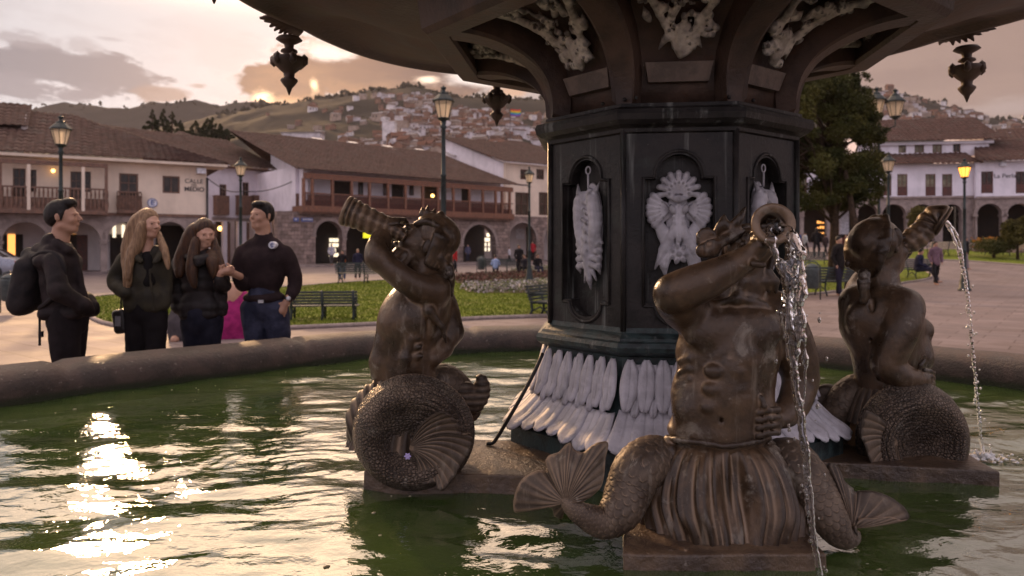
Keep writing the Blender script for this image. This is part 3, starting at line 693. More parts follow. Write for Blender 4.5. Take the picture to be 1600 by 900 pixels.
def blades():
    pts = []; 
    for L, n in ((L1, 90000), (L2, 14000), (L3, 9000)):
        L = np.array(L); lo, hi = L.min(0), L.max(0); c = lo+(hi-lo)*RNG.random((n*2, 2)); w = 1/(1+(c[:, 1]-12)*.05); c = c[RNG.random(len(c)) < w]
        ins = np.zeros(len(c), bool); k = len(L)-1
        for q in range(len(L)):
            cond = ((L[q, 1] > c[:, 1]) != (L[k, 1] > c[:, 1])); xi = (L[k, 0]-L[q, 0])*(c[:, 1]-L[q, 1])/(L[k, 1]-L[q, 1]+1e-12)+L[q, 0]; ins ^= cond & (c[:, 0] < xi); k = q
        pts.append(c[ins])
    c = np.vstack(pts); n = len(c); a = RNG.random(n)*6.28; h = .02+.035*RNG.random(n); w = .008+.014*RNG.random(n); z = gz(c[:, 0], c[:, 1])+.03
    b = np.stack([c[:, 0], c[:, 1], z], 1); d = np.stack([np.cos(a)*w, np.sin(a)*w, np.zeros(n)], 1); t = b+np.stack([(RNG.random(n)-.5)*.06, (RNG.random(n)-.5)*.06, h], 1)
    v = np.stack([b-d, b+d, t], 1).reshape(-1, 3); f = np.arange(3*n).reshape(-1, 3)
    o = nobj('grass', v, f, pmat('grass_blade', (.175, .21, .028), (.13, .165, .022), 1.2, .8, 0, 0, spec=.1), None, False); tag(o, 'short green grass growing over the lawns around the plaza', 'grass', kind='stuff')
blades()
# flower beds: many small leaf/petal tufts over a bed of soil
def bed(name, pts, cols, label, n, h, soil=(.09, .045, .03), kind='stuff', zoff=.0, s=.05):
    ol = gpl(pts); sm = spline(ol+[ol[0]], 50)[:-1]; tagged = sheet(name+'_soil', [tuple(p) for p in sm], pmat(name+'_soil', soil, None, 6, .9, 0, .8, 30), .045, 1.2)
    L = np.array(sm); lo, hi = L.min(0), L.max(0); c = lo+(hi-lo)*RNG.random((n*3, 2)); ins = np.zeros(len(c), bool); k = len(L)-1
    for q in range(len(L)):
        cond = ((L[q, 1] > c[:, 1]) != (L[k, 1] > c[:, 1])); xi = (L[k, 0]-L[q, 0])*(c[:, 1]-L[q, 1])/(L[k, 1]-L[q, 1]+1e-12)+L[q, 0]; ins ^= cond & (c[:, 0] < xi); k = q
    c = c[ins][:n]; n = len(c); q = 3; z = gz(c[:, 0], c[:, 1])+.05
    ctr = np.repeat(np.stack([c[:, 0], c[:, 1], z], 1), q, 0)+(RNG.random((n*q, 3))-.5)*np.array([.2, .2, 0])+np.stack([np.zeros(n*q), np.zeros(n*q), RNG.random(n*q)*h], 1)
    m = len(ctr); d1 = RNG.normal(size=(m, 3)); d1 /= np.linalg.norm(d1, axis=1)[:, None]; d2 = np.cross(d1, RNG.normal(size=(m, 3))); d2 /= np.linalg.norm(d2, axis=1)[:, None]; sz = s*(.6+.8*RNG.random(m))[:, None]
    v = np.stack([ctr-d1*sz, ctr+d2*sz*.7, ctr+d1*sz, ctr-d2*sz*.7], 1).reshape(-1, 3); f = np.arange(4*m).reshape(-1, 4)
    mats = [pmat(f'{name}_petal_{i}', c_, None, 10, .8, 0, 0) for i, c_ in enumerate(cols)]
    o = nobj(name, v, f, mats, None, False); o.data.polygons.foreach_set('material_index', RNG.integers(0, len(cols), m).astype(np.int32)); tag(o, label, 'flower bed', kind='stuff')
bed('brown_flower_bed', [(712, 443), (720, 435), (780, 431), (850, 430), (930, 432), (905, 441), (820, 446), (750, 449)], [(.10, .03, .025), (.13, .045, .03), (.06, .05, .02)], 'dark red brown planting bed across the lawn', 2500, .22)
bed('pale_flower_bed', [(720, 452), (760, 449), (830, 445), (930, 441), (960, 452), (880, 459), (800, 460), (740, 459)], [(.50, .44, .42), (.16, .17, .06), (.38, .34, .30), (.12, .14, .05)], 'pale whitish flower bed in front of the dark planting', 2300, .22)
bed('far_pale_bed', [(795, 424), (830, 421), (960, 420), (960, 427), (880, 429), (810, 428)], [(.40, .36, .30), (.14, .15, .05)], 'low pale flowers around the lamp post base', 1200, .25)
bed('orange_flower_bed', [(1512, 389), (1560, 386), (1650, 386), (1720, 392), (1660, 396), (1560, 395.5), (1520, 393.5)], [(.55, .20, .02), (.42, .15, .02), (.10, .10, .02), (.50, .26, .03)], 'bright orange flower bed before the white arcade', 4200, .75, s=.11)
# ------------------------------------------------------------------ building materials
def plaster(name, c, dirt=.35):
    def ex(N, co, col, h):
        s = N.noise(N.v('MULTIPLY', co, (1.2, 1.2, .25)), 1.0, 6, .65); col = N.mix(N.m('MULTIPLY', N.rng(s, .48, .72), dirt), col, tuple(v*.55 for v in c)); return col, h
    return pmat(name, c, tuple(v*.88 for v in c), .8, .85, 0, .35, 12, extra=ex, spec=.2, bdist=.03)
CREAM = plaster('cream_plaster', (.80, .66, .54), .25); WHT = plaster('white_plaster', (.76, .70, .76), .42); LILAC = plaster('lime_white_plaster', (.84, .79, .86), .35); OLDW = plaster('old_white_plaster', (.66, .59, .58), .4)
def ashlar(N, co, col, h):
    g = N.n.new('ShaderNodeNewGeometry'); nx, ny, nz = N.sep(g.outputs['Normal']); x, y, z = N.sep(co)
    u = N.m('ADD', N.m('MULTIPLY', x, .79), N.m('MULTIPLY', y, .62)); u = N.m('ADD', u, N.m('MULTIPLY', N.noise(co, 1.2), .3))
    br = N.n.new('ShaderNodeTexBrick'); N.l.new(N.comb(u, z, 0), br.inputs['Vector']); br.inputs['Scale'].default_value = 1.0; br.inputs['Brick Width'].default_value = .55; br.inputs['Row Height'].default_value = .32
    br.inputs['Mortar Size'].default_value = .018; br.inputs['Color1'].default_value = (1.15, 1.1, 1.08, 1); br.inputs['Color2'].default_value = (.62, .60, .58, 1); br.inputs['Mortar'].default_value = (.45, .42, .40, 1); br.inputs['Bias'].default_value = -.1
    return N.mix(1.0, col, br.outputs[0], 'MULTIPLY'), N.m('ADD', N.m('MULTIPLY', h, .4), N.m('MULTIPLY', br.outputs['Fac'], -.6))
STONE = pmat('andesite_masonry', (.33, .255, .23), (.21, .165, .15), 1.8, .85, 0, .6, 14, extra=ashlar, spec=.2, bdist=.04)
STONE2 = pmat('dressed_stone', (.34, .27, .245), (.24, .19, .175), 3, .8, 0, .4, 18, spec=.2)
WOODR = pmat('red_brown_wood', (.225, .092, .050), (.13, .055, .032), 6, .6, 0, .3, 40)
WOODB = pmat('old_brown_wood', (.20, .105, .070), (.12, .065, .045), 6, .65, 0, .3, 40)
WOODD = pmat('dark_red_wood', (.11, .030, .020), (.06, .02, .014), 6, .55, 0, .2, 40)
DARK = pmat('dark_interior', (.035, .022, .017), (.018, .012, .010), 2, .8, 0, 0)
FLOORM = pmat('arcade_floor', (.20, .15, .14), None, 2, .7, 0, .2)
def glassm(name, c, r=.12):
    m = bpy.data.materials.new(name); m.use_nodes = True; t = m.node_tree; N = NT(t); b = t.nodes['Principled BSDF']; tc = t.nodes.new('ShaderNodeTexCoord')
    n = N.noise(tc.outputs['Object'], 1.7, 3); N.put(b.inputs['Base Color'], N.mix(N.rng(n, .35, .65), tuple(v*.4 for v in c), c)); b.inputs['Roughness'].default_value = r; b.inputs['Specular IOR Level'].default_value = .3
    return m
PANE = glassm('window_glass', (.05, .032, .024)); CURT = glassm('curtained_glass', (.26, .23, .15), .3)
LITW = emat('lit_shop_window', (1.0, .42, .10), 1.5); LITC = emat('bright_shop_window', (1.0, .85, .62), 1.3); BULB = emat('warm_bulb', (1.0, .55, .16), 5); SIGNY = emat('lit_yellow_sign', (.75, .70, .02), .9)
TILE = None
def tile_mat(name, c1, c2):
    def ex(N, co, col, h):
        v = N.voro(co, 4.2, out=1); col = N.mix(.55, col, N.mix(N.sep(v)[0], tuple(q*.45 for q in c1), tuple(q*1.35 for q in c1)))
        m = N.noise(co, .9, 5, .65); col = N.mix(N.m('MULTIPLY', N.rng(m, .5, .66), .6), col, (.10, .078, .066)); return col, h
    return pmat(name, c1, c2, 7, .88, 0, .5, 20, extra=ex, spec=.15, bdist=.03)
TILE = tile_mat('clay_roof_tiles', (.105, .062, .050), (.062, .038, .031)); TILED = tile_mat('dark_roof_tiles', (.10, .055, .045), (.055, .032, .027))
class Bld:
    """frame: u along the facade, v depth behind it, z up"""
    def __init__(s, p0, p1):
        s.o = Vector((p0[0], p0[1], 0)); d = Vector((p1[0]-p0[0], p1[1]-p0[1], 0)); s.L = d.length; s.d = d.normalized(); s.n = Vector((-s.d.y, s.d.x, 0))
        if s.n.y < 0 and abs(s.n.y) > .01: s.n = -s.n
        s.M = Matrix(((s.d.x, s.n.x, 0, s.o.x), (s.d.y, s.n.y, 0, s.o.y), (0, 0, 1, 0), (0, 0, 0, 1)))
    def uz(s, px, py=390, v=0):
        O = s.o+s.n*v; tx = (px-800)/F; u = (tx*O.y-O.x)/(s.d.x-tx*s.d.y); D = O.y+u*s.d.y; return u, E+(HY-py)/F*D
    def u(s, px, v=0): return s.uz(px, 390, v)[0]
    def z(s, px, py, v=0): return s.uz(px, py, v)[1]
def wall(B, name, u0, u1, z0, z1, mat, root, holes=(), v=0, th=.35):
    us = sorted({u0, u1, *[h[0] for h in holes], *[h[1] for h in holes]}); zs = sorted({z0, z1, *[h[2] for h in holes], *[h[3] for h in holes]})
    us = [a for a in us if u0 <= a <= u1]; zs = [a for a in zs if z0 <= a <= z1]
    bm = bmesh.new(); g = {}
    for i, a in enumerate(us):
        for j, b in enumerate(zs): g[i, j] = bm.verts.new((a, v, b))
    for i in range(len(us)-1):
        for j in range(len(zs)-1):
            cu, cz = (us[i]+us[i+1])/2, (zs[j]+zs[j+1])/2
            if any(h[0] < cu < h[1] and h[2] < cz < h[3] for h in holes): continue
            bm.faces.new((g[i, j], g[i+1, j], g[i+1, j+1], g[i, j+1]))
    r = bmesh.ops.extrude_face_region(bm, geom=list(bm.faces)); bmesh.ops.translate(bm, verts=[q for q in r['geom'] if isinstance(q, bmesh.types.BMVert)], vec=(0, th, 0))
    bmesh.ops.delete(bm, geom=[q for q in bm.verts if not q.link_faces], context='VERTS'); bm.transform(B.M); return bobj(name, bm, mat, root)
def arch_wall(B, name, u0, u1, z0, z1, arches, mat, root, v=0, th=.7):
    """arches: (left, right, spring height); openings run down to z0"""
    bm = bmesh.new(); cur = u0
    def q(pts): bm.faces.new([bm.verts.new((a, v, b)) for a, b in pts])
    for l, r, sp in sorted(arches):
        if l > cur: q([(cur, z0), (l, z0), (l, sp), (l, z1), (cur, z1)])
        c, w = (l+r)/2, (r-l)/2; n = 14; pr = (l, sp)
        for k in range(1, n+1):
            a = math.pi-math.pi*k/n; nx = (c+w*math.cos(a), sp+w*math.sin(a)*.97); q([pr, nx, (nx[0], z1), (pr[0], z1)]); pr = nx
        cur = r
    if cur < u1: q([(cur, z0), (u1, z0), (u1, z1), (cur, z1)])
    bmesh.ops.remove_doubles(bm, verts=bm.verts, dist=1e-4)
    r = bmesh.ops.extrude_face_region(bm, geom=list(bm.faces)); bmesh.ops.translate(bm, verts=[q_ for q_ in r['geom'] if isinstance(q_, bmesh.types.BMVert)], vec=(0, th, 0))
    bm.transform(B.M); o = bobj(name, bm, mat, root)
    for l, r_, sp in arches:            # dressed ring and capitals round every arch
        bm = bmesh.new(); c, w = (l+r_)/2, (r_-l)/2; rows = []
        for k in range(17):
            a = math.pi-math.pi*k/16; rows.append([bm.verts.new((c+rr*math.cos(a), vv, sp+rr*math.sin(a)*.97)) for rr, vv in ((w-.005, v-.04), (w+.28, v-.04), (w+.28, v+.05), (w-.005, v+.05))])
        for a, b in zip(rows, rows[1:]):
            for k in range(4): bm.faces.new((a[k], a[(k+1) % 4], b[(k+1) % 4], b[k]))
        bm.transform(B.M); bobj('arch_ring', bm, STONE2, root)
    bm = bmesh.new()
    for l, r_, sp in arches:
        for e, s in ((l, -1), (r_, 1)): box(bm, min(e-s*.06, e+s*.32), max(e-s*.06, e+s*.32), v-.07, v+th+.05, sp-.18, sp-.02)
    bm.transform(B.M); bobj('capital', bm, STONE2, root)
    return o
def window(B, u0, u1, z0, z1, root, frame=WOODB, pane=PANE, v=.12, bars=1, hb=1, name='window'):
    bm = bmesh.new(); t = min(.09, (u1-u0)*.09)
    box(bm, u0-.02, u0+t, v-.06, v+.08, z0, z1, B.M); box(bm, u1-t, u1+.02, v-.06, v+.08, z0, z1, B.M); box(bm, u0-.02, u1+.02, v-.07, v+.09, z1-t, z1+.02, B.M); box(bm, u0-.02, u1+.02, v-.07, v+.09, z0-.02, z0+t, B.M)
    for k in range(bars): c = u0+(u1-u0)*(k+1)/(bars+1); box(bm, c-t*.3, c+t*.3, v-.04, v+.06, z0+t, z1-t, B.M)
    for k in range(hb): c = z0+(z1-z0)*(k+1)/(hb+1); box(bm, u0+t, u1-t, v-.037, v+.057, c-t*.3, c+t*.3, B.M)
    f = bobj(name, bm, frame, root); bm = bmesh.new(); box(bm, u0+.01, u1-.01, v+.01, v+.04, z0+.01, z1-.01, B.M); bobj('pane', bm, pane, f); return f
def railing(B, u0, u1, z0, z1, root, mat, v=-.7, step=.16, name='railing', solid=0):
    bm = bmesh.new(); box(bm, u0, u1, v-.05, v+.05, z1-.09, z1, B.M); box(bm, u0, u1, v-.045, v+.045, z0, z0+.10, B.M)
    n = int((u1-u0)/step)
    for k in range(n+1):
        c = u0+(u1-u0)*k/n; w = step*.24
        lathe(bm, [(w*.7, z0+.09), (w*1.5, z0+(z1-z0)*.30), (w*.7, z0+(z1-z0)*.55), (w*1.2, z0+(z1-z0)*.75), (w*.7, z1-.08)], c, v, 5, 0, B.M)
    if solid: box(bm, u0, u1, v+.05, v+.07, z0, z0+(z1-z0)*solid, B.M)
    return bobj(name, bm, mat, root)
def roof(B, name, root, u0, u1, z_eave, z_ridge, depth, smax=None, over=.7, mat=None, per=.30, back=True, v0=0):
    """tiled slope rising away from the facade; smax(u) in 0..1 clips it for hips and gables"""
    mat = mat or TILE; run = depth+over; Ls = math.hypot(run, z_ridge-z_eave); vs = []; fs = []; sv = max(.075, (u1-u0)/1400); nu = int((u1-u0)/sv); rows = max(10, int(Ls/.38))
    for i in range(nu+1):
        u = u0+(u1-u0)*i/nu; sm = 1 if smax is None else max(.0, min(1, smax(u)))
        for j in range(rows+1):
            for e in (0, 1):
                s = sm*(j+(.985 if e else 0))/(rows+1); lift = .03*e if j < rows else 0
                y = v0-over+run*s; z = z_eave+(z_ridge-z_eave)*s+.085*abs(math.cos(math.pi*u/per))**.8+ (.03-.03*e) + .02*math.sin(u*.3)+.012*math.sin(u*2.3+3*j)
                z -= .10*math.sin(math.pi*s)*.8
                vs.append(B.M @ Vector((u, y, z)))
    m = 2*(rows+1); fs = [(i*m+j, (i+1)*m+j, (i+1)*m+j+1, i*m+j+1) for i in range(nu) for j in range(m-1)]
    o = nobj(name, [tuple(p) for p in vs], fs, mat, root, False)
    md = o.modifiers.new('t', 'SOLIDIFY'); md.thickness = .07; md.offset = -1
    return o
def volume(B, root, u0, u1, v0, v1, z0, z1, mat, name='side_wall', gable=None):
    """back and side walls, optional gable height in the middle of the sides"""
    bm = bmesh.new()
    pts = [(v0, z0), (v1, z0), (v1, z1)]+([(gable[0], gable[1])] if gable else [])+[(v0, z1)]
    for u in (u0, u1):
        s = .3 if u == u0 else -.3
        A = [bm.verts.new(B.M @ Vector((u, a, b))) for a, b in pts]; C = [bm.verts.new(B.M @ Vector((u+s, a, b))) for a, b in pts]
        bm.faces.new(A); bm.faces.new(C)
        for i in range(len(pts)): j = (i+1) % len(pts); bm.faces.new((A[i], A[j], C[j], C[i]))
    box(bm, u0+.31, u1-.31, v1-.3, v1-.01, z0, z1-.01, B.M); return bobj(name, bm, mat, root)
def slab(B, name, root, u0, u1, v0, v1, z0, z1, mat):
    bm = bmesh.new(); box(bm, u0, u1, v0, v1, z0, z1, B.M); return bobj(name, bm, mat, root)
def writing(B, txt, px, py, size, mat, root, name='lettering', v=-.02, lines=None, bold=False):
    c = bpy.data.curves.new(name, 'FONT'); c.body = txt; c.size = size; c.align_x = 'CENTER'; c.align_y = 'CENTER'; c.extrude = .008; c.space_line = .8
    if bold: c.offset = size*.02
    o = bpy.data.objects.new(name, c); u, z = B.uz(px, py); me = None
    dg = bpy.context.evaluated_depsgraph_get(); COL.objects.link(o); dg.update(); me = bpy.data.meshes.new_from_object(o.evaluated_get(dg)); COL.objects.unlink(o); bpy.data.objects.remove(o)
    X = B.M @ Matrix.Translation((u, v, z)) @ Matrix.Rotation(R(90), 4, 'X'); me.transform(X); me.materials.clear()
    return link(name, me, mat, root)
INK = pmat('dark_lettering', (.05, .04, .045), None, 5, .6, 0, 0); BLUE = pmat('blue_enamel', (.10, .14, .38), None, 5, .4, 0, 0); ENAM = pmat('white_enamel', (.75, .74, .8), None, 5, .4, 0, 0)
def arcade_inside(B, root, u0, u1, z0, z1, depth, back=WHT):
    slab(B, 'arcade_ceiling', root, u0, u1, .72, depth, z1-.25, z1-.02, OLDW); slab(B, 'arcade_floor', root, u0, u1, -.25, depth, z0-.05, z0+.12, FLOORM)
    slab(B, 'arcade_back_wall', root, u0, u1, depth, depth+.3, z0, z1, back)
def doorway(B, root, px0, px1, pyt, v, mat=DARK, z0=.12, name='door', lit=None):
    u0, zt = B.uz(px0, pyt, v); u1 = B.u(px1, v); bm = bmesh.new(); box(bm, u0, u1, v-.06, v-.003, z0, zt, B.M); d = bobj(name, bm, mat, root); return d
# ------------------------------------------------------------------ A: long cream house on the left
def house_cream():
    B = Bld((-27.4, 39.4), (-17.65, 45.2)); u0 = B.u(-160); u1 = B.u(323)
    t = thing('arcade_house', 'long cream house with turned wooden balcony and stone arches at the left', 'house', B.M @ Vector((0, 0, 0)))
    zf = B.z(0, 330); ze = B.z(0, 243)-.05
    ar = []
    for l, r, sp in ((-160, -92, 383), (-78, -8, 383), (3, 75, 382), (87, 157, 382), (168, 230, 382), (241, 292, 382)): ar.append((B.u(l), B.u(r), B.z((l+r)/2, 346)-(B.u(r)-B.u(l))/2))
    arch_wall(B, 'arcade', u0, u1, 0, zf, ar, STONE2, t)
    arcade_inside(B, t, u0, u1, 0, zf, 3.6, OLDW)
    W_ = []
    def w(a, b, c, d, **k): q = (B.u(a), B.u(b), B.z((a+b)/2, d), B.z((a+b)/2, c)); W_.append((q, k))
    w(20, 40, 263, 322, bars=1, hb=3); w(45, 57, 265, 300, bars=0); w(110, 128, 268, 326, hb=3); w(131, 142, 268, 300, bars=0); w(186, 216, 271, 330, bars=1, hb=3); w(254, 281, 275, 302, bars=1, hb=0); w(-60, -35, 262, 320, hb=2)
    wall(B, 'facade', u0, u1, zf+.01, ze, CREAM, t, [q for q, k in W_])
    for q, k in W_: window(B, *q, t, frame=WOODB, name='window', **{**{'bars': 1, 'hb': 2}, **k})
    slab(B, 'floor_band', t, u0, u1, -.08, -.005, zf-.12, zf+.05, WOODB)
    # long balcony
    b0, b1 = u0, B.u(168, -.9); zr = B.z(80, 292, -.9); zb = B.z(80, 331, -.9)
    slab(B, 'balcony_floor', t, b0, b1, -1.0, -.09, zb-.10, zb+.06, WOODB); railing(B, b0, b1, zb+.07, zr, t, WOODB, -.9, .2, 'balcony_railing', .55)
    for px in (-60, 0, 45, 130, 166): uu = B.u(px, -.9); slab(B, 'balcony_post', t, uu-.08, uu+.08, -.98, -.83, zb+.08, ze-.2, CREAM if px in (45, 130) else WOODB)
    slab(B, 'balcony_beam', t, b0, b1, -1.0, -.8, ze-.42, ze-.2, WOODB)
    s0, s1 = B.u(183, -.3), B.u(221, -.3); railing(B, s0, s1, B.z(200, 331, -.3), B.z(200, 299, -.3), t, WOODB, -.3, .14, 'small_balcony', .8); slab(B, 'small_balcony_floor', t, s0, s1, -.42, -.09, B.z(200, 333, -.3), B.z(200, 331, -.3), WOODB)
    # eaves board and roof
    slab(B, 'eaves', t, u0, B.u(352), -.82, 1.2, ze+.01, ze+.16, CREAM)
    ue = B.u(352); up = B.u(112)
    zr = 10.0
    roof(B, 'roof', t, u0, ue, ze+.20, zr, 7.2, lambda u: min(1, (ue-u)/(ue-up)), .9, TILE, .36)
    R2 = Bld(tuple(B.M @ Vector((ue, 0, 0)))[:2], tuple(B.M @ Vector((ue, 14, 0)))[:2])
    bm = bmesh.new(); p = [bm.verts.new(B.M @ Vector(q)) for q in ((ue, 0, ze+.12), (up, 6.9, zr-.1), (up, 8, zr-.1), (ue, 16, ze+.12))]; bm.faces.new(p); bobj('back_slope', bm, TILE, t)
    # the taller roof step at the far left
    roof(B, 'upper_roof', t, u0, B.u(46, 4.5), 8.5, 10.5, 4.6, None, 0, TILE, .36, v0=3.2)
    bm = bmesh.new(); e = B.u(46, 4.5); pts = [(3.4, ze+1.0), (7.7, ze+1.0), (7.7, 10.4), (3.4, 8.55)]
    A = [bm.verts.new(B.M @ Vector((e-.05, a, b))) for a, b in pts]; C = [bm.verts.new(B.M @ Vector((e-.35, a, b))) for a, b in pts]; bm.faces.new(A); bm.faces.new(C)
    for i in range(4): bm.faces.new((A[i], A[(i+1) % 4], C[(i+1) % 4], C[i]))
    bobj('gable', bm, OLDW, t); volume(B, t, u0, u1, .36, 14, 0, ze, CREAM)
    # doors and lit shops under the arches
    doorway(B, t, -10, 12, 366, 3.6); doorway(B, t, 12, 24, 366, 3.6, LITW, name='lit_window'); doorway(B, t, 24, 36, 366, 3.6)
    doorway(B, t, 98, 120, 366, 3.6); doorway(B, t, 113, 119, 366, 3.45, LITW, 2.3, name='lit_window'); doorway(B, t, 120, 137, 367, 3.6, WOODD)
    doorway(B, t, 172, 226, 366, 3.6); doorway(B, t, 244, 290, 352, 3.6)
    doorway(B, t, 176, 181, 371, 3.5, LITC, 2.9, name='lit_window'); doorway(B, t, 190, 195, 371, 3.5, LITC, 2.9, name='lit_window')
    # lamp, text, round sign
    u, z = B.uz(83, 267, -.2); bm = bmesh.new(); bmesh.ops.create_icosphere(bm, subdivisions=2, radius=.10, matrix=Matrix.Translation(B.M @ Vector((u, -.25, z)))); bobj('wall_lamp', bm, BULB, t, True)
    writing(B, 'CALLE', 303, 283.5, .36, INK, t); writing(B, 'DEL', 303.5, 289.5, .20, INK, t); writing(B, 'MEDIO', 303.5, 296, .36, INK, t, bold=True)
    s = thing('parking_sign', 'small white round no parking plate with letter E on the cream wall', 'sign', B.M @ Vector((B.u(238), -.05, B.z(238, 318)))); u, z = B.uz(238, 317)
    bm = bmesh.new(); lathe(bm, [(.26, -.02), (.26, .02)], 0, 0, 28); bm.transform(B.M @ Matrix.Translation((u, -.05, z)) @ Matrix.Rotation(R(90), 4, 'X')); bobj('sign_plate', bm, ENAM, s)
    bm = bmesh.new(); tube(bm, [B.M @ Vector((u+.25*math.cos(a), -.075, z+.25*math.sin(a))) for a in np.linspace(0, 2*math.pi, 28)], .022, 5); bobj('sign_ring', bm, BLUE, s)
    writing(B, 'E', 238, 317, .42, BLUE, s, v=-.09, bold=True)
    pm = bmesh.new(); uu = B.u(323.5); tube(pm, [B.M @ Vector((uu, -.08, 0)), B.M @ Vector((uu, -.08, B.z(323, 278)))], .07, 8); bobj('drain_pipe', pm, pmat('black_pipe', (.03, .025, .025), None, 5, .6), t, True)
    bx = bmesh.new(); u, z = B.uz(313, 268); box(bx, u-.25, u+.25, -.5, -.05, z-.16, z+.16, B.M); bobj('junction_box', bx, ENAM, t)
house_cream()
# ------------------------------------------------------------------ B: white house set back in the side street
def house_white_back():
    B = Bld((-26.5, 64), (-22.6, 69.2)); p0 = P(322, 390, 64); p1 = P(426, 390, 69.3); B = Bld((p0.x, p0.y), (p1.x, p1.y)); u0, u1 = B.u(300), B.u(425)
    t = thing('side_street_house', 'white house set back in the side street with small wooden doors', 'house', B.M @ Vector((0, 0, 0)))
    ze = 8.75; W_ = []
    for a, b, c, d in ((343, 354, 288, 312), (379, 389, 285, 309), (402, 414, 284, 308)): W_.append((B.u(a), B.u(b), B.z((a+b)/2, d), B.z((a+b)/2, c)))
    S_ = [(B.u(334), B.u(349), 0, B.z(340, 346)), (B.u(355), B.u(372), 0, B.z(362, 345)), (B.u(385), B.u(400), 0, B.z(390, 345))]
    wall(B, 'facade', u0, u1, 0, ze, WHT, t, W_+S_)
    for q in W_: window(B, *q, t, WOODB, PANE)
    for q in S_: slab(B, 'shop_interior', t, q[0]-.1, q[1]+.1, 1.6, 1.7, 0, q[3], DARK); slab(B, 'door', t, q[0], q[0]+.4, .15, .25, 0, q[3]-.2, WOODB)
    slab(B, 'lintel', t, B.u(331), B.u(404), -.06, -.003, B.z(360, 345), B.z(360, 340), STONE2)
    for a, b in ((337, 356), (372, 390), (396, 415)):
        q0, q1 = B.u(a, -.4), B.u(b, -.4); z0, z1 = B.z((a+b)/2, 334, -.4), B.z((a+b)/2, 307, -.4); bm = bmesh.new()
        box(bm, q0, q1, -.55, -.47, z0, z1, B.M); box(bm, q0, q0+.08, -.47, -.003, z0, z1, B.M); box(bm, q1-.08, q1, -.47, -.003, z0, z1, B.M); box(bm, q0-.05, q1+.05, -.6, -.003, z1+.003, z1+.08, B.M); box(bm, q0-.03, q1+.03, -.58, -.003, z0-.1, z0-.003, B.M)
        for k in range(5): c = q0+(q1-q0)*k/4; box(bm, c-.035, c+.035, -.60, -.551, z0, z1, B.M)
        bobj('small_balcony', bm, WOODB, t)
    roof(B, 'roof', t, u0-3, u1+1.2, ze+.05, 12.6, 9.5, None, .9, TILE, .42); slab(B, 'eaves', t, u0-2.8, u1, -.7, .3, ze-.14, ze+.02, WOODB); volume(B, t, u0, u1, .36, 13, 0, ze, WHT)
    u, z = B.uz(344, 357, .5); bm = bmesh.new(); bmesh.ops.create_icosphere(bm, subdivisions=2, radius=.22, matrix=Matrix.Translation(B.M @ Vector((u, .5, z)))); bobj('shop_lamp', bm, BULB, t, True)
    # a further roof with chimney-like gable behind
    B2 = Bld(tuple(P(262, 390, 78))[:2], tuple(P(360, 390, 82))[:2]); t2 = thing('rear_house', 'dim brown tiled gable roof rising behind the cream house', 'house', B2.M @ Vector((0, 0, 0)))
    z0 = B2.z(310, 245); roof(B2, 'roof', t2, 0, B2.L, z0, B2.z(310, 208, 8), 8, lambda u: 1-abs(u/B2.L*2-1)**1.5*.9, .6, TILE, .5); volume(B2, t2, .3, B2.L-.3, .4, 12, 0, z0, OLDW); slab(B2, 'facade', t2, 0, B2.L, 0, .3, 0, z0, OLDW)
    # string of wires across the street
    w = bmesh.new()
    for a, b in (((323, 278, 45.2), (378, 299, 62)), ((378, 299, 62), (460, 282, 62.3)), ((424, 262, 68), (460, 280, 62.2))):
        A, C = P(*a), P(*b); tube(w, [A.lerp(C, s)+Vector((0, 0, -.35*math.sin(math.pi*s))) for s in np.linspace(0, 1, 9)], .04, 4)
    o = bobj('power_cable', w, INK); tag(o, 'thin black cables strung between the cream house and the white gable', 'cable')
house_white_back()
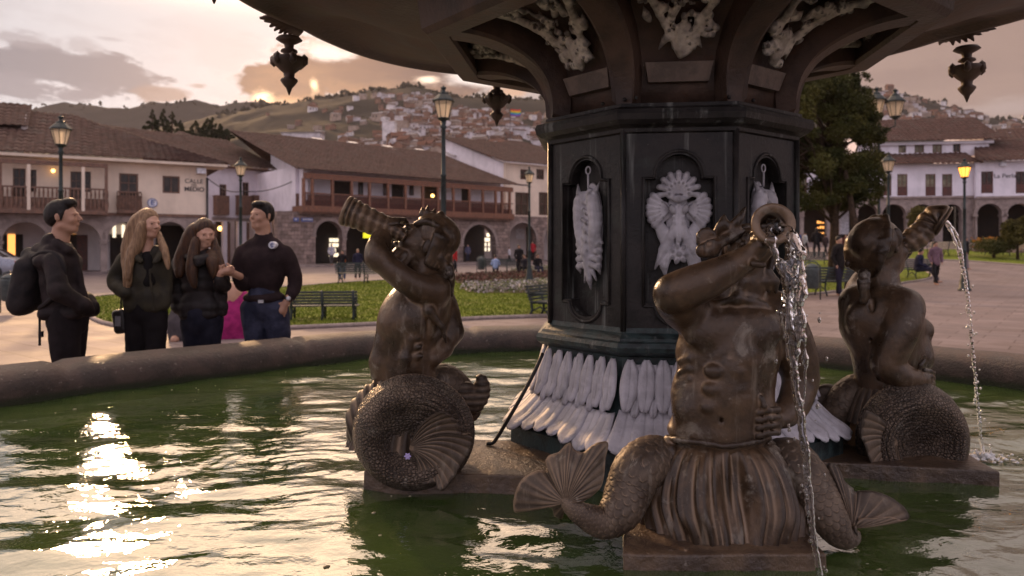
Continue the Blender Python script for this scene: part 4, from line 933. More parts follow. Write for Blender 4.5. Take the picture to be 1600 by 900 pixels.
# ------------------------------------------------------------------ C: house with the long red-brown gallery
def house_gallery():
    p0, p1 = P(474, 390, 60.6), P(797, 390, 75.3); B = Bld((p0.x, p0.y), (p1.x, p1.y)); L = B.L
    t = thing('gallery_house', 'stone arcaded house with a long red brown wooden gallery under a tiled roof', 'house', B.M @ Vector((0, 0, 0)))
    zf = B.z(474, 331); ze = B.z(474, 265); vg = 1.5
    ar = []
    for l, r in ((493, 535), (541, 588), (600, 648), (660, 710), (724, 775)): a, b = B.u(l), B.u(r); ar.append((a, b, B.z((l+r)/2, 345+(l-493)*.024)-(b-a)/2*.97))
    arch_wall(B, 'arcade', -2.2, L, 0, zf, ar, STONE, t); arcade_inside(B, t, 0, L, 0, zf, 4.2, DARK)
    # gallery: posts, rails, floor, back wall with doors
    slab(B, 'gallery_floor', t, -.3, L-.05, -.72, vg, zf+.0, zf+.5, WOODR); slab(B, 'gallery_beam', t, -.2, L-.1, -.60, -.35, ze-.75, ze-.28, WOODR)
    slab(B, 'floor_soffit_board', t, -.4, L, -.55, -.05, zf-.16, zf-.003, WOODB)  # brown wooden board under the gallery floor
    zt = B.z(474, 300, -.5); px = [474, 487.5, 519, 549, 577, 606, 633, 660, 684, 708, 733, 754, 774, 784, 796]
    for q in px: u = B.u(q, -.5); slab(B, 'gallery_post', t, u-.11, u+.11, -.63, -.42, zf+.5, ze-.76, WOODR)
    slab(B, 'hand_rail', t, -.2, L-.1, -.6, -.46, zt-.1, zt, WOODR); bm = bmesh.new()
    n = 150
    for k in range(n): u = -.2+(L-.1)*k/n; box(bm, u-.03, u+.03, -.55, -.5, zf+.5, zt-.1, B.M)
    bobj('gallery_balusters', bm, WOODD, t); slab(B, 'gallery_panel', t, -.2, L-.1, -.48, -.46, zf+.5, zf+.5+(zt-zf-.5)*.42, WOODD)
    D_ = [(B.u(a, vg), B.u(b, vg), zf+.5, B.z((a+b)/2, c, vg)) for a, b, c in ((522, 549, 283), (612, 631, 286), (663, 684, 290), (721, 732, 292))]
    wall(B, 'facade', 0, L, zf+.5, ze+.5, LILAC, t, D_, v=vg)
    for q in D_: slab(B, 'door', t, q[0], q[1], vg+.10, vg+.16, q[2], q[3], DARK)
    for a, b in ((560, 566), (599, 604), (640, 645)): u0_, z0_ = B.uz(a, 305, vg); u1_ = B.u(b, vg); window(B, u0_, u1_, z0_, B.z(a, 284, vg), t, WOODD, PANE, vg-.08, 0, 1)
    slab(B, 'skirting', t, 0.02, L, vg-.03, vg-.003, zf+.5, zf+1.6, WOODB)
    u, z = B.uz(675, 306, 1); bm = bmesh.new(); bmesh.ops.create_icosphere(bm, subdivisions=2, radius=.17, matrix=Matrix.Translation(B.M @ Vector((u, .9, z)))); bobj('gallery_lamp', bm, BULB, t, True)
    # roof: hipped to the right, with skylights
    zr = 12.8; ur = L
    uL = B.u(380, 14)
    roof(B, 'roof', t, -1.0, L+.6, ze-.05, zr, 14, None, .9, TILE, .42)
    bmb = bmesh.new(); bmb.faces.new([bmb.verts.new(B.M @ Vector(q)) for q in ((-.9, 14.05, zr-.12), (ur, 14.05, zr-.12), (L+.5, 24, ze+1), (10, 24, ze+1))]); bobj('back_slope', bmb, TILE, t)
    for a, b in ((500, 218), (556, 223), (610, 229), (661, 234), (706, 238)):
        # skylight: slanted pane lying on the slope
        for v_ in np.arange(1, 14, .05):
            z_ = ze-.15+(zr-ze)*(v_+.9)/14.9; u_, zz = B.uz(a, b, v_)
            if zz < z_: break
        sl = (zr-ze)/14.9; bm = bmesh.new(); box(bm, -.55, .55, -1.1, 1.1, 0, .10); bm.transform(B.M @ Matrix.Translation((u_, v_, z_+.06)) @ Matrix.Rotation(math.atan(sl), 4, 'X')); bobj('skylight', bm, pmat('skylight_sheet', (.55, .50, .50), None, 4, .4, 0, 0), t)
    # side wall on the street: white gable with window and small arch
    q0, q1 = P(474, 390, 60.75), P(423, 390, 70.6); S = Bld((q1.x, q1.y), (q0.x, q0.y)); S.n = Vector((S.d.y, -S.d.x, 0)); 
    if S.n.x < 0: S.n = -S.n
    S.M = Matrix(((S.d.x, S.n.x, 0, S.o.x), (S.d.y, S.n.y, 0, S.o.y), (0, 0, 1, 0), (0, 0, 0, 1)))
    w0, w1 = S.u(439), S.u(456); hole = (w0, w1, S.z(447, 304), S.z(447, 281)); a0, a1 = S.u(434), S.u(456)
    arch_wall(S, 'side_arcade', 0, S.L-.1, 0, S.z(470, 330), [(a0, a1, S.z(445, 345)-(a1-a0)/2)], OLDW, t, 0, .5); slab(S, 'passage_back', t, a0-.3, a1+.3, 1.8, 1.9, 0, 5, DARK); slab(S, 'passage_glow', t, a0+.6, a0+1.2, 1.7, 1.75, 2.2, 2.9, LITW)
    wall(S, 'gable_wall', 0, S.L-.1, S.z(470, 330)+.01, S.z(468, 264), LILAC, t, [hole], 0, .4); window(S, *hole, t, WOODB, CURT)
    bm = bmesh.new(); zt_ = S.z(468, 264)+.01; A = [bm.verts.new(S.M @ Vector((a, 0, b))) for a, b in ((0, zt_), (S.L-.1, zt_), (S.L-.1, zt_+.05), (.2, S.z(424, 226)), (0, S.z(424, 229)))]; C = [bm.verts.new(v.co+Vector((.35, .2, 0))) for v in A]
    bm.faces.new(A); bm.faces.new(C)
    for i in range(5): bm.faces.new((A[i], A[(i+1) % 5], C[(i+1) % 5], C[i]))
    bobj('gable', bm, LILAC, t)
    bm = bmesh.new(); tube(bm, [S.M @ Vector((S.u(461), -.1, 0)), S.M @ Vector((S.u(461), -.1, S.z(461, 281)))], .06, 6); bobj('drain_pipe', bm, INK, t, True)
    # lit shop fronts under the arches
    for a, b, c, d, m in ((514, 530, 371, 402, LITC), (757, 765, 363, 393, LITC)):
        u, z1 = B.uz(a, c, 4.1); u2 = B.u(b, 4.1); z0 = B.z(a, d, 4.1); bm = bmesh.new(); rg = random.Random(a)
        for i in range(3):
            for j in range(4):
                if rg.random() < .75: uu = u+(u2-u)*i/3; zz = z0+(z1-z0)*j/4; box(bm, uu+.03, uu+(u2-u)/3-.05, 4.0, 4.1, zz+.05, zz+(z1-z0)/4-.08, B.M)
        bobj('lit_window', bm, m, t)
    slab(B, 'hanging_sign', t, B.u(566), B.u(577), -.25, -.12, B.z(571, 372), B.z(571, 364), SIGNY)
    for a, b in ((459, 467), (471, 489)):
        s = thing('street_sign', 'blue street name plate on the stone corner, '+('narrower left one of the pair' if a == 459 else 'wider right one of the pair'), 'sign', P((a+b)/2, 343, 60)); 
        u, z = B.uz(a, 346, -.1); bm = bmesh.new(); box(bm, u, B.u(b, -.1), -.10, -.04, z, B.z(a, 340, -.1), B.M); bobj('plate', bm, BLUE, s)
        bm = bmesh.new(); uu = B.u(b, -.1)
        rg = random.Random(a); x = u+.12
        while x < uu-.15: w_ = rg.uniform(.06, .13); box(bm, x, x+w_, -.125, -.105, z+.12, z+.24, B.M); x += w_+.05
        bobj('lettering', bm, ENAM, s)
    volume(B, t, .0, L, vg+.36, 24, zf+.2, ze+.4, LILAC)
    slab(B, 'pavement_step', t, -3, L+3, -2.6, -.26, 0, .14, STONE2)
house_gallery()
# ------------------------------------------------------------------ D: cream house behind the column
def house_right_cream():
    p0, p1 = P(790, 390, 79), P(1010, 390, 92); B = Bld((p0.x, p0.y), (p1.x, p1.y)); L = B.L; u1 = B.L
    t = thing('tall_cream_house', 'tall pale house right of the gallery house, partly hidden by the fountain column', 'house', B.M @ Vector((0, 0, 0)))
    zf = B.z(790, 337); ze = B.z(790, 254); ar = []
    for l, r in ((795, 838), (850, 895), (905, 950), (955, 990)): a, b = B.u(l), B.u(r); ar.append((a, b, B.z((l+r)/2, 348)-(b-a)/2*.97))
    arch_wall(B, 'arcade', 0, u1, 0, zf, ar, STONE, t); arcade_inside(B, t, 0, u1, 0, zf, 4, OLDW)
    W_ = [(B.u(a), B.u(b), B.z(a, d), B.z(a, c)) for a, b, c, d in ((813, 825, 264, 280), (805, 826, 300, 336), (838, 850, 264, 280), (842, 862, 300, 336), (900, 920, 300, 336))]
    wall(B, 'facade', 0, u1, zf+.01, ze, CREAM, t, W_)
    for q in W_: window(B, *q, t, WOODD, PANE, bars=1)
    roof(B, 'roof', t, -.8, u1, ze+.02, ze+4.4, 13, None, .9, TILE, .42)
    # long white side wall stepping back above the neighbour's roof
    zt = ze; bm = bmesh.new(); pts = [(0.36, 3), (13, 3), (13, ze+4.2), (.36, ze-.05)]
    A = [bm.verts.new(B.M @ Vector((-.02, a, b))) for a, b in pts]; C = [bm.verts.new(B.M @ Vector((.35, a, b))) for a, b in pts]; bm.faces.new(A); bm.faces.new(C)
    for i in range(4): bm.faces.new((A[i], A[(i+1) % 4], C[(i+1) % 4], C[i]))
    bobj('gable', bm, LILAC, t)
    slab(B, 'wall_text', t, B.u(810), B.u(825), -.03, -.003, B.z(815, 290), B.z(815, 288), INK)
    doorway(B, t, 806, 819, 357, 4.0, ENAM, 2.6, 'notice_board'); doorway(B, t, 822, 834, 352, 4.0, DARK)
    B2 = Bld(tuple(P(770, 390, 112))[:2], tuple(P(900, 390, 118))[:2]); t2 = thing('rear_house', 'low tiled house just left of the column behind the pale house', 'house', B2.M @ Vector((0, 0, 0)))
    z0 = B2.z(830, 250); roof(B2, 'roof', t2, 0, B2.L, z0, B2.z(830, 222, 8), 8, lambda u: 1-abs(u/B2.L*2-1)**2*.8, .6, TILE, .5); slab(B2, 'facade', t2, 0, B2.L, 0, .3, 0, z0, OLDW)
house_right_cream()
# ------------------------------------------------------------------ E: white colonial range on the right
def house_right():
    p0, p1 = P(1180, 390, 66.5), P(1524, 390, 63.2); B = Bld((p0.x, p0.y), (p1.x, p1.y)); L = B.L; u0 = B.u(1150); g0 = 1.9
    t = thing('colonial_range', 'long white two storey range with dark sash windows over a stone arcade', 'house', B.M @ Vector((0, 0, 0)))
    zf = B.z(1450, 309); ze = B.z(1450, 256); ar = []
    for l, r in ((1165, 1205), (1212, 1250), (1256, 1292), (1298, 1334), (1340, 1372), (1378, 1416), (1421, 1461), (1473, 1503)): a, b = B.u(l), B.u(r); ar.append((a, b, B.z((l+r)/2, 319)-(b-a)/2*.97))
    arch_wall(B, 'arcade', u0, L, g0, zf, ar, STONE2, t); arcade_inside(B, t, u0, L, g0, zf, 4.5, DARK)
    W_ = [(B.u(a), B.u(b), B.z(a, 306), B.z(a, 272)) for a, b in ((1200, 1216), (1245, 1261), (1290, 1306), (1340, 1356), (1380, 1393), (1402, 1418), (1446, 1462), (1472, 1488))]
    wall(B, 'facade', u0, L, zf+.01, ze, LILAC, t, W_)
    for q in W_: window(B, *q, t, WOODB, CURT, bars=1, hb=1); slab(B, 'lower_panel', t, q[0]+.05, q[1]-.05, .0, .05, q[2], q[2]+(q[3]-q[2])*.42, WOODD)
    slab(B, 'cornice', t, u0, L, -.16, -.003, zf-.05, zf+.13, STONE2); roof(B, 'roof', t, u0, L+.3, ze-.05, ze+1.25, 2.9, None, .8, TILED, .42)
    # upper storey, set back
    v = 3.0; z1 = B.z(1450, 221, v); zb = ze+1.0; q0, q1 = B.u(1340, v), B.u(1545, v)
    W2 = [(B.u(a, v), B.u(b, v), B.z(a, d, v), B.z(a, c, v)) for a, b, c, d in ((1366, 1376, 224, 240), (1404, 1416, 224, 239), (1429, 1444, 223, 239), (1457, 1472, 223, 239), (1489, 1501, 221, 238))]
    wall(B, 'upper_facade', q0, q1, zb, z1, LILAC, t, W2, v=v)
    for q in W2: window(B, *q, t, WOODB, CURT if q != W2[-1] else PANE, v=v+.12, bars=1, hb=0)
    zr = B.z(1480, 186, v+6.5); roof(B, 'upper_roof', t, q0-.5, q1+1.2, z1+.0, zr, 6, None, .7, TILED, .42, v0=v); slab(B, 'upper_eaves', t, q0, q1+.3, v-.3, v-.004, z1-.30, z1-.05, LILAC)
    bm = bmesh.new(); pts = [(v+.36, zb-2), (v+12, zb-2), (v+12, z1), (v+6, zr-.15), (v+.36, z1+.3)]
    for e in (q1, q0+.3):
        A = [bm.verts.new(B.M @ Vector((e, a, b))) for a, b in pts]; C = [bm.verts.new(B.M @ Vector((e-.3, a, b))) for a, b in pts]; bm.faces.new(A); bm.faces.new(C)
        for i in range(5): bm.faces.new((A[i], A[(i+1) % 5], C[(i+1) % 5], C[i]))
    bobj('gable', bm, LILAC, t)
    # shop fronts deep inside the arcade
    for a, b, c, d, m in ((1276, 1288, 342, 366, LITW), (1311, 1326, 330, 366, ENAM), (1300, 1309, 346, 366, LITW), (1345, 1356, 346, 364, LITW), (1232, 1243, 345, 366, LITC)):
        u, z = B.uz(a, c, 2.2); u2 = B.u(b, 2.2); bm = bmesh.new(); zz = B.z(a, d, 2.2)
        if m is ENAM: box(bm, u, u2, 2.1, 2.2, zz, z, B.M)
        else:
            for i in range(3):
                for j in range(3): x0 = u+(u2-u)*i/3; y0 = zz+(z-zz)*j/3; box(bm, x0+.03, x0+(u2-u)/3-.04, 2.1, 2.2, y0+.05, y0+(z-zz)/3*random.uniform(.3, .8), B.M)
        bobj('banner' if m is ENAM else 'lit_window', bm, m, t)
    volume(B, t, u0, L, .72, 14, zf, ze, LILAC)
    # E2: next house to the right
    p0, p1 = P(1524.5, 390, 62.6), P(1760, 390, 60); B = Bld((p0.x, p0.y), (p1.x, p1.y)); L = B.L
    t = thing('colonial_house', 'white house at the right edge with dark red windows and a shop name', 'house', B.M @ Vector((0, 0, 0)))
    zf = B.z(1560, 309); ze = B.z(1560, 252); ar = [(B.u(l), B.u(r), B.z((l+r)/2, 318)-(B.u(r)-B.u(l))/2*.97) for l, r in ((1527, 1566), (1574, 1612), (1620, 1660), (1670, 1710))]
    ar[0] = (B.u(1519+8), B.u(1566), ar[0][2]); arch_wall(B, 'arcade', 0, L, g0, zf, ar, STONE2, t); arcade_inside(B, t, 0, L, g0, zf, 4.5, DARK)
    W_ = [(B.u(a), B.u(b), B.z(a, 302), B.z(a, 268)) for a, b in ((1533, 1552), (1587, 1606), (1640, 1660))]
    wall(B, 'facade', 0, L, zf+.01, ze, LILAC, t, W_)
    for q in W_: window(B, *q, t, WOODD, PANE, bars=1, hb=1); slab(B, 'lower_panel', t, q[0]+.05, q[1]-.05, .0, .05, q[2], q[2]+(q[3]-q[2])*.42, WOODD)
    slab(B, 'cornice', t, 0, L, -.16, -.003, zf-.05, zf+.13, STONE2); roof(B, 'roof', t, 0, L, ze-.05, ze+2.6, 6, lambda u: min(1, .15+u/2.2), .8, TILED, .42); volume(B, t, 0, L, .72, 13, zf, ze, LILAC)
    writing(B, 'La Perla', 1570, 275, .52, INK, t); slab(B, 'gallery_lamp', t, B.u(1561), B.u(1570), -.35, -.05, B.z(1565, 260), B.z(1565, 254), ENAM)
    u, z = B.uz(1577, 355, .9); bm = bmesh.new(); bmesh.ops.create_icosphere(bm, subdivisions=2, radius=.2, matrix=Matrix.Translation(B.M @ Vector((u, .4, z)))); bobj('arcade_lamp', bm, BULB, t, True)
    # broad stone steps in front of both
    B = Bld(tuple(P(1150, 390, 65.5))[:2], tuple(P(1780, 390, 59))[:2]); st = bmesh.new()
    for k in range(5): box(st, 0, B.L, -2.2+.38*k, 0.2, .5+.28*k, .5+.28*(k+1), B.M)
    tag(bobj('steps', st, STONE2), kind='structure')
    # roofs behind at the right
    B3 = Bld(tuple(P(1568, 390, 84))[:2], tuple(P(1720, 390, 80))[:2]); t3 = thing('rear_house', 'dark roofed house behind the right edge of the white range', 'house', B3.M @ Vector((0, 0, 0)))
    roof(B3, 'roof', t3, 0, B3.L, B3.z(1600, 225), B3.z(1600, 200, 7), 7, None, .6, TILED, .5); slab(B3, 'facade', t3, 0, B3.L, 0, .3, 0, B3.z(1600, 225), OLDW)
    for i in range(3): a = 1572+i*13; slab(B3, 'roof_box', t3, B3.u(a, 5), B3.u(a+9, 5), 5, 8, B3.z(a, 222, 5), B3.z(a, 207, 5), (LILAC, OLDW, CREAM)[i])
house_right()
# ------------------------------------------------------------------ hills, hillside town, distant trees
def ridge_near(px):
    return np.interp(px, [-900, -300, 150, 300, 380, 420, 470, 520, 580, 640, 680, 705, 760, 800, 845, 900, 1000, 1100, 1250, 1330, 1380, 1440, 1480, 1520, 1560, 1600, 1700, 1900, 2500], [240, 235, 215, 190, 172, 164, 158, 151, 140, 135, 142, 152, 151, 152, 156, 150, 135, 120, 120, 128, 140, 156, 166, 178, 186, 188, 176, 150, 170])
def ridge_far(px):
    return np.interp(px, [-900, -200, 50, 100, 150, 200, 235, 270, 305, 340, 380, 430, 480, 600, 800], [190, 175, 172, 160, 165, 171, 158, 161, 156, 165, 159, 162, 170, 190, 220])
HILLM = pmat('hill_scrub', (.026, .022, .018), (.014, .013, .011), .018, .95, 0, 0, spec=.05)
HILLF = pmat('far_hill', (.030, .025, .022), (.022, .019, .017), .006, .95, 0, 0, spec=.05)
D0, D1 = 125., 780.
def hill_z(px, D, rf=None, d0=D0, d1=D1, pw=1.25):
    zr = E+(HY-(rf or ridge_near)(px))/F*d1; s = np.clip((D-d0)/(d1-d0), 0, 1.6); base = zr*np.where(s <= 1, s**pw, 1-(s-1)*.9)
    x = (px-800)/F*D; n = fbm(np.stack([x*.012, D*.012, x*0], -1), 5)
    return base+n*16*s*(1-np.exp(-((s-1)/.12)**2))+fbm(np.stack([x*.06, D*.06, x*0+4], -1), 3)*3*s
def build_hill(name, mat, rf, d0, d1, p0, p1, pw):
    pxs = np.arange(p0, p1, 5.0); Ds = np.concatenate([np.geomspace(d0, d1, 90), np.linspace(d1*1.01, d1*1.2, 8)]); PX, DD = np.meshgrid(pxs, Ds); Z = hill_z(PX, DD, rf, d0, d1, pw)
    v = np.stack([(PX-800)/F*DD, DD, Z], -1).reshape(-1, 3); nx = len(pxs); i, j = np.meshgrid(np.arange(nx-1), np.arange(len(Ds)-1)); a = (j*nx+i).ravel()
    tag(nobj(name, v, np.stack([a, a+1, a+nx+1, a+nx], 1), mat), kind='structure')
build_hill('hill', HILLM, ridge_near, D0, D1, -450, 2250, 1.25)
build_hill('far_hills', HILLF, ridge_far, 700., 1150., -450, 800, 1.0)
def ridge_trees():
    vs = []; fs = []; rg = np.random.default_rng(3)
    for k in range(330):
        u = rg.random()
        if u < .62: px = rg.uniform(330, 850); D = D1*rg.uniform(.97, 1.02); z = float(hill_z(np.array([px]), np.array([D]))[0])
        elif u < .8: px = rg.uniform(1360, 1640); D = D1*rg.uniform(.97, 1.02); z = float(hill_z(np.array([px]), np.array([D]))[0])
        else: px = rg.uniform(40, 420); D = 1150*rg.uniform(.98, 1.01); z = float(hill_z(np.array([px]), np.array([D]), ridge_far, 700., 1150., 1.0)[0])
        s = D/780*rg.uniform(.4, 1.0)*(3.2 if rg.random() < .85 else 6); x = (px-800)/F*D
        for q in range(5):
            c = np.array([x, D, z])+rg.normal(size=3)*s*np.array([.5, .5, .3])+np.array([0, 0, s*.5]); r = s*rg.uniform(.3, .6); b = len(vs)
            vs += [c+r*np.array(w) for w in ((1, 0, 0), (-1, 0, 0), (0, 1, 0), (0, -1, 0), (0, 0, 1.2), (0, 0, -1))]
            fs += [(b+i, b+j, b+m) for i, j, m in ((0, 2, 4), (2, 1, 4), (1, 3, 4), (3, 0, 4), (2, 0, 5), (1, 2, 5), (3, 1, 5), (0, 3, 5))]
    o = nobj('ridge_wood', vs, fs, pmat('ridge_foliage', (.03, .03, .018), None, .1, .95, 0, 0, spec=.05), None, False); tag(o, 'far off scattered trees growing along the skyline of the hills', 'woodland', kind='stuff')
ridge_trees()
def hillside_town():
    rg = random.Random(11); wallc = [pmat('far_wall_%d' % i, c, None, .3, .9, 0, 0, spec=.1) for i, c in enumerate(((.80, .74, .74), (.30, .17, .12), (.42, .32, .26), (.22, .13, .10), (.66, .60, .62), (.34, .26, .22)))]
    roofc = [pmat('far_roof_%d' % i, c, None, .3, .9, 0, 0, spec=.1) for i, c in enumerate(((.17, .08, .055), (.10, .06, .05), (.28, .25, .25)))]
    protos = []
    for i in range(14):
        w, d, h = rg.uniform(4, 9), rg.uniform(4, 7), rg.uniform(2.5, 5); bm = bmesh.new(); r = rg.uniform(1, 2.2) if i % 4 else .4
        A = [bm.verts.new(p) for p in ((-w/2, -d/2, -6), (w/2, -d/2, -6), (w/2, d/2, -6), (-w/2, d/2, -6), (-w/2, -d/2, h), (w/2, -d/2, h), (w/2, d/2, h), (-w/2, d/2, h), (-w/2, 0, h+r), (w/2, 0, h+r))]
        for f in ((0, 1, 5, 4), (1, 2, 6, 9, 5), (2, 3, 7, 6), (3, 0, 4, 8, 7)): bm.faces.new([A[q] for q in f])
        o = .4; Bv = [bm.verts.new(p) for p in ((-w/2-o, -d/2-o, h-.3), (w/2+o, -d/2-o, h-.3), (w/2+o, 0, h+r+.05), (-w/2-o, 0, h+r+.05), (w/2+o, d/2+o, h-.3), (-w/2-o, d/2+o, h-.3))]
        for f in ((0, 1, 2, 3), (3, 2, 4, 5)): bm.faces.new([Bv[q] for q in f]).material_index = 1
        for q in range(int(w/2.2)):                          # dark window openings
            x = -w/2+1.1+q*2.2; vs_ = [bm.verts.new(p) for p in ((x-.4, -d/2-.03, h-2.4), (x+.4, -d/2-.03, h-2.4), (x+.4, -d/2-.03, h-1.2), (x-.4, -d/2-.03, h-1.2))]; bm.faces.new(vs_).material_index = 2
        me = bpy.data.meshes.new('hillside_house'); bm.to_mesh(me); bm.free(); me.materials.append(wallc[i % 6]); me.materials.append(roofc[i % 3]); me.materials.append(DARK); protos.append(me)
    n = 0
    sv, sf, sm = [], [], []
    while n < 1500:
        if n < 230 or n > 450: px = rg.triangular(400, 862, 740); D = 250+rg.random()**1.15*430
        else: px = rg.uniform(1372, 1620); D = rg.uniform(520, 775)
        if px < 600 and D > 400 and rg.random() < .8: continue
        if n >= 280:                     # the rest of the town as one mass
            z = float(hill_z(np.array([px]), np.array([D]))[0]); me = rg.choice(protos); s = rg.uniform(.5, .95); a = rg.uniform(-.6, .6); b = len(sv)
            co = np.empty(len(me.vertices)*3, np.float32); me.vertices.foreach_get('co', co); co = co.reshape(-1, 3)*s
            for p_ in co: sv.append(((px-800)/F*D+p_[0]*math.cos(a)-p_[1]*math.sin(a), D+p_[0]*math.sin(a)+p_[1]*math.cos(a), z+p_[2]))
            for p_ in me.polygons:
                if p_.material_index < 2: sf.append([b+i for i in p_.vertices]); sm.append((protos.index(me) % 6) if p_.material_index == 0 else 6+protos.index(me) % 3)
            n += 1; continue
        z = float(hill_z(np.array([px]), np.array([D]))[0]); py = HY-(z-E)/D*F
        n += 1; o = bpy.data.objects.new('hillside_house', rg.choice(protos)); COL.objects.link(o); o.location = ((px-800)/F*D, D, z); o.rotation_euler = (0, 0, rg.uniform(-.6, .6)+(1.57 if rg.random() < .25 else 0)); s = rg.uniform(.8, 1.25); o.scale = (s, s, s)
        tag(o, 'tiny distant house of the town spread over the hillside', 'house', 'houses scattered over the hillside')
    me = bpy.data.meshes.new('town_mass'); me.from_pydata(sv, [], sf); o = link('town_mass', me, wallc+roofc); me.polygons.foreach_set('material_index', sm); tag(o, 'dense mass of tiny far houses covering the hillside', 'town', kind='stuff')
    for px, py, D, w, h, lab in ((607, 200, 420, 7, 11, 'bright white block standing out in the middle of the hillside town'), (625, 192, 470, 9, 7, 'pinkish block just right of the bright white one on the hillside')):
        p = P(px, py+7, D); bm = bmesh.new(); box(bm, -w/2, w/2, 0, 8, -14, h*.55); box(bm, -w/2-.3, w/2+.3, -.3, 8.3, h*.55+.003, h*.55+.5)
        for q in range(3): box(bm, -w/2+.6+q*2.1, -w/2+1.7+q*2.1, -.06, -.003, h*.1, h*.35, mat=0)
        me = bobj('tower_block', bm, wallc[0] if w == 7 else wallc[2]); me.location = p; tag(me, lab, 'building')
    # long pale sheds low on the slope
    for px, py, D, w in ((470, 206, 380, 20), (800, 196, 450, 22)):
        p = P(px, py+3, D); bm = bmesh.new(); box(bm, -w/2, w/2, 0, 9, -4, .4); box(bm, -w/2-.4, w/2+.4, -.4, 9.4, 0.403, .8, mat=1)
        o = bobj('long_shed', bm, [wallc[4], roofc[2]]); o.location = p; tag(o, 'long pale low building among hillside houses, ' + {470: 'above the left end of the gallery roof', 560: 'left of the bright white block', 690: 'behind the tall lamp post', 760: 'right of the tall lamp post', 800: 'highest one near the rainbow flag'}[px], 'building')
hillside_town()
# rainbow flag on the hill
def flag():
    D = 300; t = thing('rainbow_flag', 'rainbow striped flag flying above the hillside town', 'flag', P(799, 192, D)); bm = bmesh.new(); a = P(797.2, 196, D); tube(bm, [a+Vector((0, 0, -7)), P(797.2, 168, D)], .12, 6); bobj('pole', bm, INK, t)
    cols = ((.65, .02, .02), (.80, .22, .02), (.85, .65, .03), (.05, .35, .08), (.05, .30, .60), (.10, .06, .40), (.30, .05, .35)); p0, p1 = P(797.5, 171, D), P(813.5, 181.5, D); w = p1.x-p0.x; h = p0.z-p1.z; vs = []; fs = []
    for i in range(8):
        for j in range(13): s = j/12; vs.append((p0.x+w*s, D+.5*math.sin(s*8), p0.z-h*i/7-.25*h*s*0+.22*math.sin(s*6+1)*(.5+s)))
    for i in range(7):
        for j in range(12): fs.append((i*13+j, i*13+j+1, (i+1)*13+j+1, (i+1)*13+j))
    o = nobj('cloth', vs, fs, [pmat('flag_stripe_%d' % i, c, c, 5, .8, 0, 0) for i, c in enumerate(cols)], t); o.data.polygons.foreach_set('material_index', np.repeat(np.arange(7), 12).astype(np.int32)); o.modifiers.new('s', 'SOLIDIFY').thickness = .05
flag()
# ------------------------------------------------------------------ evening haze
def build_haze():
    bm = bmesh.new(); box(bm, -1700, 1700, -420, 1420, -2.5, 320); o = bobj('haze', bm, []); m = bpy.data.materials.new('haze_air'); m.use_nodes = True; t = m.node_tree
    for n in list(t.nodes): t.nodes.remove(n)
    out = t.nodes.new('ShaderNodeOutputMaterial'); v = t.nodes.new('ShaderNodeVolumePrincipled'); v.inputs['Density'].default_value = .00011; v.inputs['Color'].default_value = (.95, .86, .86, 1); v.inputs['Anisotropy'].default_value = .1
    t.links.new(v.outputs[0], out.inputs['Volume']); o.data.materials.append(m); tag(o, kind='stuff', label='thin warm evening haze filling the air', cat='haze')
build_haze()
# ------------------------------------------------------------------ street furniture
LAMPM = pmat('lamp_post_iron', (.022, .034, .034), (.012, .018, .018), 8, .5, 0, .2, 30, spec=.4)
def glassy(name, c, e=0):
    m = bpy.data.materials.new(name); m.use_nodes = True; b = m.node_tree.nodes['Principled BSDF']; b.inputs['Base Color'].default_value = tuple(c)+(1,); b.inputs['Roughness'].default_value = .25; b.inputs['Transmission Weight'].default_value = .55 if not e else 0
    t_ = m.node_tree; tr = t_.nodes.new('ShaderNodeBsdfTranslucent'); tr.inputs[0].default_value = tuple(c)+(1,); mx = t_.nodes.new('ShaderNodeMixShader'); mx.inputs[0].default_value = 0 if e else .75; t_.links.new(b.outputs[0], mx.inputs[1]); t_.links.new(tr.outputs[0], mx.inputs[2]); t_.links.new(mx.outputs[0], t_.nodes['Material Output'].inputs['Surface'])
    if e: b.inputs['Emission Color'].default_value = (1, .36, .05, 1); b.inputs['Emission Strength'].default_value = e
    return m
FROST = glassy('frosted_lantern_glass', (.92, .84, .74)); LITG = glassy('lit_lantern_glass', (.9, .4, .1), 2.6)
def lantern(c, s, root, lit=False):
    """s: height of the whole head"""
    def pr(name, prof, mat, seg=8, sm=False, par=root):
        bm = bmesh.new(); lathe(bm, [(r*s, z*s) for r, z in prof], c.x, c.y, seg, c.z, a0=.39); return bobj(name, bm, mat, par, sm)
    pr('lantern_base', [(.07, -.06), (.10, -.02), (.16, .0), (.19, .03), (.17, .055)], LAMPM)
    g = pr('glass', [(.165, .056), (.285, .53)], LITG if lit else FROST)
    bm = bmesh.new()
    for k in range(8):
        a = .39+k*math.pi/4; tube(bm, [c+Vector((.170*s*math.cos(a), .170*s*math.sin(a), .05*s)), c+Vector((.292*s*math.cos(a), .292*s*math.sin(a), .54*s))], .012*s, 4)
    bobj('glazing_bars', bm, LAMPM, g)
    pr('lantern_roof', [(.30, .53), (.345, .545), (.34, .58), (.22, .70), (.15, .76), (.15, .80), (.10, .82), (.06, .86), (.05, .90), (.085, .93), (.09, .97), (.03, 1.0), (.008, 1.04)], LAMPM)
    if lit: bm = bmesh.new(); bmesh.ops.create_icosphere(bm, subdivisions=2, radius=.13*s, matrix=Matrix.Translation(c+Vector((0, 0, .32*s)))); bobj('bulb', bm, emat('lamp_flame', (1, .75, .35), 9), root, True)
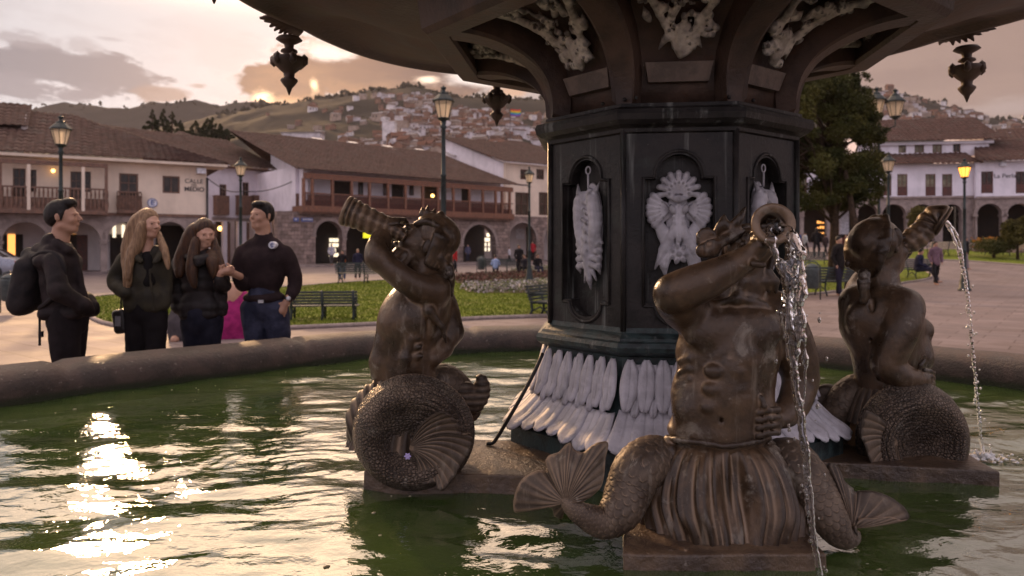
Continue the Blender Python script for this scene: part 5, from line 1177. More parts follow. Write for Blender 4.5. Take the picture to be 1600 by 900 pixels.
def lamp(px, ytop, D, hpx, label, lit=False, base=None):
    g = P(px, 390, D); g.z = float(gz(g.x, g.y)); zt = P(px, ytop, D).z; s = hpx/F*D
    t = thing('street_lamp', label, 'street lamp', g, 'old lantern lamps around the plaza'); h = zt-s*1.0-g.z
    bm = bmesh.new(); r = .038
    prof = [(.20, 0), (.20, .06), (.16, .10), (.15, .30), (.115, .42), (.10, .62), (.075, .70), (.085, .74), (.062, .80), (.056, 1.3), (.075, 1.33), (.052, 1.38), (r+.010, h*.72), (r+.028, h*.725), (r+.005, h*.735), (r, h-.18), (r+.03, h-.14), (r, h-.10), (r+.02, h-.04)]
    lathe(bm, prof, g.x, g.y, 14, g.z); bobj('post', bm, LAMPM, t, True); lantern(Vector((g.x, g.y, zt-s)), s, t, lit)
    return t
lamp(95, 181, 16.8, 47, 'lamp post with bright lantern rising behind the man with the backpack')
lamp(376, 246, 24.4, 29, 'small lamp post between the dark haired woman and the standing man')
lamp(693, 135, 13.8, 52, 'tallest lamp post, behind the left statue')
lamp(827, 261, 27.5, 25, 'slim lamp post close to the left side of the fountain column')
lamp(1388, 238, 23, 31, 'unlit lamp post right of the big tree, behind the right statue')
lamp(1507, 248, 24.5, 30, 'lit orange lamp post standing in front of the white range', True)
def twin():
    D = 32; g = P(1373, 390, D); t = thing('twin_street_lamp', 'tall lamp post with two lanterns on arms beside the big tree', 'street lamp', Vector((g.x, g.y, float(gz(g.x, g.y)))))
    zt = P(0, 137, D).z; s = 44/F*D; a = P(1369, 390, D).x; b = P(1394, 390, D).x; bm = bmesh.new(); z0 = zt-s-.35
    lathe(bm, [(.2, 0), (.2, .08), (.15, .3), (.11, .5), (.07, .75), (.06, z0*.6), (.05, z0-.2), (.07, z0-.1), (.05, z0)], g.x, g.y, 12, float(gz(g.x, g.y))); bobj('post', bm, LAMPM, t, True)
    for x, dy, dz in ((a, .0, 0), (b, -.25, -.12)):
        bm = bmesh.new(); e = Vector((x, g.y+dy, zt-s+dz)); tube(bm, [Vector((g.x, g.y, z0-.2)), Vector((g.x*.5+x*.5, g.y+dy/2, z0-.28)), Vector((x, g.y+dy, z0-.12)), e], [.03, .035, .03, .035], 8)
        bobj('arm', bm, LAMPM, t, True); lantern(e, s, t)
twin()
SLATG = pmat('dark_green_slats', (.030, .042, .040), (.016, .022, .020), 7, .55, 0, .25, 30); SLATC = pmat('pale_wood_slats', (.55, .42, .30), None, 7, .6, 0, .25, 30)
def bench(px, py, D, length, ang, label, slat=None, sc=1.0, name='park_bench'):
    slat = slat or SLATG; g = GP(px, py); t = thing(name, label, 'bench', g, 'park benches on the plaza'); M = Matrix.Translation(g) @ Matrix.Rotation(ang, 4, 'Z') @ Matrix.Scale(sc, 4); L = length/2
    for k in range(5): bm = bmesh.new(); y = -.22+.11*k; box(bm, -L, L, y-.045, y+.045, .415, .445, M); bobj('seat_slat', bm, slat, t)
    for k in range(5): bm = bmesh.new(); z = .50+.082*k; y = .27+.03*k; box(bm, -L, L, y-.018, y+.018, z-.03, z+.03, M); bobj('back_slat', bm, slat, t)
    for x in (-L+.12, 0, L-.12):
        bm = bmesh.new()
        tube(bm, [M @ Vector((x, -.30, 0)), M @ Vector((x, -.22, .16)), M @ Vector((x, -.27, .30)), M @ Vector((x, -.24, .40))], .024, 6); tube(bm, [M @ Vector((x, .34, 0)), M @ Vector((x, .24, .2)), M @ Vector((x, .27, .45)), M @ Vector((x, .42, .87))], .026, 6)
        tube(bm, [M @ Vector((x, -.25, .40)), M @ Vector((x, .27, .40))], .022, 6); tube(bm, [M @ Vector((x, -.22, .16)), M @ Vector((x, 0, .30)), M @ Vector((x, .24, .18))], .018, 6)
        if x: tube(bm, [M @ Vector((x, -.25, .42)), M @ Vector((x, -.27, .64)), M @ Vector((x, .0, .66)), M @ Vector((x, .31, .62))], .022, 6)
        bobj('bench_leg', bm, LAMPM, t, True)
    return t
bench(506, 501, 15.6, 1.95, R(180+6), 'slatted bench just right of the standing man, seen from behind on the lawn', None, .68)
bench(572, 444, 27, 2.3, R(176), 'small far bench left of the horn of the left statue')
bench(792, 428, 34, 2.6, R(4), 'far bench with a seated person near the slim lamp post')
bench(862, 494, 14.2, 1.6, R(60), 'bench end peeking out left of the fountain column', None, .75)
bench(1282, 462, 21, 2.2, R(190), 'bench beside the bin under the big tree')
bench(1425, 436, 26, 2.3, R(8), 'bench behind the horn statue with a resting person')
bench(1572, 400, 36, 2.6, R(185), 'pale wooden bench at the right edge before the orange flowers', SLATC)
bench(1478, 400, 37, 2.2, R(178), 'pale wooden bench behind the falling water on the right', SLATC)
bench(1262, 418, 34, 2.4, R(4), 'far dark bench left of the big tree trunk')
BINM = pmat('grey_bin_metal', (.060, .075, .075), (.03, .04, .04), 9, .5, 0, .3, 30)
def bin_(px, py, D, label, s=1.0):
    g = GP(px, py); t = thing('litter_bin', label, 'litter bin', g, 'litter bins on the plaza'); bm = bmesh.new()
    lathe(bm, [(.13*s, .30*s), (.19*s, .34*s), (.20*s, .80*s), (.21*s, .84*s), (.20*s, .86*s), (.17*s, .86*s), (.16*s, .6*s)], g.x, g.y, 18, g.z); bobj('bucket', bm, BINM, t, True)
    bm = bmesh.new(); lathe(bm, [(.20*s, .865*s), (.17*s, .93*s), (.08*s, .98*s), (.01, 1.0*s)], g.x, g.y, 18, g.z); bobj('lid', bm, BINM, t, True)
    for sx in (-1, 1): bm = bmesh.new(); tube(bm, [g+Vector((sx*.24*s, 0, 0)), g+Vector((sx*.24*s, 0, .9*s)), g+Vector((sx*.12*s, 0, 1.03*s)), g+Vector((0, 0, 1.05*s))], .02*s, 6); bobj('bin_leg', bm, BINM, t, True)
bin_(1268, 468, 20.4, 'grey litter bin at the end of the bench under the big tree', 1.0); bin_(752, 430, 33, 'dark litter bin left of the far bench near the slim lamp post'); bin_(15, 489, 16.0, 'grey litter bin at the left edge behind the backpack', .85)
# ------------------------------------------------------------------ parked car at the left edge
def car():
    g = P(-42, 440, 33.5); g.z = 0; t = thing('parked_car', 'silver car at the left edge, rear end showing behind the backpack', 'car', g); M = Matrix.Translation(g) @ Matrix.Rotation(R(8), 4, 'Z')
    paint = pmat('silver_car_paint', (.30, .31, .36), (.26, .27, .32), 3, .3, .4, 0); gl = pmat('car_glass', (.03, .03, .035), None, 5, .1, 0, 0); rub = pmat('tyre_rubber', (.02, .02, .02), None, 5, .8, 0, 0)
    side = [(-2.1, .35), (-2.12, .62), (-1.95, .80), (-1.1, .92), (-.45, 1.38), (.9, 1.42), (1.55, 1.02), (2.0, .95), (2.12, .80), (2.14, .40), (1.9, .28), (-1.9, .28)]
    bm = bmesh.new(); rows = []
    for y, k in ((-.80, .93), (-.76, 1.0), (-.5, 1.01), (0, 1.02), (.5, 1.01), (.76, 1.0), (.80, .93)): rows.append([bm.verts.new(M @ Vector((x*k, y*(1 if z < 1 else .82), .28+(z-.28)*k))) for x, z in side])
    for a, b in zip(rows, rows[1:]):
        for i in range(len(side)): bm.faces.new((a[i], a[(i+1) % len(side)], b[(i+1) % len(side)], b[i]))
    bm.faces.new(rows[0]); bm.faces.new(rows[-1][::-1]); bobj('car_body', bm, paint, t, True)
    for y in (-.70, .70):
        bm = bmesh.new(); pts = [(-.95, .95), (-.42, 1.32), (.86, 1.36), (1.38, 1.0)]; A = [bm.verts.new(M @ Vector((x, y*1.13 if z < 1.1 else y*.955, z))) for x, z in pts]; C = [bm.verts.new(M @ Vector((x, y*.9, z))) for x, z in pts]; bm.faces.new(A); bm.faces.new(C)
        for i in range(4): bm.faces.new((A[i], A[(i+1) % 4], C[(i+1) % 4], C[i]))
        bobj('side_window', bm, gl, t)
    bm = bmesh.new(); A = [bm.verts.new(M @ Vector(p)) for p in ((1.58, -.62, 1.03), (1.58, .62, 1.03), (.98, .56, 1.40), (.98, -.56, 1.40))]; C = [bm.verts.new(v.co-M.to_3x3() @ Vector((.05, 0, .05))) for v in A]; bm.faces.new(A); bm.faces.new(C)
    for i in range(4): bm.faces.new((A[i], A[(i+1) % 4], C[(i+1) % 4], C[i]))
    bobj('rear_window', bm, gl, t)
    for x in (-1.3, 1.3):
        for y in (-.78, .78):
            w = bmesh.new(); lathe(w, [(.17, -.1), (.30, -.1), (.32, -.06), (.32, .06), (.30, .1), (.17, .1)], 0, 0, 20); w.transform(M @ Matrix.Translation((x, y, .32)) @ Matrix.Rotation(R(90), 4, 'X')); wo = bobj('wheel', w, rub, t, True)
            w = bmesh.new(); lathe(w, [(.18, -.08), (.05, -.105), (.01, -.105)], 0, 0, 12); w.transform(M @ Matrix.Translation((x, y, .32)) @ Matrix.Rotation(R(90), 4, 'X')); bobj('rim', w, paint, wo, True)
    for y in (-.62, .62): w = bmesh.new(); box(w, 2.06, 2.17, y-.12, y+.12, .68, .86, M); bobj('tail_light', w, pmat('tail_red', (.35, .02, .02), None, 5, .3, 0, 0), t)
car()
# ------------------------------------------------------------------ trees
BARK = pmat('bark', (.07, .045, .03), (.035, .024, .017), 9, .9, 0, .6, 20, spec=.1)
def leafmat(name, a, b):
    m = pmat(name, a, b, .8, .75, 0, 0, spec=.15, contrast=(.35, .65)); bs = m.node_tree.nodes['Principled BSDF']; 
    return m
LEAFB = leafmat('broad_foliage', (.085, .078, .018), (.030, .036, .009)); LEAFC = leafmat('conifer_foliage', (.040, .044, .014), (.02, .026, .01)); LEAFO = leafmat('topiary_foliage', (.10, .085, .022), (.055, .05, .014))
def foliage(name, clumps, n, size, mat, root, seed=0, droop=0):
    """leaf-sized faces spread through many small clumps"""
    rg = np.random.default_rng(seed); c = np.array([q[:3] for q in clumps], float); r = np.array([q[3] for q in clumps]); w = r**2/np.sum(r**2); k = rg.choice(len(c), n, p=w)
    d = rg.normal(size=(n, 3)); d /= np.linalg.norm(d, axis=1)[:, None]; p = c[k]+d*(r[k]*rg.random(n)**.38)[:, None]*np.array([1, 1, .8])
    a = rg.normal(size=(n, 3)); a[:, 2] -= droop; a /= np.linalg.norm(a, axis=1)[:, None]; b = np.cross(a, rg.normal(size=(n, 3))); b /= np.linalg.norm(b, axis=1)[:, None]; s = (size*(.6+.8*rg.random(n)))[:, None]
    v = np.stack([p-a*s, p+b*s*.45, p+a*s, p-b*s*.45], 1).reshape(-1, 3); return nobj(name, v, np.arange(4*n).reshape(-1, 4), mat, root, False)
def big_tree():
    D = 30; g = P(1300, 390, D); g.z = float(gz(g.x, g.y)); t = thing('big_tree', 'large dense dark green tree standing right behind the fountain column', 'tree', g); rg = random.Random(4); k = D/F
    bm = bmesh.new(); tube(bm, [g, g+Vector((.1, 0, 2.2)), g+Vector((0, 0, 4.5)), g+Vector((0, 0, 7))], [.20, .16, .12, .06], 10); bobj('trunk', bm, BARK, t, True)
    g2 = P(1336, 390, D-1); g2.z = float(gz(g2.x, g2.y)); bm = bmesh.new(); tube(bm, [g2, g2+Vector((.05, 0, 2)), g2+Vector((-.3, .2, 4.5))], [.19, .15, .08], 10); bobj('trunk', bm, BARK, t, True)
    cl = []
    def L(y): return np.interp(y, [100, 125, 150, 200, 260, 300, 325], [1270, 1215, 1190, 1160, 1150, 1165, 1195])
    def Rr(y): return np.interp(y, [100, 125, 140, 165, 200, 250, 290, 325], [1275, 1332, 1352, 1362, 1374, 1380, 1378, 1352])
    for i in range(230):
        y = rg.uniform(108, 318); a, b = L(y), Rr(y); x = rg.uniform(a+8, b-8); half = (b-a)/2*k; xx = ((x-(a+b)/2)*k)/half; dd = half*math.sqrt(max(0, 1-xx*xx))*rg.uniform(-1, 1)*.8
        p = P(x, y, D+dd*.8); cl.append((p.x, p.y, p.z, rg.uniform(.30, .62)))
    for i in range(45):
        s = rg.random(); y = rg.uniform(110, 320); x = (L(y) if s < .3 else Rr(y))+rg.uniform(-10, 8); p = P(x, y, D+rg.uniform(-1, 1)); cl.append((p.x, p.y, p.z, rg.uniform(.14, .26)))
    for i in range(14): p = P(1318+rg.uniform(-14, 40), 122+rg.uniform(-10, 18), D); cl.append((p.x, p.y, p.z, .16))
    for c in cl[::6]:
        bm = bmesh.new(); a = g+Vector((0, 0, rg.uniform(2.2, 6))); e = Vector(c[:3]); tube(bm, [a, a.lerp(e, .5)+Vector((0, 0, .2)), e], [.07, .045, .015], 5); bobj('limb', bm, BARK, t, True)
    foliage('crown', cl, 125000, .058, LEAFB, t, 5, .5)
big_tree()
def conifer(px, ytop, ybase, D, label, w, seed, col=LEAFC, name='pine_tree'):
    b = P(px, ybase, D); tp = P(px, ytop, D); h = tp.z-b.z; t = thing(name, label, 'tree', Vector((b.x, b.y, b.z)), 'trees on the slope behind the roofs'); rg = random.Random(seed); bm = bmesh.new(); tube(bm, [b+Vector((0, 0, -6)), tp], [.4, .06], 6); bobj('trunk', bm, BARK, t, True); cl = []
    for i in range(34):
        s = (i/33)**.85; r = w*(1-s)**.8*rg.uniform(.45, 1); a = rg.uniform(0, 6.28); cl.append((b.x+r*math.cos(a), b.y+r*math.sin(a), b.z+h*(s*.97), .12+w*.20*(1-s)))
    foliage('crown', cl, 5200, .18, col, t, seed, .3)
for i, (px, yt, D, w) in enumerate(((226, 196, 150, 1.2), (238, 170, 150, 2.2), (256, 169, 152, 2.4), (269, 174, 151, 2.3), (282, 188, 149, 1.4), (306, 188, 155, 2.4), (324, 184, 154, 2.6), (332, 183, 153, 1.7), (344, 193, 152, 1.6), (354, 202, 152, 2.2))):
    conifer(px, yt, 216, D, ('tiny pointed tree, leftmost of the row behind the brown roofs', 'tall slim tree, first of the left clump behind the roofs', 'tallest middle tree of the left clump behind the roofs', 'broad tree ending the left clump behind the roofs', 'short pointed tree between the two clumps behind the roofs', 'round topped tree starting the right clump behind the roofs', 'widest tree of the right clump behind the roofs', 'narrow peaked tree of the right clump behind the roofs', 'leaning small tree near the right end of the tree row', 'lowest bushy tree at the right end of the tree row')[i], w, 20+i)
def bush(px, py, D, rx, rz, mat, name, label, n=9000, size=.06, cat='shrub'):
    c = P(px, py, D); g = Vector((c.x, c.y, float(gz(c.x, c.y)))); t = thing(name, label, cat, g); rg = random.Random(int(px)); cl = [(c.x+rx*rg.uniform(-.7, .7), c.y+rx*rg.uniform(-.7, .7), c.z+rz*rg.uniform(-.7, .7), rx*.4) for _ in range(26)]
    bm = bmesh.new(); tube(bm, [g, Vector((c.x, c.y, c.z))], [.09, .04], 6); bobj('stem', bm, BARK, t, True); foliage('foliage', cl, n, size, mat, t, int(px))
bush(1441, 343, 50, .95, 1.0, LEAFO, 'round_shrub', 'brownish green round trimmed tree before the arcade arch')
bush(1590, 362, 42, .75, .95, LEAFO, 'spiky_shrub', 'spiky pale green shrub at the right edge before the arcade', 6000, .10)
bush(1553, 384, 43, 1.2, .25, LEAFB, 'low_shrub', 'low dark green shrub row behind the orange flowers', 5000, .06)
# ------------------------------------------------------------------ people
def cloth(name, c, c2=None, rough=.85, bs=25, bump=.5, spec=.08):
    return pmat(name, c, c2 or tuple(v*.7 for v in c), 9, rough, 0, bump, bs, spec=spec, bdist=.006)
SKIN = pmat('skin', (.55, .32, .23), (.49, .27, .19), 8, .5, 0, 0, spec=.35); SKIND = pmat('tan_skin', (.42, .235, .16), (.37, .20, .135), 8, .5, 0, 0, spec=.35)
EYE = pmat('eye_dark', (.03, .018, .012), None, 5, .2, 0, 0)
def hairmat(name, c1, c2):
    def ex(N, co, col, h):
        s = N.noise(N.v('MULTIPLY', co, (1, 1, .12)), 75, 4, .6); return N.mix(N.rng(s, .35, .65), c2, c1), s
    return pmat(name, c1, c2, 6, .5, 0, .5, 60, extra=ex, spec=.22, bdist=.004)
HBLK = hairmat('black_hair', (.018, .013, .011), (.008, .006, .006)); HBLO = hairmat('blonde_hair', (.30, .185, .105), (.15, .085, .048)); HBRN = hairmat('dark_brown_hair', (.075, .035, .018), (.03, .015, .01))
def frame(c, yaw, pitch=0, roll=0, s=1):
    """head frame: -Y of the local frame is where the face looks; yaw turns about Z (0 = towards the camera)"""
    return Matrix.Translation(c) @ Matrix.Rotation(yaw, 4, 'Z') @ Matrix.Rotation(pitch, 4, 'X') @ Matrix.Rotation(roll, 4, 'Y') @ Matrix.Scale(s, 4)
class Loc:
    def __init__(s, B, M): s.B, s.M = B, M; s.s = M.to_scale().x; s.R = M.to_quaternion().to_matrix()
    def e(s, c, r, rot=None, k=.02, sub=False):
        from mathutils import Euler
        m = s.R @ (Euler(rot).to_matrix() if rot else Matrix.Identity(3)); s.B.ell(s.M @ Vector(c), [q*s.s for q in r], m.to_4x4(), k*s.s, sub)
    def c(s, a, b, ra, rb=None, k=.02, sub=False): s.B.cap(s.M @ Vector(a), s.M @ Vector(b), ra*s.s, (rb if rb is not None else ra)*s.s, k*s.s, sub)
    def l(s, pts, rads, k=.02, n=None): s.B.line([s.M @ Vector(p) for p in pts], [r*s.s for r in rads] if hasattr(rads, '__len__') else rads*s.s, k*s.s, n)
def add_head(B, M, fem=False):
    L = Loc(B, M)
    L.e((0, .012, .035), (.073, .090, .085)); L.e((0, -.030, -.018), (.058, .062, .078), k=.03); L.e((0, -.055, -.078), (.030 if not fem else .024, .026, .024), k=.03)
    for x in (-1, 1):
        L.c((x*.052, .0, -.055), (x*.022, -.062, -.085), .018 if not fem else .014, .012, k=.025)      # jaw
        L.e((x*.036, -.068, -.022), (.022, .018, .020), k=.02)                                        # cheek
        L.e((x*.032, -.088, .012), (.015, .012, .010), k=.006, sub=True)                              # eye socket
        L.e((x*.031, -.076, .011), (.0115, .010, .0085), k=.004)
        L.c((x*.014, -.090, .028), (x*.046, -.078, .028), .0075, .006, k=.008)                         # brow
        L.e((x*.074, .008, .0), (.009, .018, .030), (0, x*.15, 0), k=.006); L.e((x*.084, -.002, .002), (.006, .009, .016), k=.004, sub=True)
    L.c((0, -.090, .022), (0, -.112, -.014), .0085, .0125, k=.010); L.e((-.011, -.100, -.020), (.008, .009, .007), k=.006); L.e((.011, -.100, -.020), (.008, .009, .007), k=.006)
    L.c((-.016, -.085, -.044), (.016, -.085, -.044), .0050, k=.004); L.e((0, -.093, -.042), (.017, .0075, .0055), k=.003); L.e((0, -.091, -.054), (.015, .0075, .0065), k=.003); L.c((-.014, -.099, -.0478), (.014, -.099, -.0478), .0020, k=.002, sub=True)
def eyes(M, root):
    for x in (-1, 1):
        c = M @ Vector((x*.031, -.0835, .011)); bm = bmesh.new(); bmesh.ops.create_icosphere(bm, subdivisions=2, radius=.0055, matrix=Matrix.Translation(c) @ Matrix.Diagonal((1.3, 1, .7, 1))); bobj('eye', bm, EYE, root, True)
def wrinkle(amp, f=9, stretch=(1, 1, .6)):
    def g(v, n): q = v*np.array(stretch)*f; a = fbm(q, 4); return amp*(1-np.abs(a)*3.2)*.6+amp*.4*fbm(q*2.3+5, 3)
    return g
def hand(B, w, d, side, curl=.5, s=1.0, spread=.0, fingers=(1, .95, 1.0, .9)):
    """w wrist, d direction of the hand, side: vector across the palm to the thumb"""
    w = Vector(w); d = Vector(d).normalized(); sd = Vector(side); sd = (sd-d*sd.dot(d)).normalized(); n = d.cross(sd)
    B.cap(w, w+d*.075*s, .022*s, .026*s, .012); 
    for i, f in enumerate((.75, .95, 1.0, .93)):
        o = w+d*(.080*s)+sd*((i-1.5)*.0185*s); L = .078*s*f*fingers[i]; a = curl
        p1 = o+(d*math.cos(a*.6)+n*math.sin(a*.6))*L*.42; p2 = p1+(d*math.cos(a*1.5)+n*math.sin(a*1.5))*L*.33; p3 = p2+(d*math.cos(a*2.3)+n*math.sin(a*2.3))*L*.25
        B.cap(w+d*.05*s+sd*((i-1.5)*.014*s), o, .0105*s, .0095*s, .004); B.cap(o, p1, .0092*s, .0085*s, .003); B.cap(p1, p2, .0085*s, .0078*s, .003); B.cap(p2, p3, .0078*s, .0062*s, .003)
    t0 = w+d*.02*s+sd*.024*s; t1 = t0+(d*.6+sd*.7+n*.25).normalized()*.036*s; t2 = t1+(d*.9+sd*.25+n*.35).normalized()*.032*s
    B.cap(t0, t1, .013*s, .0105*s, .006); B.cap(t1, t2, .0105*s, .008*s, .003)
def person_thing(label, px, D, group=None): g = P(px, 390, D); return thing('person', label, 'person', Vector((g.x, g.y, 0)), group)
def shoes(t, pts, mat):
    for a, b in pts:
        B = Blob(); a = Vector(a); b = Vector(b); B.cap(a+Vector((0, 0, .045)), b+Vector((0, 0, .035)), .045, .038, .02); B.ell(a+Vector((0, 0, .08)), (.045, .05, .06), k=.02); blobobj('shoe', B, .014, mat, t)
def near_people():
    h = .011
    # ---- man with the backpack (profile to the right)
    D = 4.95; W_ = lambda x, y, dy=0: P(x, y, D+dy); t = person_thing('man in a black hooded jacket with a backpack, looking right, leftmost of the group', 100, D)
    hm = frame(W_(99, 341), R(100), R(-4), 0, .98); B = Blob(); add_head(B, hm)
    B.cap(W_(96, 358), W_(92, 394), .054, .060, .03)
    B.line([W_(92, 412), W_(98, 440), W_(104, 480)], [.05, .05, .07], .03); B.line([W_(100, 490, -.06), W_(108, 590, -.06), W_(104, 680, -.03)], [.07, .05, .04], .02); B.line([W_(112, 490, .10), W_(112, 590, .12), W_(120, 680, .10)], [.07, .05, .04], .02)
    hand(B, W_(122, 468, -.07), (W_(132, 486)-W_(122, 468)), Vector((1, 0, 1)), .5, .8); blobobj('body', B, .0085, SKIND, t); eyes(hm, t)
    H = Blob(); L = Loc(H, hm); L.e((0, .020, .048), (.079, .092, .084)); L.e((0, .055, .01), (.074, .062, .070), k=.02); L.e((0, -.045, .105), (.062, .045, .035), k=.02); L.c((-.045, -.062, .092), (.045, -.062, .092), .016, k=.015); L.e((0, -.095, .0), (.085, .055, .085), k=.01, sub=True); L.e((0, -.03, -.07), (.1, .075, .06), k=.01, sub=True)
    for x in (-1, 1): L.c((x*.072, -.018, .03), (x*.072, -.012, -.018), .012, .007, k=.01)
    blobobj('hair', H, .007, HBLK, t, lambda v, n: .004*fbm(v*60, 3))
    J = Blob(); J.ell(W_(94, 432), (.112, .145, .20), k=.04); J.ell(W_(102, 468), (.118, .14, .12), k=.04); J.ell(W_(90, 408), (.115, .19, .085), k=.04); J.cap(W_(95, 386), W_(93, 400), .068, .085, .03)
    for sy, e, w in ((-.18, (92, 455), (130, 477)), (.18, (106, 450), (136, 470))):
        J.line([W_(84, 410, sy*.9), W_(*e, sy*1.25), W_(*w, sy*.7), W_(w[0]+8, w[1]+8, sy*.5)], [.062, .054, .044, .040], .025)
    J.line([W_(76, 392, -.09), W_(66, 394, 0), W_(76, 390, .09)], [.04, .055, .04], .03); J.cap(W_(80, 377, -.04), W_(80, 377, .04), .050, .050, .025); J.line([W_(90, 384, -.07), W_(106, 390, -.05), W_(112, 394, .0), W_(106, 390, .05)], [.028, .026, .026, .026], .015); J.line([W_(88, 378, -.075), W_(104, 392, -.065), W_(114, 400, 0)], [.022, .024, .022], .012); J.cap(W_(116, 402), W_(134, 484), .020, .026, .02)
    J.rbox(W_(108, 488), (.135, .15, .04), (0, 0, 0), .04, .03); J.ell(W_(98, 372), (.050, .055, .055), k=.012, sub=True)
    blobobj('jacket', J, h, cloth('black_shell_jacket', (.026, .018, .018), (.014, .010, .010), .65, 30, .7, .15), t, wrinkle(.012, 7))
    T = Blob(); T.cap(W_(106, 478), W_(106, 500), .135, .125, .03); T.line([W_(101, 498, -.07), W_(102, 545, -.07), W_(108, 600, -.06), W_(104, 695, -.02)], [.095, .082, .070, .058], .02, 10); T.line([W_(113, 498, .10), W_(112, 545, .11), W_(112, 600, .12), W_(120, 695, .10)], [.095, .082, .070, .058], .02, 10)
    blobobj('trousers', T, .013, cloth('black_trousers', (.022, .017, .018), None, .9), t, wrinkle(.007, 11)); shoes(t, ((W_(98, 712, -.03), W_(122, 712, -.03)), (W_(114, 712, .10), W_(138, 712, .10))), cloth('dark_shoe', (.02, .018, .017)))
    K = Blob(); K.rbox(W_(48, 444), (.080, .13, .180), (0, R(10), 0), .07, .02); K.ell(W_(40, 462), (.078, .11, .11), k=.05); K.line([W_(58, 402, -.1), W_(46, 398, 0), W_(58, 402, .1)], [.03, .035, .03], .04); K.cap(W_(28, 480, -.08), W_(28, 480, .08), .045, .045, .05)
    kt = thing('backpack', 'bulky black backpack on the back of the leftmost man', 'backpack', W_(46, 490)); blobobj('pack', K, .011, cloth('black_nylon', (.024, .019, .019), (.012, .010, .011), .65, 30, .6, .15), kt, wrinkle(.010, 9))
    for sy in (-.13, .13): S = bmesh.new(); tube(S, [tuple(r) for r in spline([W_(52, 402, sy), W_(68, 394, sy*1.15), W_(88, 398, sy*1.35), W_(100, 420, sy*1.45), W_(92, 455, sy*1.4), W_(62, 482, sy)], 18)], .016, 6); bobj('shoulder_strap', S, MATS['black_nylon'], kt, True)
    S = bmesh.new(); tube(S, [W_(62, 480, -.12), W_(62, 505, -.12), W_(62, 540, -.12)], [.009, .007, .008], 6); box(S, -.012, .012, -.01, .01, -.02, .02, Matrix.Translation(W_(64, 522, -.12))); bobj('hanging_strap', S, MATS['black_nylon'], kt)
    # ---- blonde woman
    D = 5.3; W_ = lambda x, y, dy=0: P(x, y, D+dy); t = person_thing('woman with long blonde hair in a dark olive jacket, hand in pocket', 228, D)
    hm = frame(W_(232, 351), R(62), R(4), 0, .90); B = Blob(); add_head(B, hm, True); B.cap(W_(228, 368), W_(229, 402), .046, .052, .03); B.line([W_(228, 412), W_(229, 450), W_(228, 480)], [.07, .08, .10], .04)
    B.line([W_(213, 490), W_(211, 580), W_(208, 670)], [.060, .036, .032], .02); B.line([W_(242, 490), W_(242, 580), W_(244, 670)], [.060, .036, .032], .02); hand(B, W_(204, 456, -.04), Vector((.6, 0, -.6)), Vector((0, -1, 0)), .4, .8); blobobj('body', B, .0085, SKIN, t); eyes(hm, t)
    H = Blob(); L = Loc(H, hm); L.e((0, .018, .046), (.080, .095, .086)); L.e((0, -.105, -.01), (.072, .065, .095), k=.012, sub=True); L.e((0, -.02, -.10), (.05, .09, .06), k=.01, sub=True)
    H.line([W_(214, 345, -.02), W_(207, 372, -.02), W_(201, 398, -.04), W_(200, 430, -.10), W_(198, 452, -.12)], [.046, .050, .042, .026, .010], .03, 16); H.line([W_(222, 352, -.07), W_(216, 380, -.07), W_(205, 400, -.10), W_(200, 435, -.14)], [.03, .038, .030, .012], .02, 14)
    H.line([W_(216, 350, .05), W_(215, 385, .06), W_(213, 420, .08)], [.05, .05, .03], .03, 10); H.line([W_(247, 362, .02), W_(252, 378, -.03), W_(258, 395, -.06), W_(263, 420, -.09)], [.014, .020, .024, .010], .015, 14)
    blobobj('hair', H, .0075, HBLO, t, lambda v, n: .0035*fbm(v*np.array([70, 70, 9]), 3))
    J = Blob(); J.ell(W_(228, 432), (.125, .105, .19), k=.04); J.line([W_(196, 405), W_(214, 396), W_(229, 394), W_(244, 396), W_(255, 404)], [.045, .050, .06, .050, .045], .03); J.rbox(W_(229, 470), (.138, .105, .085), (0, 0, 0), .05, .05)
    J.line([W_(194, 408, 0), W_(180, 440, -.02), W_(196, 458, -.12)], [.052, .048, .042], .025, 10); J.line([W_(255, 408, 0), W_(257, 445, .02), W_(255, 478, -.02)], [.050, .044, .038], .025, 10)
    J.line([W_(212, 386, -.03), W_(209, 398, -.07), W_(220, 408, -.11)], [.02, .028, .018], .012); J.line([W_(250, 388, -.02), W_(252, 398, -.06), W_(242, 410, -.11)], [.02, .028, .018], .012); J.cap(W_(232, 405, -.115), W_(240, 485, -.125), .009, .009, .010); J.ell(W_(230, 386, -.03), (.036, .09, .055), k=.01, sub=True); J.ell(W_(231, 405, -.12), (.020, .06, .07), k=.01, sub=True)
    blobobj('jacket', J, h, cloth('olive_jacket', (.040, .033, .020), (.024, .020, .014), .75, 30, .6, .25), t, wrinkle(.009, 8))
    X = Blob(); X.cap(W_(231, 404, -.03), W_(232, 440, -.04), .055, .065, .02); blobobj('top', X, .012, cloth('black_top', (.015, .013, .013)), t)
    T = Blob(); T.cap(W_(228, 474), W_(228, 488), .105, .105, .03); T.line([W_(214, 490), W_(212, 545), W_(210, 600), W_(208, 675)], [.088, .064, .050, .045], .012, 10); T.line([W_(242, 490), W_(243, 545), W_(242, 600), W_(244, 675)], [.088, .064, .050, .045], .015, 10); blobobj('trousers', T, .012, cloth('black_jeans', (.018, .015, .016)), t, wrinkle(.004, 14)); shoes(t, ((W_(208, 687), W_(212, 687, -.12)), (W_(244, 687), W_(250, 687, -.12))), MATS['dark_shoe'])
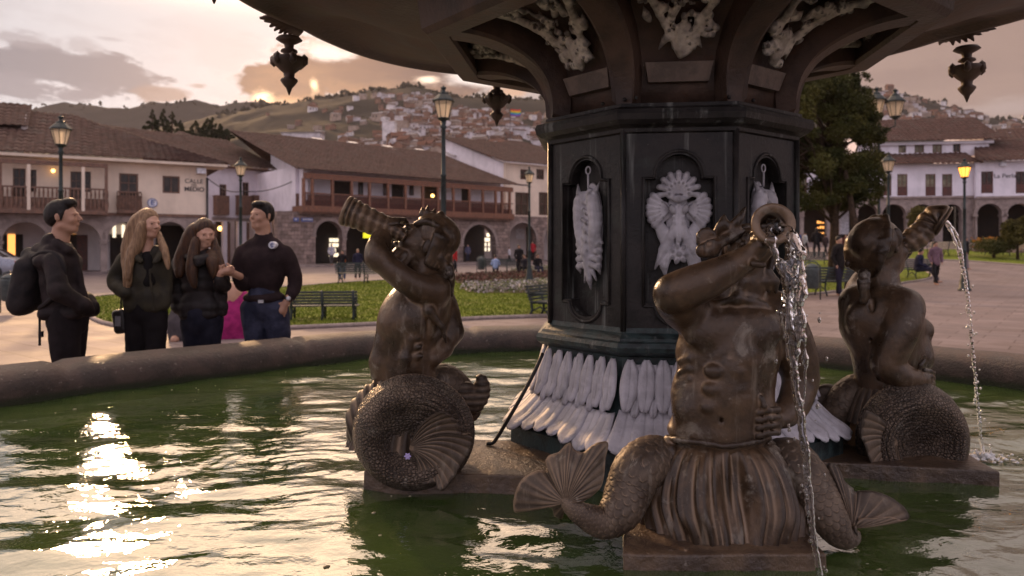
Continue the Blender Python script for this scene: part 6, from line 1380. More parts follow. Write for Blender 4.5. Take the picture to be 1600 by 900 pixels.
    K = Blob(); K.rbox(W_(190, 502, -.02), (.052, .045, .088), (0, R(-8), 0), .03, .02); kt = thing('handbag', 'small black handbag hanging at the hip of the blonde woman', 'handbag', W_(190, 520)); blobobj('bag', K, .008, cloth('black_leather', (.02, .016, .015), None, .4, 30, .3, .4), kt); S = bmesh.new(); tube(S, [W_(189, 488), W_(189, 470, -.02), W_(191, 455, -.1)], .006, 6); bobj('strap', S, MATS['black_leather'], kt, True)
    S = bmesh.new(); box(S, -.02, .02, -.003, .003, -.035, .035, Matrix.Translation(W_(184, 502, -.07))); bobj('bag_clasp', S, pmat('pale_metal', (.5, .48, .5), None, 5, .35, .6, 0), kt)
    # ---- dark haired woman
    D = 5.55; W_ = lambda x, y, dy=0: P(x, y, D+dy); t = person_thing('woman with long wavy dark brown hair in a puffy black coat, looking down right', 315, D)
    hm = frame(W_(320, 366), R(38), R(12), R(-3), .90); B = Blob(); add_head(B, hm, True); B.cap(W_(314, 380), W_(312, 406), .046, .052, .03); B.line([W_(312, 420), W_(313, 450), W_(315, 490)], [.07, .08, .10], .04); B.line([W_(303, 500), W_(305, 580), W_(306, 655)], [.065, .040, .034], .02); B.line([W_(328, 500), W_(326, 580), W_(324, 655)], [.065, .040, .034], .02)
    hand(B, W_(345, 426, -.14), Vector((.85, -.1, .25)), Vector((0, -.3, 1)), .45, .9); B.cap(W_(340, 440, -.1), W_(346, 426, -.14), .03, .024, .01); blobobj('body', B, .0085, SKIN, t); eyes(hm, t)
    H = Blob(); L = Loc(H, hm); L.e((0, .018, .048), (.081, .096, .088)); L.e((0, -.105, -.015), (.068, .062, .092), k=.012, sub=True); L.e((0, -.02, -.11), (.05, .09, .06), k=.01, sub=True)
    H.line([W_(303, 360), W_(294, 385), W_(284, 408, -.03), W_(280, 430, -.1)], [.050, .055, .046, .024], .03, 16); H.line([W_(306, 375, -.07), W_(302, 400, -.10), W_(300, 425, -.14), W_(304, 448, -.15)], [.028, .036, .036, .016], .02, 16); H.line([W_(333, 372, .02), W_(337, 392, -.02), W_(341, 408, -.05), W_(350, 420, -.08)], [.018, .028, .032, .012], .02, 16); H.line([W_(328, 395, -.06), W_(332, 412, -.12), W_(334, 432, -.14)], [.025, .035, .015], .02, 10)
    blobobj('hair', H, .0075, HBRN, t, lambda v, n: .004*fbm(v*np.array([70, 70, 12]), 3))
    J = Blob(); J.ell(W_(313, 440), (.132, .115, .20), k=.05); J.line([W_(284, 410), W_(300, 402), W_(314, 400), W_(328, 402), W_(338, 409)], [.05, .05, .058, .05, .047], .03); J.rbox(W_(315, 482), (.142, .11, .085), (0, 0, 0), .06, .05)
    J.line([W_(283, 416), W_(275, 450), W_(282, 482, -.04)], [.062, .056, .048], .025, 12); J.line([W_(338, 416), W_(348, 446, -.02), W_(343, 438, -.12)], [.050, .044, .034], .025, 12); J.cap(W_(345, 448), W_(348, 486), .036, .032, .03); J.line([W_(296, 402, -.06), W_(312, 408, -.13), W_(332, 402, -.07)], [.03, .035, .03], .02); J.ell(W_(314, 384), (.042, .07, .05), k=.01, sub=True)
    blobobj('coat', J, h, cloth('black_puffer', (.020, .014, .014), (.011, .008, .008), .6, 30, .5, .3), t, lambda v, n: .008*np.abs(np.sin(v[:, 2]*42+.6*np.sin(v[:, 0]*9)))+wrinkle(.006, 10)(v, n))
    T = Blob(); T.cap(W_(315, 488), W_(315, 502), .125, .125, .03); T.line([W_(303, 500), W_(305, 550), W_(306, 660)], [.098, .075, .050], .012, 10); T.line([W_(328, 500), W_(327, 550), W_(324, 660)], [.098, .075, .050], .012, 10); blobobj('jeans', T, .012, cloth('dark_jeans', (.022, .022, .034), (.012, .012, .020)), t, wrinkle(.004, 14)); shoes(t, ((W_(306, 671), W_(312, 671, -.12)), (W_(324, 671), W_(332, 671, -.12))), MATS['dark_shoe'])
    # ---- man facing the camera
    D = 5.7; W_ = lambda x, y, dy=0: P(x, y, D+dy); t = person_thing('man in dark zip neck sweater with round white badge, one hand in jeans pocket', 412, D)
    hm = frame(W_(409, 339), R(-26), R(-3), 0, .94); B = Blob(); add_head(B, hm); B.cap(W_(411, 356), W_(412, 384), .056, .062, .03); B.line([W_(412, 405), W_(412, 430), W_(412, 470)], [.07, .08, .10], .04); B.line([W_(397, 482), W_(402, 560), W_(400, 645)], [.07, .05, .04], .02); B.line([W_(430, 482), W_(437, 560), W_(436, 645)], [.07, .05, .04], .02)
    B.cap(W_(375, 432, -.20), W_(366, 428, -.24), .028, .026, .01); hand(B, W_(366, 428, -.24), Vector((-.9, -.25, .25)), Vector((0, -.2, 1)), .55, 1.0)
    B.cap(W_(452, 464, -.04), W_(447, 474, -.06), .029, .027, .01); hand(B, W_(448, 472, -.06), Vector((-.45, -.1, -.95)), Vector((-1, -.3, .2)), .25, 1.0); blobobj('body', B, .0085, SKIND, t); eyes(hm, t)
    H = Blob(); L = Loc(H, hm); L.e((0, .018, .052), (.080, .094, .084)); L.e((0, .050, .01), (.072, .055, .062), k=.02); L.e((0, -.045, .100), (.064, .042, .030), k=.02); L.e((0, -.100, -.002), (.080, .052, .078), k=.01, sub=True); L.e((0, -.03, -.07), (.1, .075, .06), k=.01, sub=True)
    for x in (-1, 1): L.c((x*.071, -.016, .03), (x*.072, -.012, -.012), .010, .006, k=.01)
    blobobj('hair', H, .007, HBLK, t, lambda v, n: .003*fbm(v*60, 3))
    J = Blob(); J.ell(W_(413, 420), (.165, .125, .215), k=.05); J.line([W_(381, 393), W_(396, 384), W_(412, 380), W_(428, 384), W_(445, 393)], [.048, .052, .062, .052, .048], .03); J.ell(W_(413, 404, -.02), (.175, .105, .09), k=.05); J.ell(W_(413, 465), (.158, .130, .055), k=.04)
    J.line([W_(380, 396), W_(374, 420, -.02), W_(380, 445, -.06), W_(370, 432, -.19)], [.055, .050, .046, .034], .025, 14); J.line([W_(447, 396), W_(459, 425, .03), W_(461, 446, .03), W_(452, 466, -.04)], [.056, .048, .044, .032], .025, 14)
    J.cap(W_(412, 384, .0), W_(412, 369, .0), .075, .066, .02); J.ell(W_(411, 360, -.01), (.058, .070, .045), k=.008, sub=True)
    blobobj('sweater', J, h, cloth('charcoal_fleece', (.034, .022, .023), (.023, .015, .016), .95, 60, .4, .1), t, wrinkle(.007, 8))
    T = Blob(); T.cap(W_(412, 464), W_(412, 480), .118, .116, .03); T.line([W_(396, 482), W_(401, 530), W_(403, 580), W_(400, 655)], [.096, .084, .068, .056], .014, 12); T.line([W_(431, 482), W_(436, 530), W_(438, 580), W_(436, 655)], [.096, .084, .068, .056], .014, 12); blobobj('jeans', T, .011, cloth('blue_jeans', (.048, .050, .080), (.024, .026, .044)), t, wrinkle(.007, 13)); shoes(t, ((W_(400, 666), W_(396, 666, -.13)), (W_(436, 666), W_(442, 666, -.13))), MATS['dark_shoe'])
    bd = bmesh.new(); M = Matrix.Translation(W_(425, 383, -.112)) @ Matrix.Rotation(R(90), 4, 'X'); lathe(bd, [(.028, -.06), (.028, .0), (.026, .003)], 0, 0, 22); bd.transform(M); bo = bobj('badge', bd, ENAM, t)
    for q in (0, 1): bd = bmesh.new(); tube(bd, [W_(425, 383, -.118)+Vector((.012*math.cos(a)*(1-.4*q), 0, .014*math.sin(a)*(1-.4*q))) for a in np.linspace(.5, 5.6, 12)], .0022, 5); bobj('badge_mark', bd, BLUE, bo)
    wt = bmesh.new(); lathe(wt, [(.034, -.013), (.036, 0), (.034, .013)], 0, 0, 18, cap=False); wt.transform(Matrix.Translation(W_(451, 467, -.045)) @ Matrix.Rotation(R(25), 4, 'Y')); wo = bobj('watch', wt, MATS['black_leather'], t, True); wt = bmesh.new(); lathe(wt, [(.018, 0), (.018, .01), (.015, .013)], 0, 0, 14); wt.transform(Matrix.Translation(W_(451, 466.5, -.078)) @ Matrix.Rotation(R(80), 4, 'X')); bobj('watch_face', wt, MATS['pale_metal'], wo, True)
    bk = bmesh.new(); box(bk, -.02, .02, -.01, .01, -.012, .012, Matrix.Translation(W_(408, 471, -.128))); bobj('belt_buckle', bk, MATS['pale_metal'], t)
    # ---- child in the pink hooded coat sitting on the kerb behind
    t = thing('person', 'seated small figure in a bright pink hooded coat, back turned, behind the group', 'person', GP(362, 526)); g = GP(362, 526); D = g.y; W_ = lambda x, y, dy=0: P(x, y, D+dy)
    J = Blob(); k = D/5.7; J.line([W_(366, 478), W_(364, 500), W_(362, 517)], [.14*k, .18*k, .19*k], .05*k); J.line([W_(356, 484), W_(350, 505), W_(346, 520)], [.07*k, .07*k, .06*k], .04*k); J.line([W_(376, 484), W_(379, 503), W_(378, 518)], [.06*k, .06*k, .06*k], .04*k); J.line([W_(358, 470), W_(366, 467), W_(374, 470)], [.045*k, .055*k, .045*k], .03*k)
    blobobj('coat', J, .03, cloth('pink_coat', (.32, .025, .13), (.22, .015, .09), .8), t, wrinkle(.03, 4)); B = Blob(); B.ell(W_(362, 463, -.1), (.085*k, .1*k, .115*k)); B.line([W_(364, 470), W_(364, 500)], [.05*k, .06*k], .03); blobobj('body', B, .03, SKIND, t)
    H = Blob(); H.ell(W_(362, 461), (.095*k, .11*k, .12*k)); blobobj('hair', H, .025, HBLK, t)
    t = thing('person', 'crouching grey figure with a blue bag between the two women', 'person', GP(292, 530)); g = GP(292, 530); D = g.y; W_ = lambda x, y, dy=0: P(x, y, D+dy); k = D/5.7
    J = Blob(); J.line([W_(290, 488), W_(288, 505), W_(290, 522)], [.09*k, .11*k, .12*k], .05*k); blobobj('coat', J, .03, cloth('grey_coat', (.07, .06, .065)), t, wrinkle(.03, 4)); B = Blob(); B.ell(W_(292, 474), (.075*k, .09*k, .10*k)); B.line([W_(290, 480), W_(290, 515)], [.05*k, .08*k], .03); B.line([W_(280, 528), W_(272, 531, -.3)], [.05*k, .03*k], .03); blobobj('body', B, .03, SKIND, t)
    kt = thing('blue_bag', 'small bright blue bag on the ground behind the dark haired woman', 'bag', GP(301, 534)); K = Blob(); K.rbox(P(301, 525, D), (.06*k, .05*k, .06*k), (0, 0, 0), .03, .02); blobobj('bag', K, .025, cloth('blue_nylon', (.03, .16, .30)), kt)
near_people()
# ---- passers-by: three builds shared by many figures, each with its own clothes
def far_mesh(kind, seed):
    """returns dict part -> (verts, quads) for a 1.7 m figure standing at the origin, back or front to the camera"""
    rg = random.Random(seed); o = {}; B = Blob(); st = .06+rg.random()*.10
    if kind != 'sit':
        B.ell((0, 0, 1.60), (.078, .095, .115)); B.cap((0, 0, 1.5), (0, 0, 1.42), .05, .055); B.line([(0, 0, 1.38), (0, 0, 1.1), (0, 0, .95)], [.13, .11, .12], .04)
        for s in (-1, 1): B.line([(s*.08, 0, .9), (s*(.09+st*.3), s*st, .48), (s*.10, s*st*1.6, .07)], [.07, .05, .038], .02); B.line([(s*.18, 0, 1.38), (s*.23, .02, 1.12), (s*.20, -.08, .90)], [.045, .038, .03], .02); B.ell((s*.20, -.09, .84), (.03, .035, .055), k=.02); B.cap((s*.10, s*st*1.6, .04), (s*.10, s*st*1.6-.14, .03), .04, .03, .02)
        J = Blob(); J.line([(0, 0, 1.38), (0, 0, 1.15), (0, 0, .88)], [.145, .14, .155], .05); J.ell((0, 0, 1.38), (.20, .11, .08), k=.05)
        for s in (-1, 1): J.line([(s*.19, 0, 1.38), (s*.25, .03, 1.12), (s*.21, -.07, .92)], [.065, .058, .048], .03)
        T = Blob(); T.cap((0, 0, .95), (0, 0, .86), .14, .13, .03)
        for s in (-1, 1): T.line([(s*.08, 0, .88), (s*(.09+st*.3), s*st, .48), (s*.10, s*st*1.6, .10)], [.095, .07, .055], .015)
        H = Blob(); H.ell((0, .015, 1.635), (.085, .10, .10))
        if kind == 'long': H.line([(0, .05, 1.6), (0, .09, 1.42)], [.08, .05], .03)
    else:
        B.ell((0, -.05, 1.18), (.078, .095, .115)); B.line([(0, 0, 1.1), (0, 0, .95), (0, .05, .60)], [.05, .13, .12], .04)
        for s in (-1, 1): B.line([(s*.09, .05, .50), (s*.12, -.42, .50), (s*.12, -.60, .08)], [.075, .055, .04], .02); B.cap((s*.12, -.60, .04), (s*.12, -.74, .03), .04, .03, .02)
        J = Blob(); J.line([(0, 0, .95), (0, .04, .75), (0, .06, .55)], [.145, .145, .155], .05); J.ell((0, 0, .95), (.20, .11, .08), k=.05)
        for s in (-1, 1): J.line([(s*.19, 0, .95), (s*.25, -.02, .72), (s*.15, -.25, .62)], [.065, .055, .045], .03)
        T = Blob()
        for s in (-1, 1): T.line([(s*.09, .05, .50), (s*.12, -.42, .52), (s*.12, -.60, .12)], [.10, .075, .055], .03)
        H = Blob(); H.ell((0, -.035, 1.215), (.085, .10, .10))
    for n, b in (('body', B), ('jacket', J), ('trousers', T), ('hair', H)): v, q = b.mesh(.028, wrinkle(.012, 6) if n in ('jacket', 'trousers') else None, 1); o[n] = (v, q)
    return o
FM = {}
def far_person(px, yf, yh, kind, jc, tc, label, yaw=0, hair=None, bag=None, group=None, z=None, D=None):
    g = GP(px, yf) if D is None else P(px, yf, D)
    if z is not None: g.z = z
    s = (yf-yh)/F*g.y/(1.72 if kind != 'sit' else 1.32); key = (kind, px % 2)
    if key not in FM: FM[key] = far_mesh(kind, px % 2)
    t = thing('person', label, 'person', g, group); M = Matrix.Translation(g) @ Matrix.Rotation(yaw, 4, 'Z') @ Matrix.Scale(s, 4)
    mats = {'body': SKIND, 'jacket': cloth('jacket_%02d%02d%02d' % tuple(int(c*99) for c in jc), jc), 'trousers': cloth('trousers_%02d%02d%02d' % tuple(int(c*99) for c in tc), tc), 'hair': hair or HBLK}
    A = np.array(M)
    for n, (v, q) in FM[key].items(): nobj(n, v @ A[:3, :3].T+A[:3, 3], q[:, ::-1], mats[n], t)
    if bag:
        K = Blob(); c = Vector((0, .17, 1.18)) if kind != 'sit' else Vector((0, .2, .8)); K.rbox(c, (.14, .09, .19), (0, 0, 0), .06, .02); v, q = K.mesh(.03); kt = thing('backpack', bag[1], 'backpack', M @ Vector((0, .17, 1))); nobj('pack', v @ A[:3, :3].T+A[:3, 3], q[:, ::-1], cloth('pack_%02d%02d%02d' % tuple(int(c_*99) for c_ in bag[0]), bag[0]), kt)
K_ = (.02, .018, .02); N_ = (.03, .03, .05); G_ = (.10, .09, .09)
far_person(518, 413, 380, 'stand', (.50, .48, .55), G_, 'distant person in a pale shirt standing in the second lit arch', .5, z=.14, D=59)
far_person(535, 438, 391, 'stand', K_, (.04, .07, .14), 'distant person carrying an orange backpack left of the statue horn', 0, bag=((.55, .14, .02), 'orange backpack worn by a distant person on the plaza'))
far_person(559, 436, 389, 'stand', (.025, .025, .05), K_, 'distant fair haired person carrying a blue backpack', .1, HBLO, bag=((.05, .08, .30), 'blue backpack worn by a distant fair haired person'))
far_person(711, 427, 386, 'long', (.42, .03, .03), K_, 'distant woman in a red jacket walking right of the left statue', 1.4)
far_person(731, 404, 376, 'stand', (.10, .10, .16), N_, 'dim bluish person standing inside a dark arch', .3, z=.14, D=71)
far_person(796, 404, 379, 'stand', (.55, .52, .55), K_, 'distant person in a white top walking by the stone pillar', 1.2, D=74, z=.0)
far_person(832, 398, 366, 'stand', (.40, .03, .04), K_, 'distant person in red under the arch nearest the column', .2, D=76, z=.14)
far_person(774, 431, 398, 'sit', (.32, .40, .60), N_, 'person in a light blue shirt sitting on the far bench', R(180), z=.0)
far_person(811, 430, 382, 'stand', K_, K_, 'dark clothed person standing just left of the slim lamp post', .4)
far_person(840, 432, 396, 'sit', K_, N_, 'dark clothed person sitting close to the fountain column', .3)
far_person(820, 431, 397, 'sit', (.04, .035, .04), K_, 'dark clothed person sitting at the foot of the slim lamp post', -.4)
far_person(1311, 463, 369, 'stand', (.022, .018, .017), (.03, .026, .04), 'tall dark clothed person left of the right statue head', .5)
far_person(1334, 457, 373, 'stand', (.035, .022, .018), (.05, .03, .03), 'dark clothed person raising a camera close to the right statue head', -1.2)
far_person(1462, 445, 377, 'stand', (.20, .12, .15), K_, 'person with a dark backpack standing beside the resting person', 0, bag=((.02, .02, .045), 'dark backpack on the person right of the right statue'))
far_person(1437, 441, 388, 'sit', N_, N_, 'resting person in dark blue on the bench, legs stretched out', R(50))
far_person(1509, 421, 370, 'long', K_, (.25, .20, .22), 'person in a dark coat walking behind the falling water', .8)
for i, (px, yf, yh, c) in enumerate(((1236, 398, 361, (.03, .06, .22)), (1249, 396, 362, (.05, .08, .20)), (1258, 397, 363, (.5, .5, .5)), (1276, 402, 356, K_), (1290, 400, 366, (.06, .04, .04)), (1300, 398, 362, K_), (1322, 399, 366, (.10, .03, .03)), (1345, 400, 363, (.45, .42, .42)), (1357, 401, 366, (.05, .04, .08)), (1414, 399, 368, (.06, .05, .05)))):
    far_person(px, yf, yh, 'stand' if i % 3 else 'long', c, K_, ('person in bright blue at the left of the far crowd', 'second person in blue of the far crowd', 'person in white of the far crowd beside the blue ones', 'slim dark person of the far crowd, tallest one', 'person in dull brown of the far crowd', 'dark person of the far crowd left of the white banner', 'person in dark red of the far crowd', 'person in pale top of the far crowd right of the banner', 'person in dark violet at the right end of the far crowd', 'lone dim figure below the arcade behind the right statue horn')[i], i*.9, group='far crowd under the tree', D=46)
# ------------------------------------------------------------------ bronze tritons
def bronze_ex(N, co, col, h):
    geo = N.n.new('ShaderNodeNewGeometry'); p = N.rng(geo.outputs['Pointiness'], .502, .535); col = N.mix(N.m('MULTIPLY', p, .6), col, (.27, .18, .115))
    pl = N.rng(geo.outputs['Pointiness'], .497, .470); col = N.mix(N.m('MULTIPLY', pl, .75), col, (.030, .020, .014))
    s = N.noise(N.v('MULTIPLY', co, (34, 34, 4)), 1.0, 5, .6); col = N.mix(N.m('MULTIPLY', N.rng(s, .56, .72), .4), col, (.26, .215, .165))
    w = N.noise(co, 11, 6, .7, .5); col = N.mix(N.m('MULTIPLY', N.rng(w, .58, .68), .55), col, (.27, .235, .19)); dk = N.noise(co, 4.5, 5, .65, .4); col = N.mix(N.m('MULTIPLY', N.rng(dk, .50, .62), .6), col, (.055, .034, .022))
    d = N.noise(co, 150, 3, .7); col = N.mix(N.m('MULTIPLY', N.rng(d, .66, .76), .5), col, (.30, .24, .17)); return col, h
BRZ = pmat('wet_bronze', (.105, .062, .034), (.042, .025, .014), 9, .33, .15, .35, 55, extra=bronze_ex, spec=.38, bdist=.006)
def scale_ex(N, co, col, h):
    col, h = bronze_ex(N, co, col, h); v = N.voro(co, 88, 'DISTANCE_TO_EDGE', rnd=.8); return N.mix(N.m('MULTIPLY', N.rng(v, .12, .02), .75), col, (.020, .015, .012)), N.m('ADD', N.m('MULTIPLY', h, .2), N.rng(v, .0, .25))
BRZS = pmat('scaly_bronze', (.165, .12, .088), (.08, .058, .044), 12, .45, .25, .8, 70, extra=scale_ex, spec=.35, bdist=.006)
BRZF = pmat('dull_bronze', (.14, .10, .07), (.062, .044, .032), 10, .48, .2, .35, 60, extra=bronze_ex, spec=.3, bdist=.006)
def scaly_tube(name, pts, root, mat=None, nr=14, row=.017, amp=.0042, nu=420, nv=128, twist=0):
    """pts rows of x, y, z, radius; overlapping scales are modelled in the surface"""
    q = spline([list(p[0])+[p[1]] for p in pts], nu); c = q[:, :3]; r = np.maximum(q[:, 3], .003); T = np.gradient(c, axis=0); T /= np.linalg.norm(T, axis=1)[:, None]
    s = np.zeros_like(c); u = np.array([0, 1.0, 0]); s0 = np.cross(T[0], u); s0 = s0/(np.linalg.norm(s0)+1e-9); s[0] = s0
    for i in range(1, nu): a = s[i-1]-T[i]*(s[i-1]@T[i]); s[i] = a/np.linalg.norm(a)
    n = np.cross(s, T); L = np.concatenate([[0], np.cumsum(np.linalg.norm(np.diff(c, axis=0), axis=1))]); th = np.linspace(0, 2*np.pi, nv, endpoint=False)
    # scale rows get shorter as the tail thins
    U = np.concatenate([[0], np.cumsum(np.diff(L)/(row*np.clip((r[1:]+r[:-1])/2/.06, .45, 1.1)))])[:, None]; X = (th/(2*np.pi)*nr)[None, :]+twist*U; hgt = np.zeros((nu, nv))
    for k in (0, 1):
        rw = np.floor(U)-k; ly = U-rw; lx = (X+.5*(rw % 2)) % 1-.5; edge = 1+.85*np.sqrt(np.maximum(0, 1-(2*lx)**2)); ins = ly <= edge; hgt = np.maximum(hgt, np.where(ins, .25+.75*(ly/1.85)-.25*(2*lx)**2, 0))
    taper = np.clip(r/.05, .35, 1)[:, None]; R_ = r[:, None]+amp*taper*(hgt-.4)
    v = c[:, None, :]+R_[:, :, None]*(np.cos(th)[None, :, None]*s[:, None, :]+np.sin(th)[None, :, None]*n[:, None, :]); v = v.reshape(-1, 3)
    i, j = np.meshgrid(np.arange(nu-1), np.arange(nv), indexing='ij'); a = (i*nv+j).ravel(); b = (i*nv+(j+1) % nv).ravel(); f = np.stack([a, a+nv, b+nv, b], 1)
    caps = []; m = len(v); v = np.vstack([v, c[0], c[-1]]); 
    for j in range(nv): caps.append((m, j, (j+1) % nv, (j+1) % nv)); caps.append((m+1, (nu-1)*nv+(j+1) % nv, (nu-1)*nv+j, (nu-1)*nv+j))
    me_f = [tuple(x) for x in f.tolist()]+[x[:3] for x in caps]; me = bpy.data.meshes.new(name); me.from_pydata(v.tolist(), [], me_f); me.update(); return link(name, me, mat or BRZF, root, True)
def fin(name, outline, base, D, root, bend=(.0, .0), ridges=26, thick=.007, mat=None, D_tip=0.0, nr=150, nm=26, curl=.0, amp=.0032):
    """fan of ridged rays from a base point to an outline (photo pixels placed at depth D)"""
    o = spline([list(p) for p in outline], nr); b = np.array(base, float); D0 = D; t = np.linspace(0, 1, nm)[:, None, None]; w = np.linspace(-1, 1, nr)[None, :, None]
    d = o[None]-b; per = np.stack([-d[..., 1], d[..., 0]], -1); p2 = b+d*t+per*(curl*(t*(1-t))*1.0)
    Dp = D0+(bend[0]*t[..., 0]*w[..., 0]+bend[1]*t[..., 0]**2+D_tip*t[..., 0])
    ph = np.linspace(0, ridges*np.pi, nr)[None, :]; rd = amp*(np.abs(np.sin(ph))**.6-.5)*np.minimum(1, t[..., 0]*2.5)
    th = thick*(1-.65*t[..., 0]); vs = []
    for sgn in (-1, 1): DD = Dp+sgn*(th+rd); vs.append(np.stack([(p2[..., 0]-800)/F*Dp, DD, E+(HY-p2[..., 1])/F*Dp], -1).reshape(-1, 3))
    v = np.vstack(vs); i, j = np.meshgrid(np.arange(nm-1), np.arange(nr-1), indexing='ij'); a = (i*nr+j).ravel(); f = np.stack([a, a+1, a+nr+1, a+nr], 1); N0 = nm*nr; g = f[:, ::-1]+N0; e = (nm-1)*nr+np.arange(nr-1)
    ed = np.stack([e, e+1, e+1+N0, e+N0], 1); s0 = np.arange(nm-1)*nr; e0 = np.stack([s0, s0+nr, s0+nr+N0, s0+N0], 1); s1 = s0+nr-1; e1 = np.stack([s1, s1+nr, s1+nr+N0, s1+N0], 1)
    return nobj(name, v, np.vstack([f, g, ed, e0, e1]), mat or BRZF, root)
def sm_noise(a=.0015, f=22):
    return lambda v, n: a*fbm(v*f, 3)+.0004*fbm(v*f*6, 2)
def horn(name, pts, root, ringn=9, hole=.62):
    """ribbed shell horn: rows of point, radius; open bell at the last point"""
    q = spline([list(p)+[r] for p, r in pts], 90); c = q[:, :3]; r = q[:, 3]; T = np.gradient(c, axis=0); T /= np.linalg.norm(T, axis=1)[:, None]; nv = 40; s = np.zeros_like(c); s0 = np.cross(T[0], [0, 0, 1.0]); s[0] = s0/np.linalg.norm(s0)
    for i in range(1, 90): a = s[i-1]-T[i]*(s[i-1]@T[i]); s[i] = a/np.linalg.norm(a)
    n = np.cross(s, T); th = np.linspace(0, 2*np.pi, nv, endpoint=False); u = np.linspace(0, 1, 90)[:, None]
    rr = r[:, None]*(1+.10*np.abs(np.sin(np.pi*ringn*u+th[None, :]*.5))**2-.05+.02*np.sin(th*9)[None, :])
    rr = rr+.0015*fbm((c[:, None, :]+np.stack([np.cos(th)*.05, np.sin(th)*.05, th*0], -1)[None])*60, 2)
    ring = lambda cc, ss, nn, R_: cc[None]+R_[:, None]*(np.cos(th)[:, None]*ss[None]+np.sin(th)[:, None]*nn[None])
    rows = [ring(c[i], s[i], n[i], rr[i]) for i in range(90)]
    e = c[-1]; t_ = T[-1]; R_ = r[-1]
    for k, dz in ((1.04, .003), (1.0, .009), (.86, .010), (hole, .004), (hole*.92, -.008), (hole*.8, -.03), (hole*.6, -.07)): rows.append(ring(e+t_*dz, s[-1], n[-1], np.full(nv, R_*k)))
    m = len(rows); v = np.vstack(rows); i, j = np.meshgrid(np.arange(m-1), np.arange(nv), indexing='ij'); a = (i*nv+j).ravel(); b = (i*nv+(j+1) % nv).ravel()
    fs = np.stack([a, a+nv, b+nv, b], 1).tolist(); fs.append(list(range(nv))); fs.append(list(range((m-1)*nv, m*nv))[::-1]); me = bpy.data.meshes.new(name); me.from_pydata(v.tolist(), [], fs); me.update(); return link(name, me, BRZ, root, True)
def fingers(B, pts, r=.0075):
    for p in pts: B.line(p, [r*1.05, r, r*.95, r*.8][:len(p)], .003)
def front_statue():
    t = thing('triton_statue', 'big wet bronze triton facing the camera, blowing a horn that pours water', 'statue', P(1125, 865, 2.0)); D = 2.12; W_ = lambda x, y, dy=0: P(x, y, D+dy); k = D/F
    B = Blob()
    # trunk
    B.line([W_(1124, 690), W_(1122, 650), W_(1128, 600), W_(1136, 555)], [.105, .103, .106, .115], .05); B.ell(W_(1120, 672), (.142, .098, .05), k=.04); B.ell(W_(1126, 620), (.134, .096, .07), k=.05)
    B.ell(W_(1136, 548), (.143, .088, .085), k=.05); B.ell(W_(1144, 500), (.150, .088, .060), k=.05); B.ell(W_(1100, 560, .02), (.055, .075, .09), k=.04); B.ell(W_(1182, 560, .02), (.05, .075, .09), k=.04)
    for x, y in ((1104, 514), (1181, 516)): B.ell(W_(x, y, -.066), (.073, .036, .056), (R(-10), 0, 0), .022)
    B.cap(W_(1144, 482, -.108), W_(1142, 556, -.118), .010, .012, .020, True)               # breast bone
    for j, y in enumerate((580, 608, 636)):
        for x in (-1, 1): B.ell(W_(1134-j*3+x*18, y, -.101+.002*j), (.028, .020, .0215), k=.006)
    B.ell(W_(1126, 655, -.102), (.007, .012, .009), k=.008, sub=True)
    for s, x in ((-1, 1072), (1, 1190)):
        for j in range(4): B.line([W_(x-s*6, 560+16*j, -.055), W_(x+s*10, 566+17*j, -.02)], [.009, .007], .012)
        B.line([W_(x, 600), W_(x-s*4, 640, -.04), W_(x-s*14, 682, -.05)], [.03, .035, .03], .03)
    # shoulders, neck
    B.ell(W_(1088, 487, .0), (.060, .058, .055), k=.035); B.ell(W_(1212, 492, .01), (.055, .056, .056), k=.035); B.line([W_(1095, 470, .02), W_(1150, 452, .02), W_(1205, 474, .02)], [.035, .04, .035], .035); B.line([W_(1112, 476, -.05), W_(1150, 466, -.070), W_(1196, 476, -.050)], [.008, .009, .008], .016)
    B.line([W_(1155, 470, .0), W_(1163, 440, -.01), W_(1168, 415, .0)], [.052, .046, .05], .03); B.line([W_(1150, 468, -.06), W_(1158, 440, -.055), W_(1150, 415, -.04)], [.012, .013, .012], .014)
    # head thrown back: face up and towards the horn
    hm = frame(W_(1166, 398, .0), R(-18), R(-38), R(10), .78); L = Loc(B, hm); L.e((0, .012, .035), (.073, .090, .085)); L.e((0, -.030, -.018), (.060, .062, .078), k=.03); L.e((0, -.055, -.085), (.034, .03, .03), k=.03); L.c((0, -.09, .022), (0, -.112, -.014), .010, .015, k=.010); L.c((-.04, -.086, .03), (.04, -.086, .03), .010, k=.012)
    for s in (-1, 1): L.e((s*.036, -.068, -.022), (.024, .02, .022), k=.02); L.e((s*.03, -.090, .012), (.014, .011, .009), k=.006, sub=True)
    L.c((0, -.088, -.048), (0, -.13, -.055), .022, .014, k=.02)
    for j in range(9): a = R(-80+20*j); B.line([W_(1178+10*math.sin(a)*2.2, 424, -.03+.01*math.cos(a)), W_(1186+10*math.sin(a)*2.6, 440, -.035), W_(1192+10*math.sin(a)*2.0+3*(j % 2), 452+3*(j % 3), -.03)], [.012, .011, .004], .006)
    # raised right arm: elbow towards the camera, hand on the horn
    B.line([W_(1086, 492, .0), W_(1066, 480, -.06), W_(1052, 462, -.13)], [.054, .052, .048], .025, 8); B.ell(W_(1047, 460, -.135), (.038, .040, .042), k=.02); B.line([W_(1052, 458, -.14), W_(1090, 444, -.155), W_(1130, 425, -.165), W_(1168, 402, -.17)], [.047, .045, .035, .025], .02, 14)
    B.line([W_(1168, 402, -.17), W_(1184, 388, -.18)], [.026, .028], .015)
    fingers(B, [[W_(1176, 392-j*9, -.165), W_(1190, 384-j*10, -.205), W_(1206, 382-j*10, -.205), W_(1213, 386-j*9, -.185)] for j in range(4)], .0082); fingers(B, [[W_(1172, 402, -.18), W_(1178, 412, -.21), W_(1192, 414, -.215)]], .010)
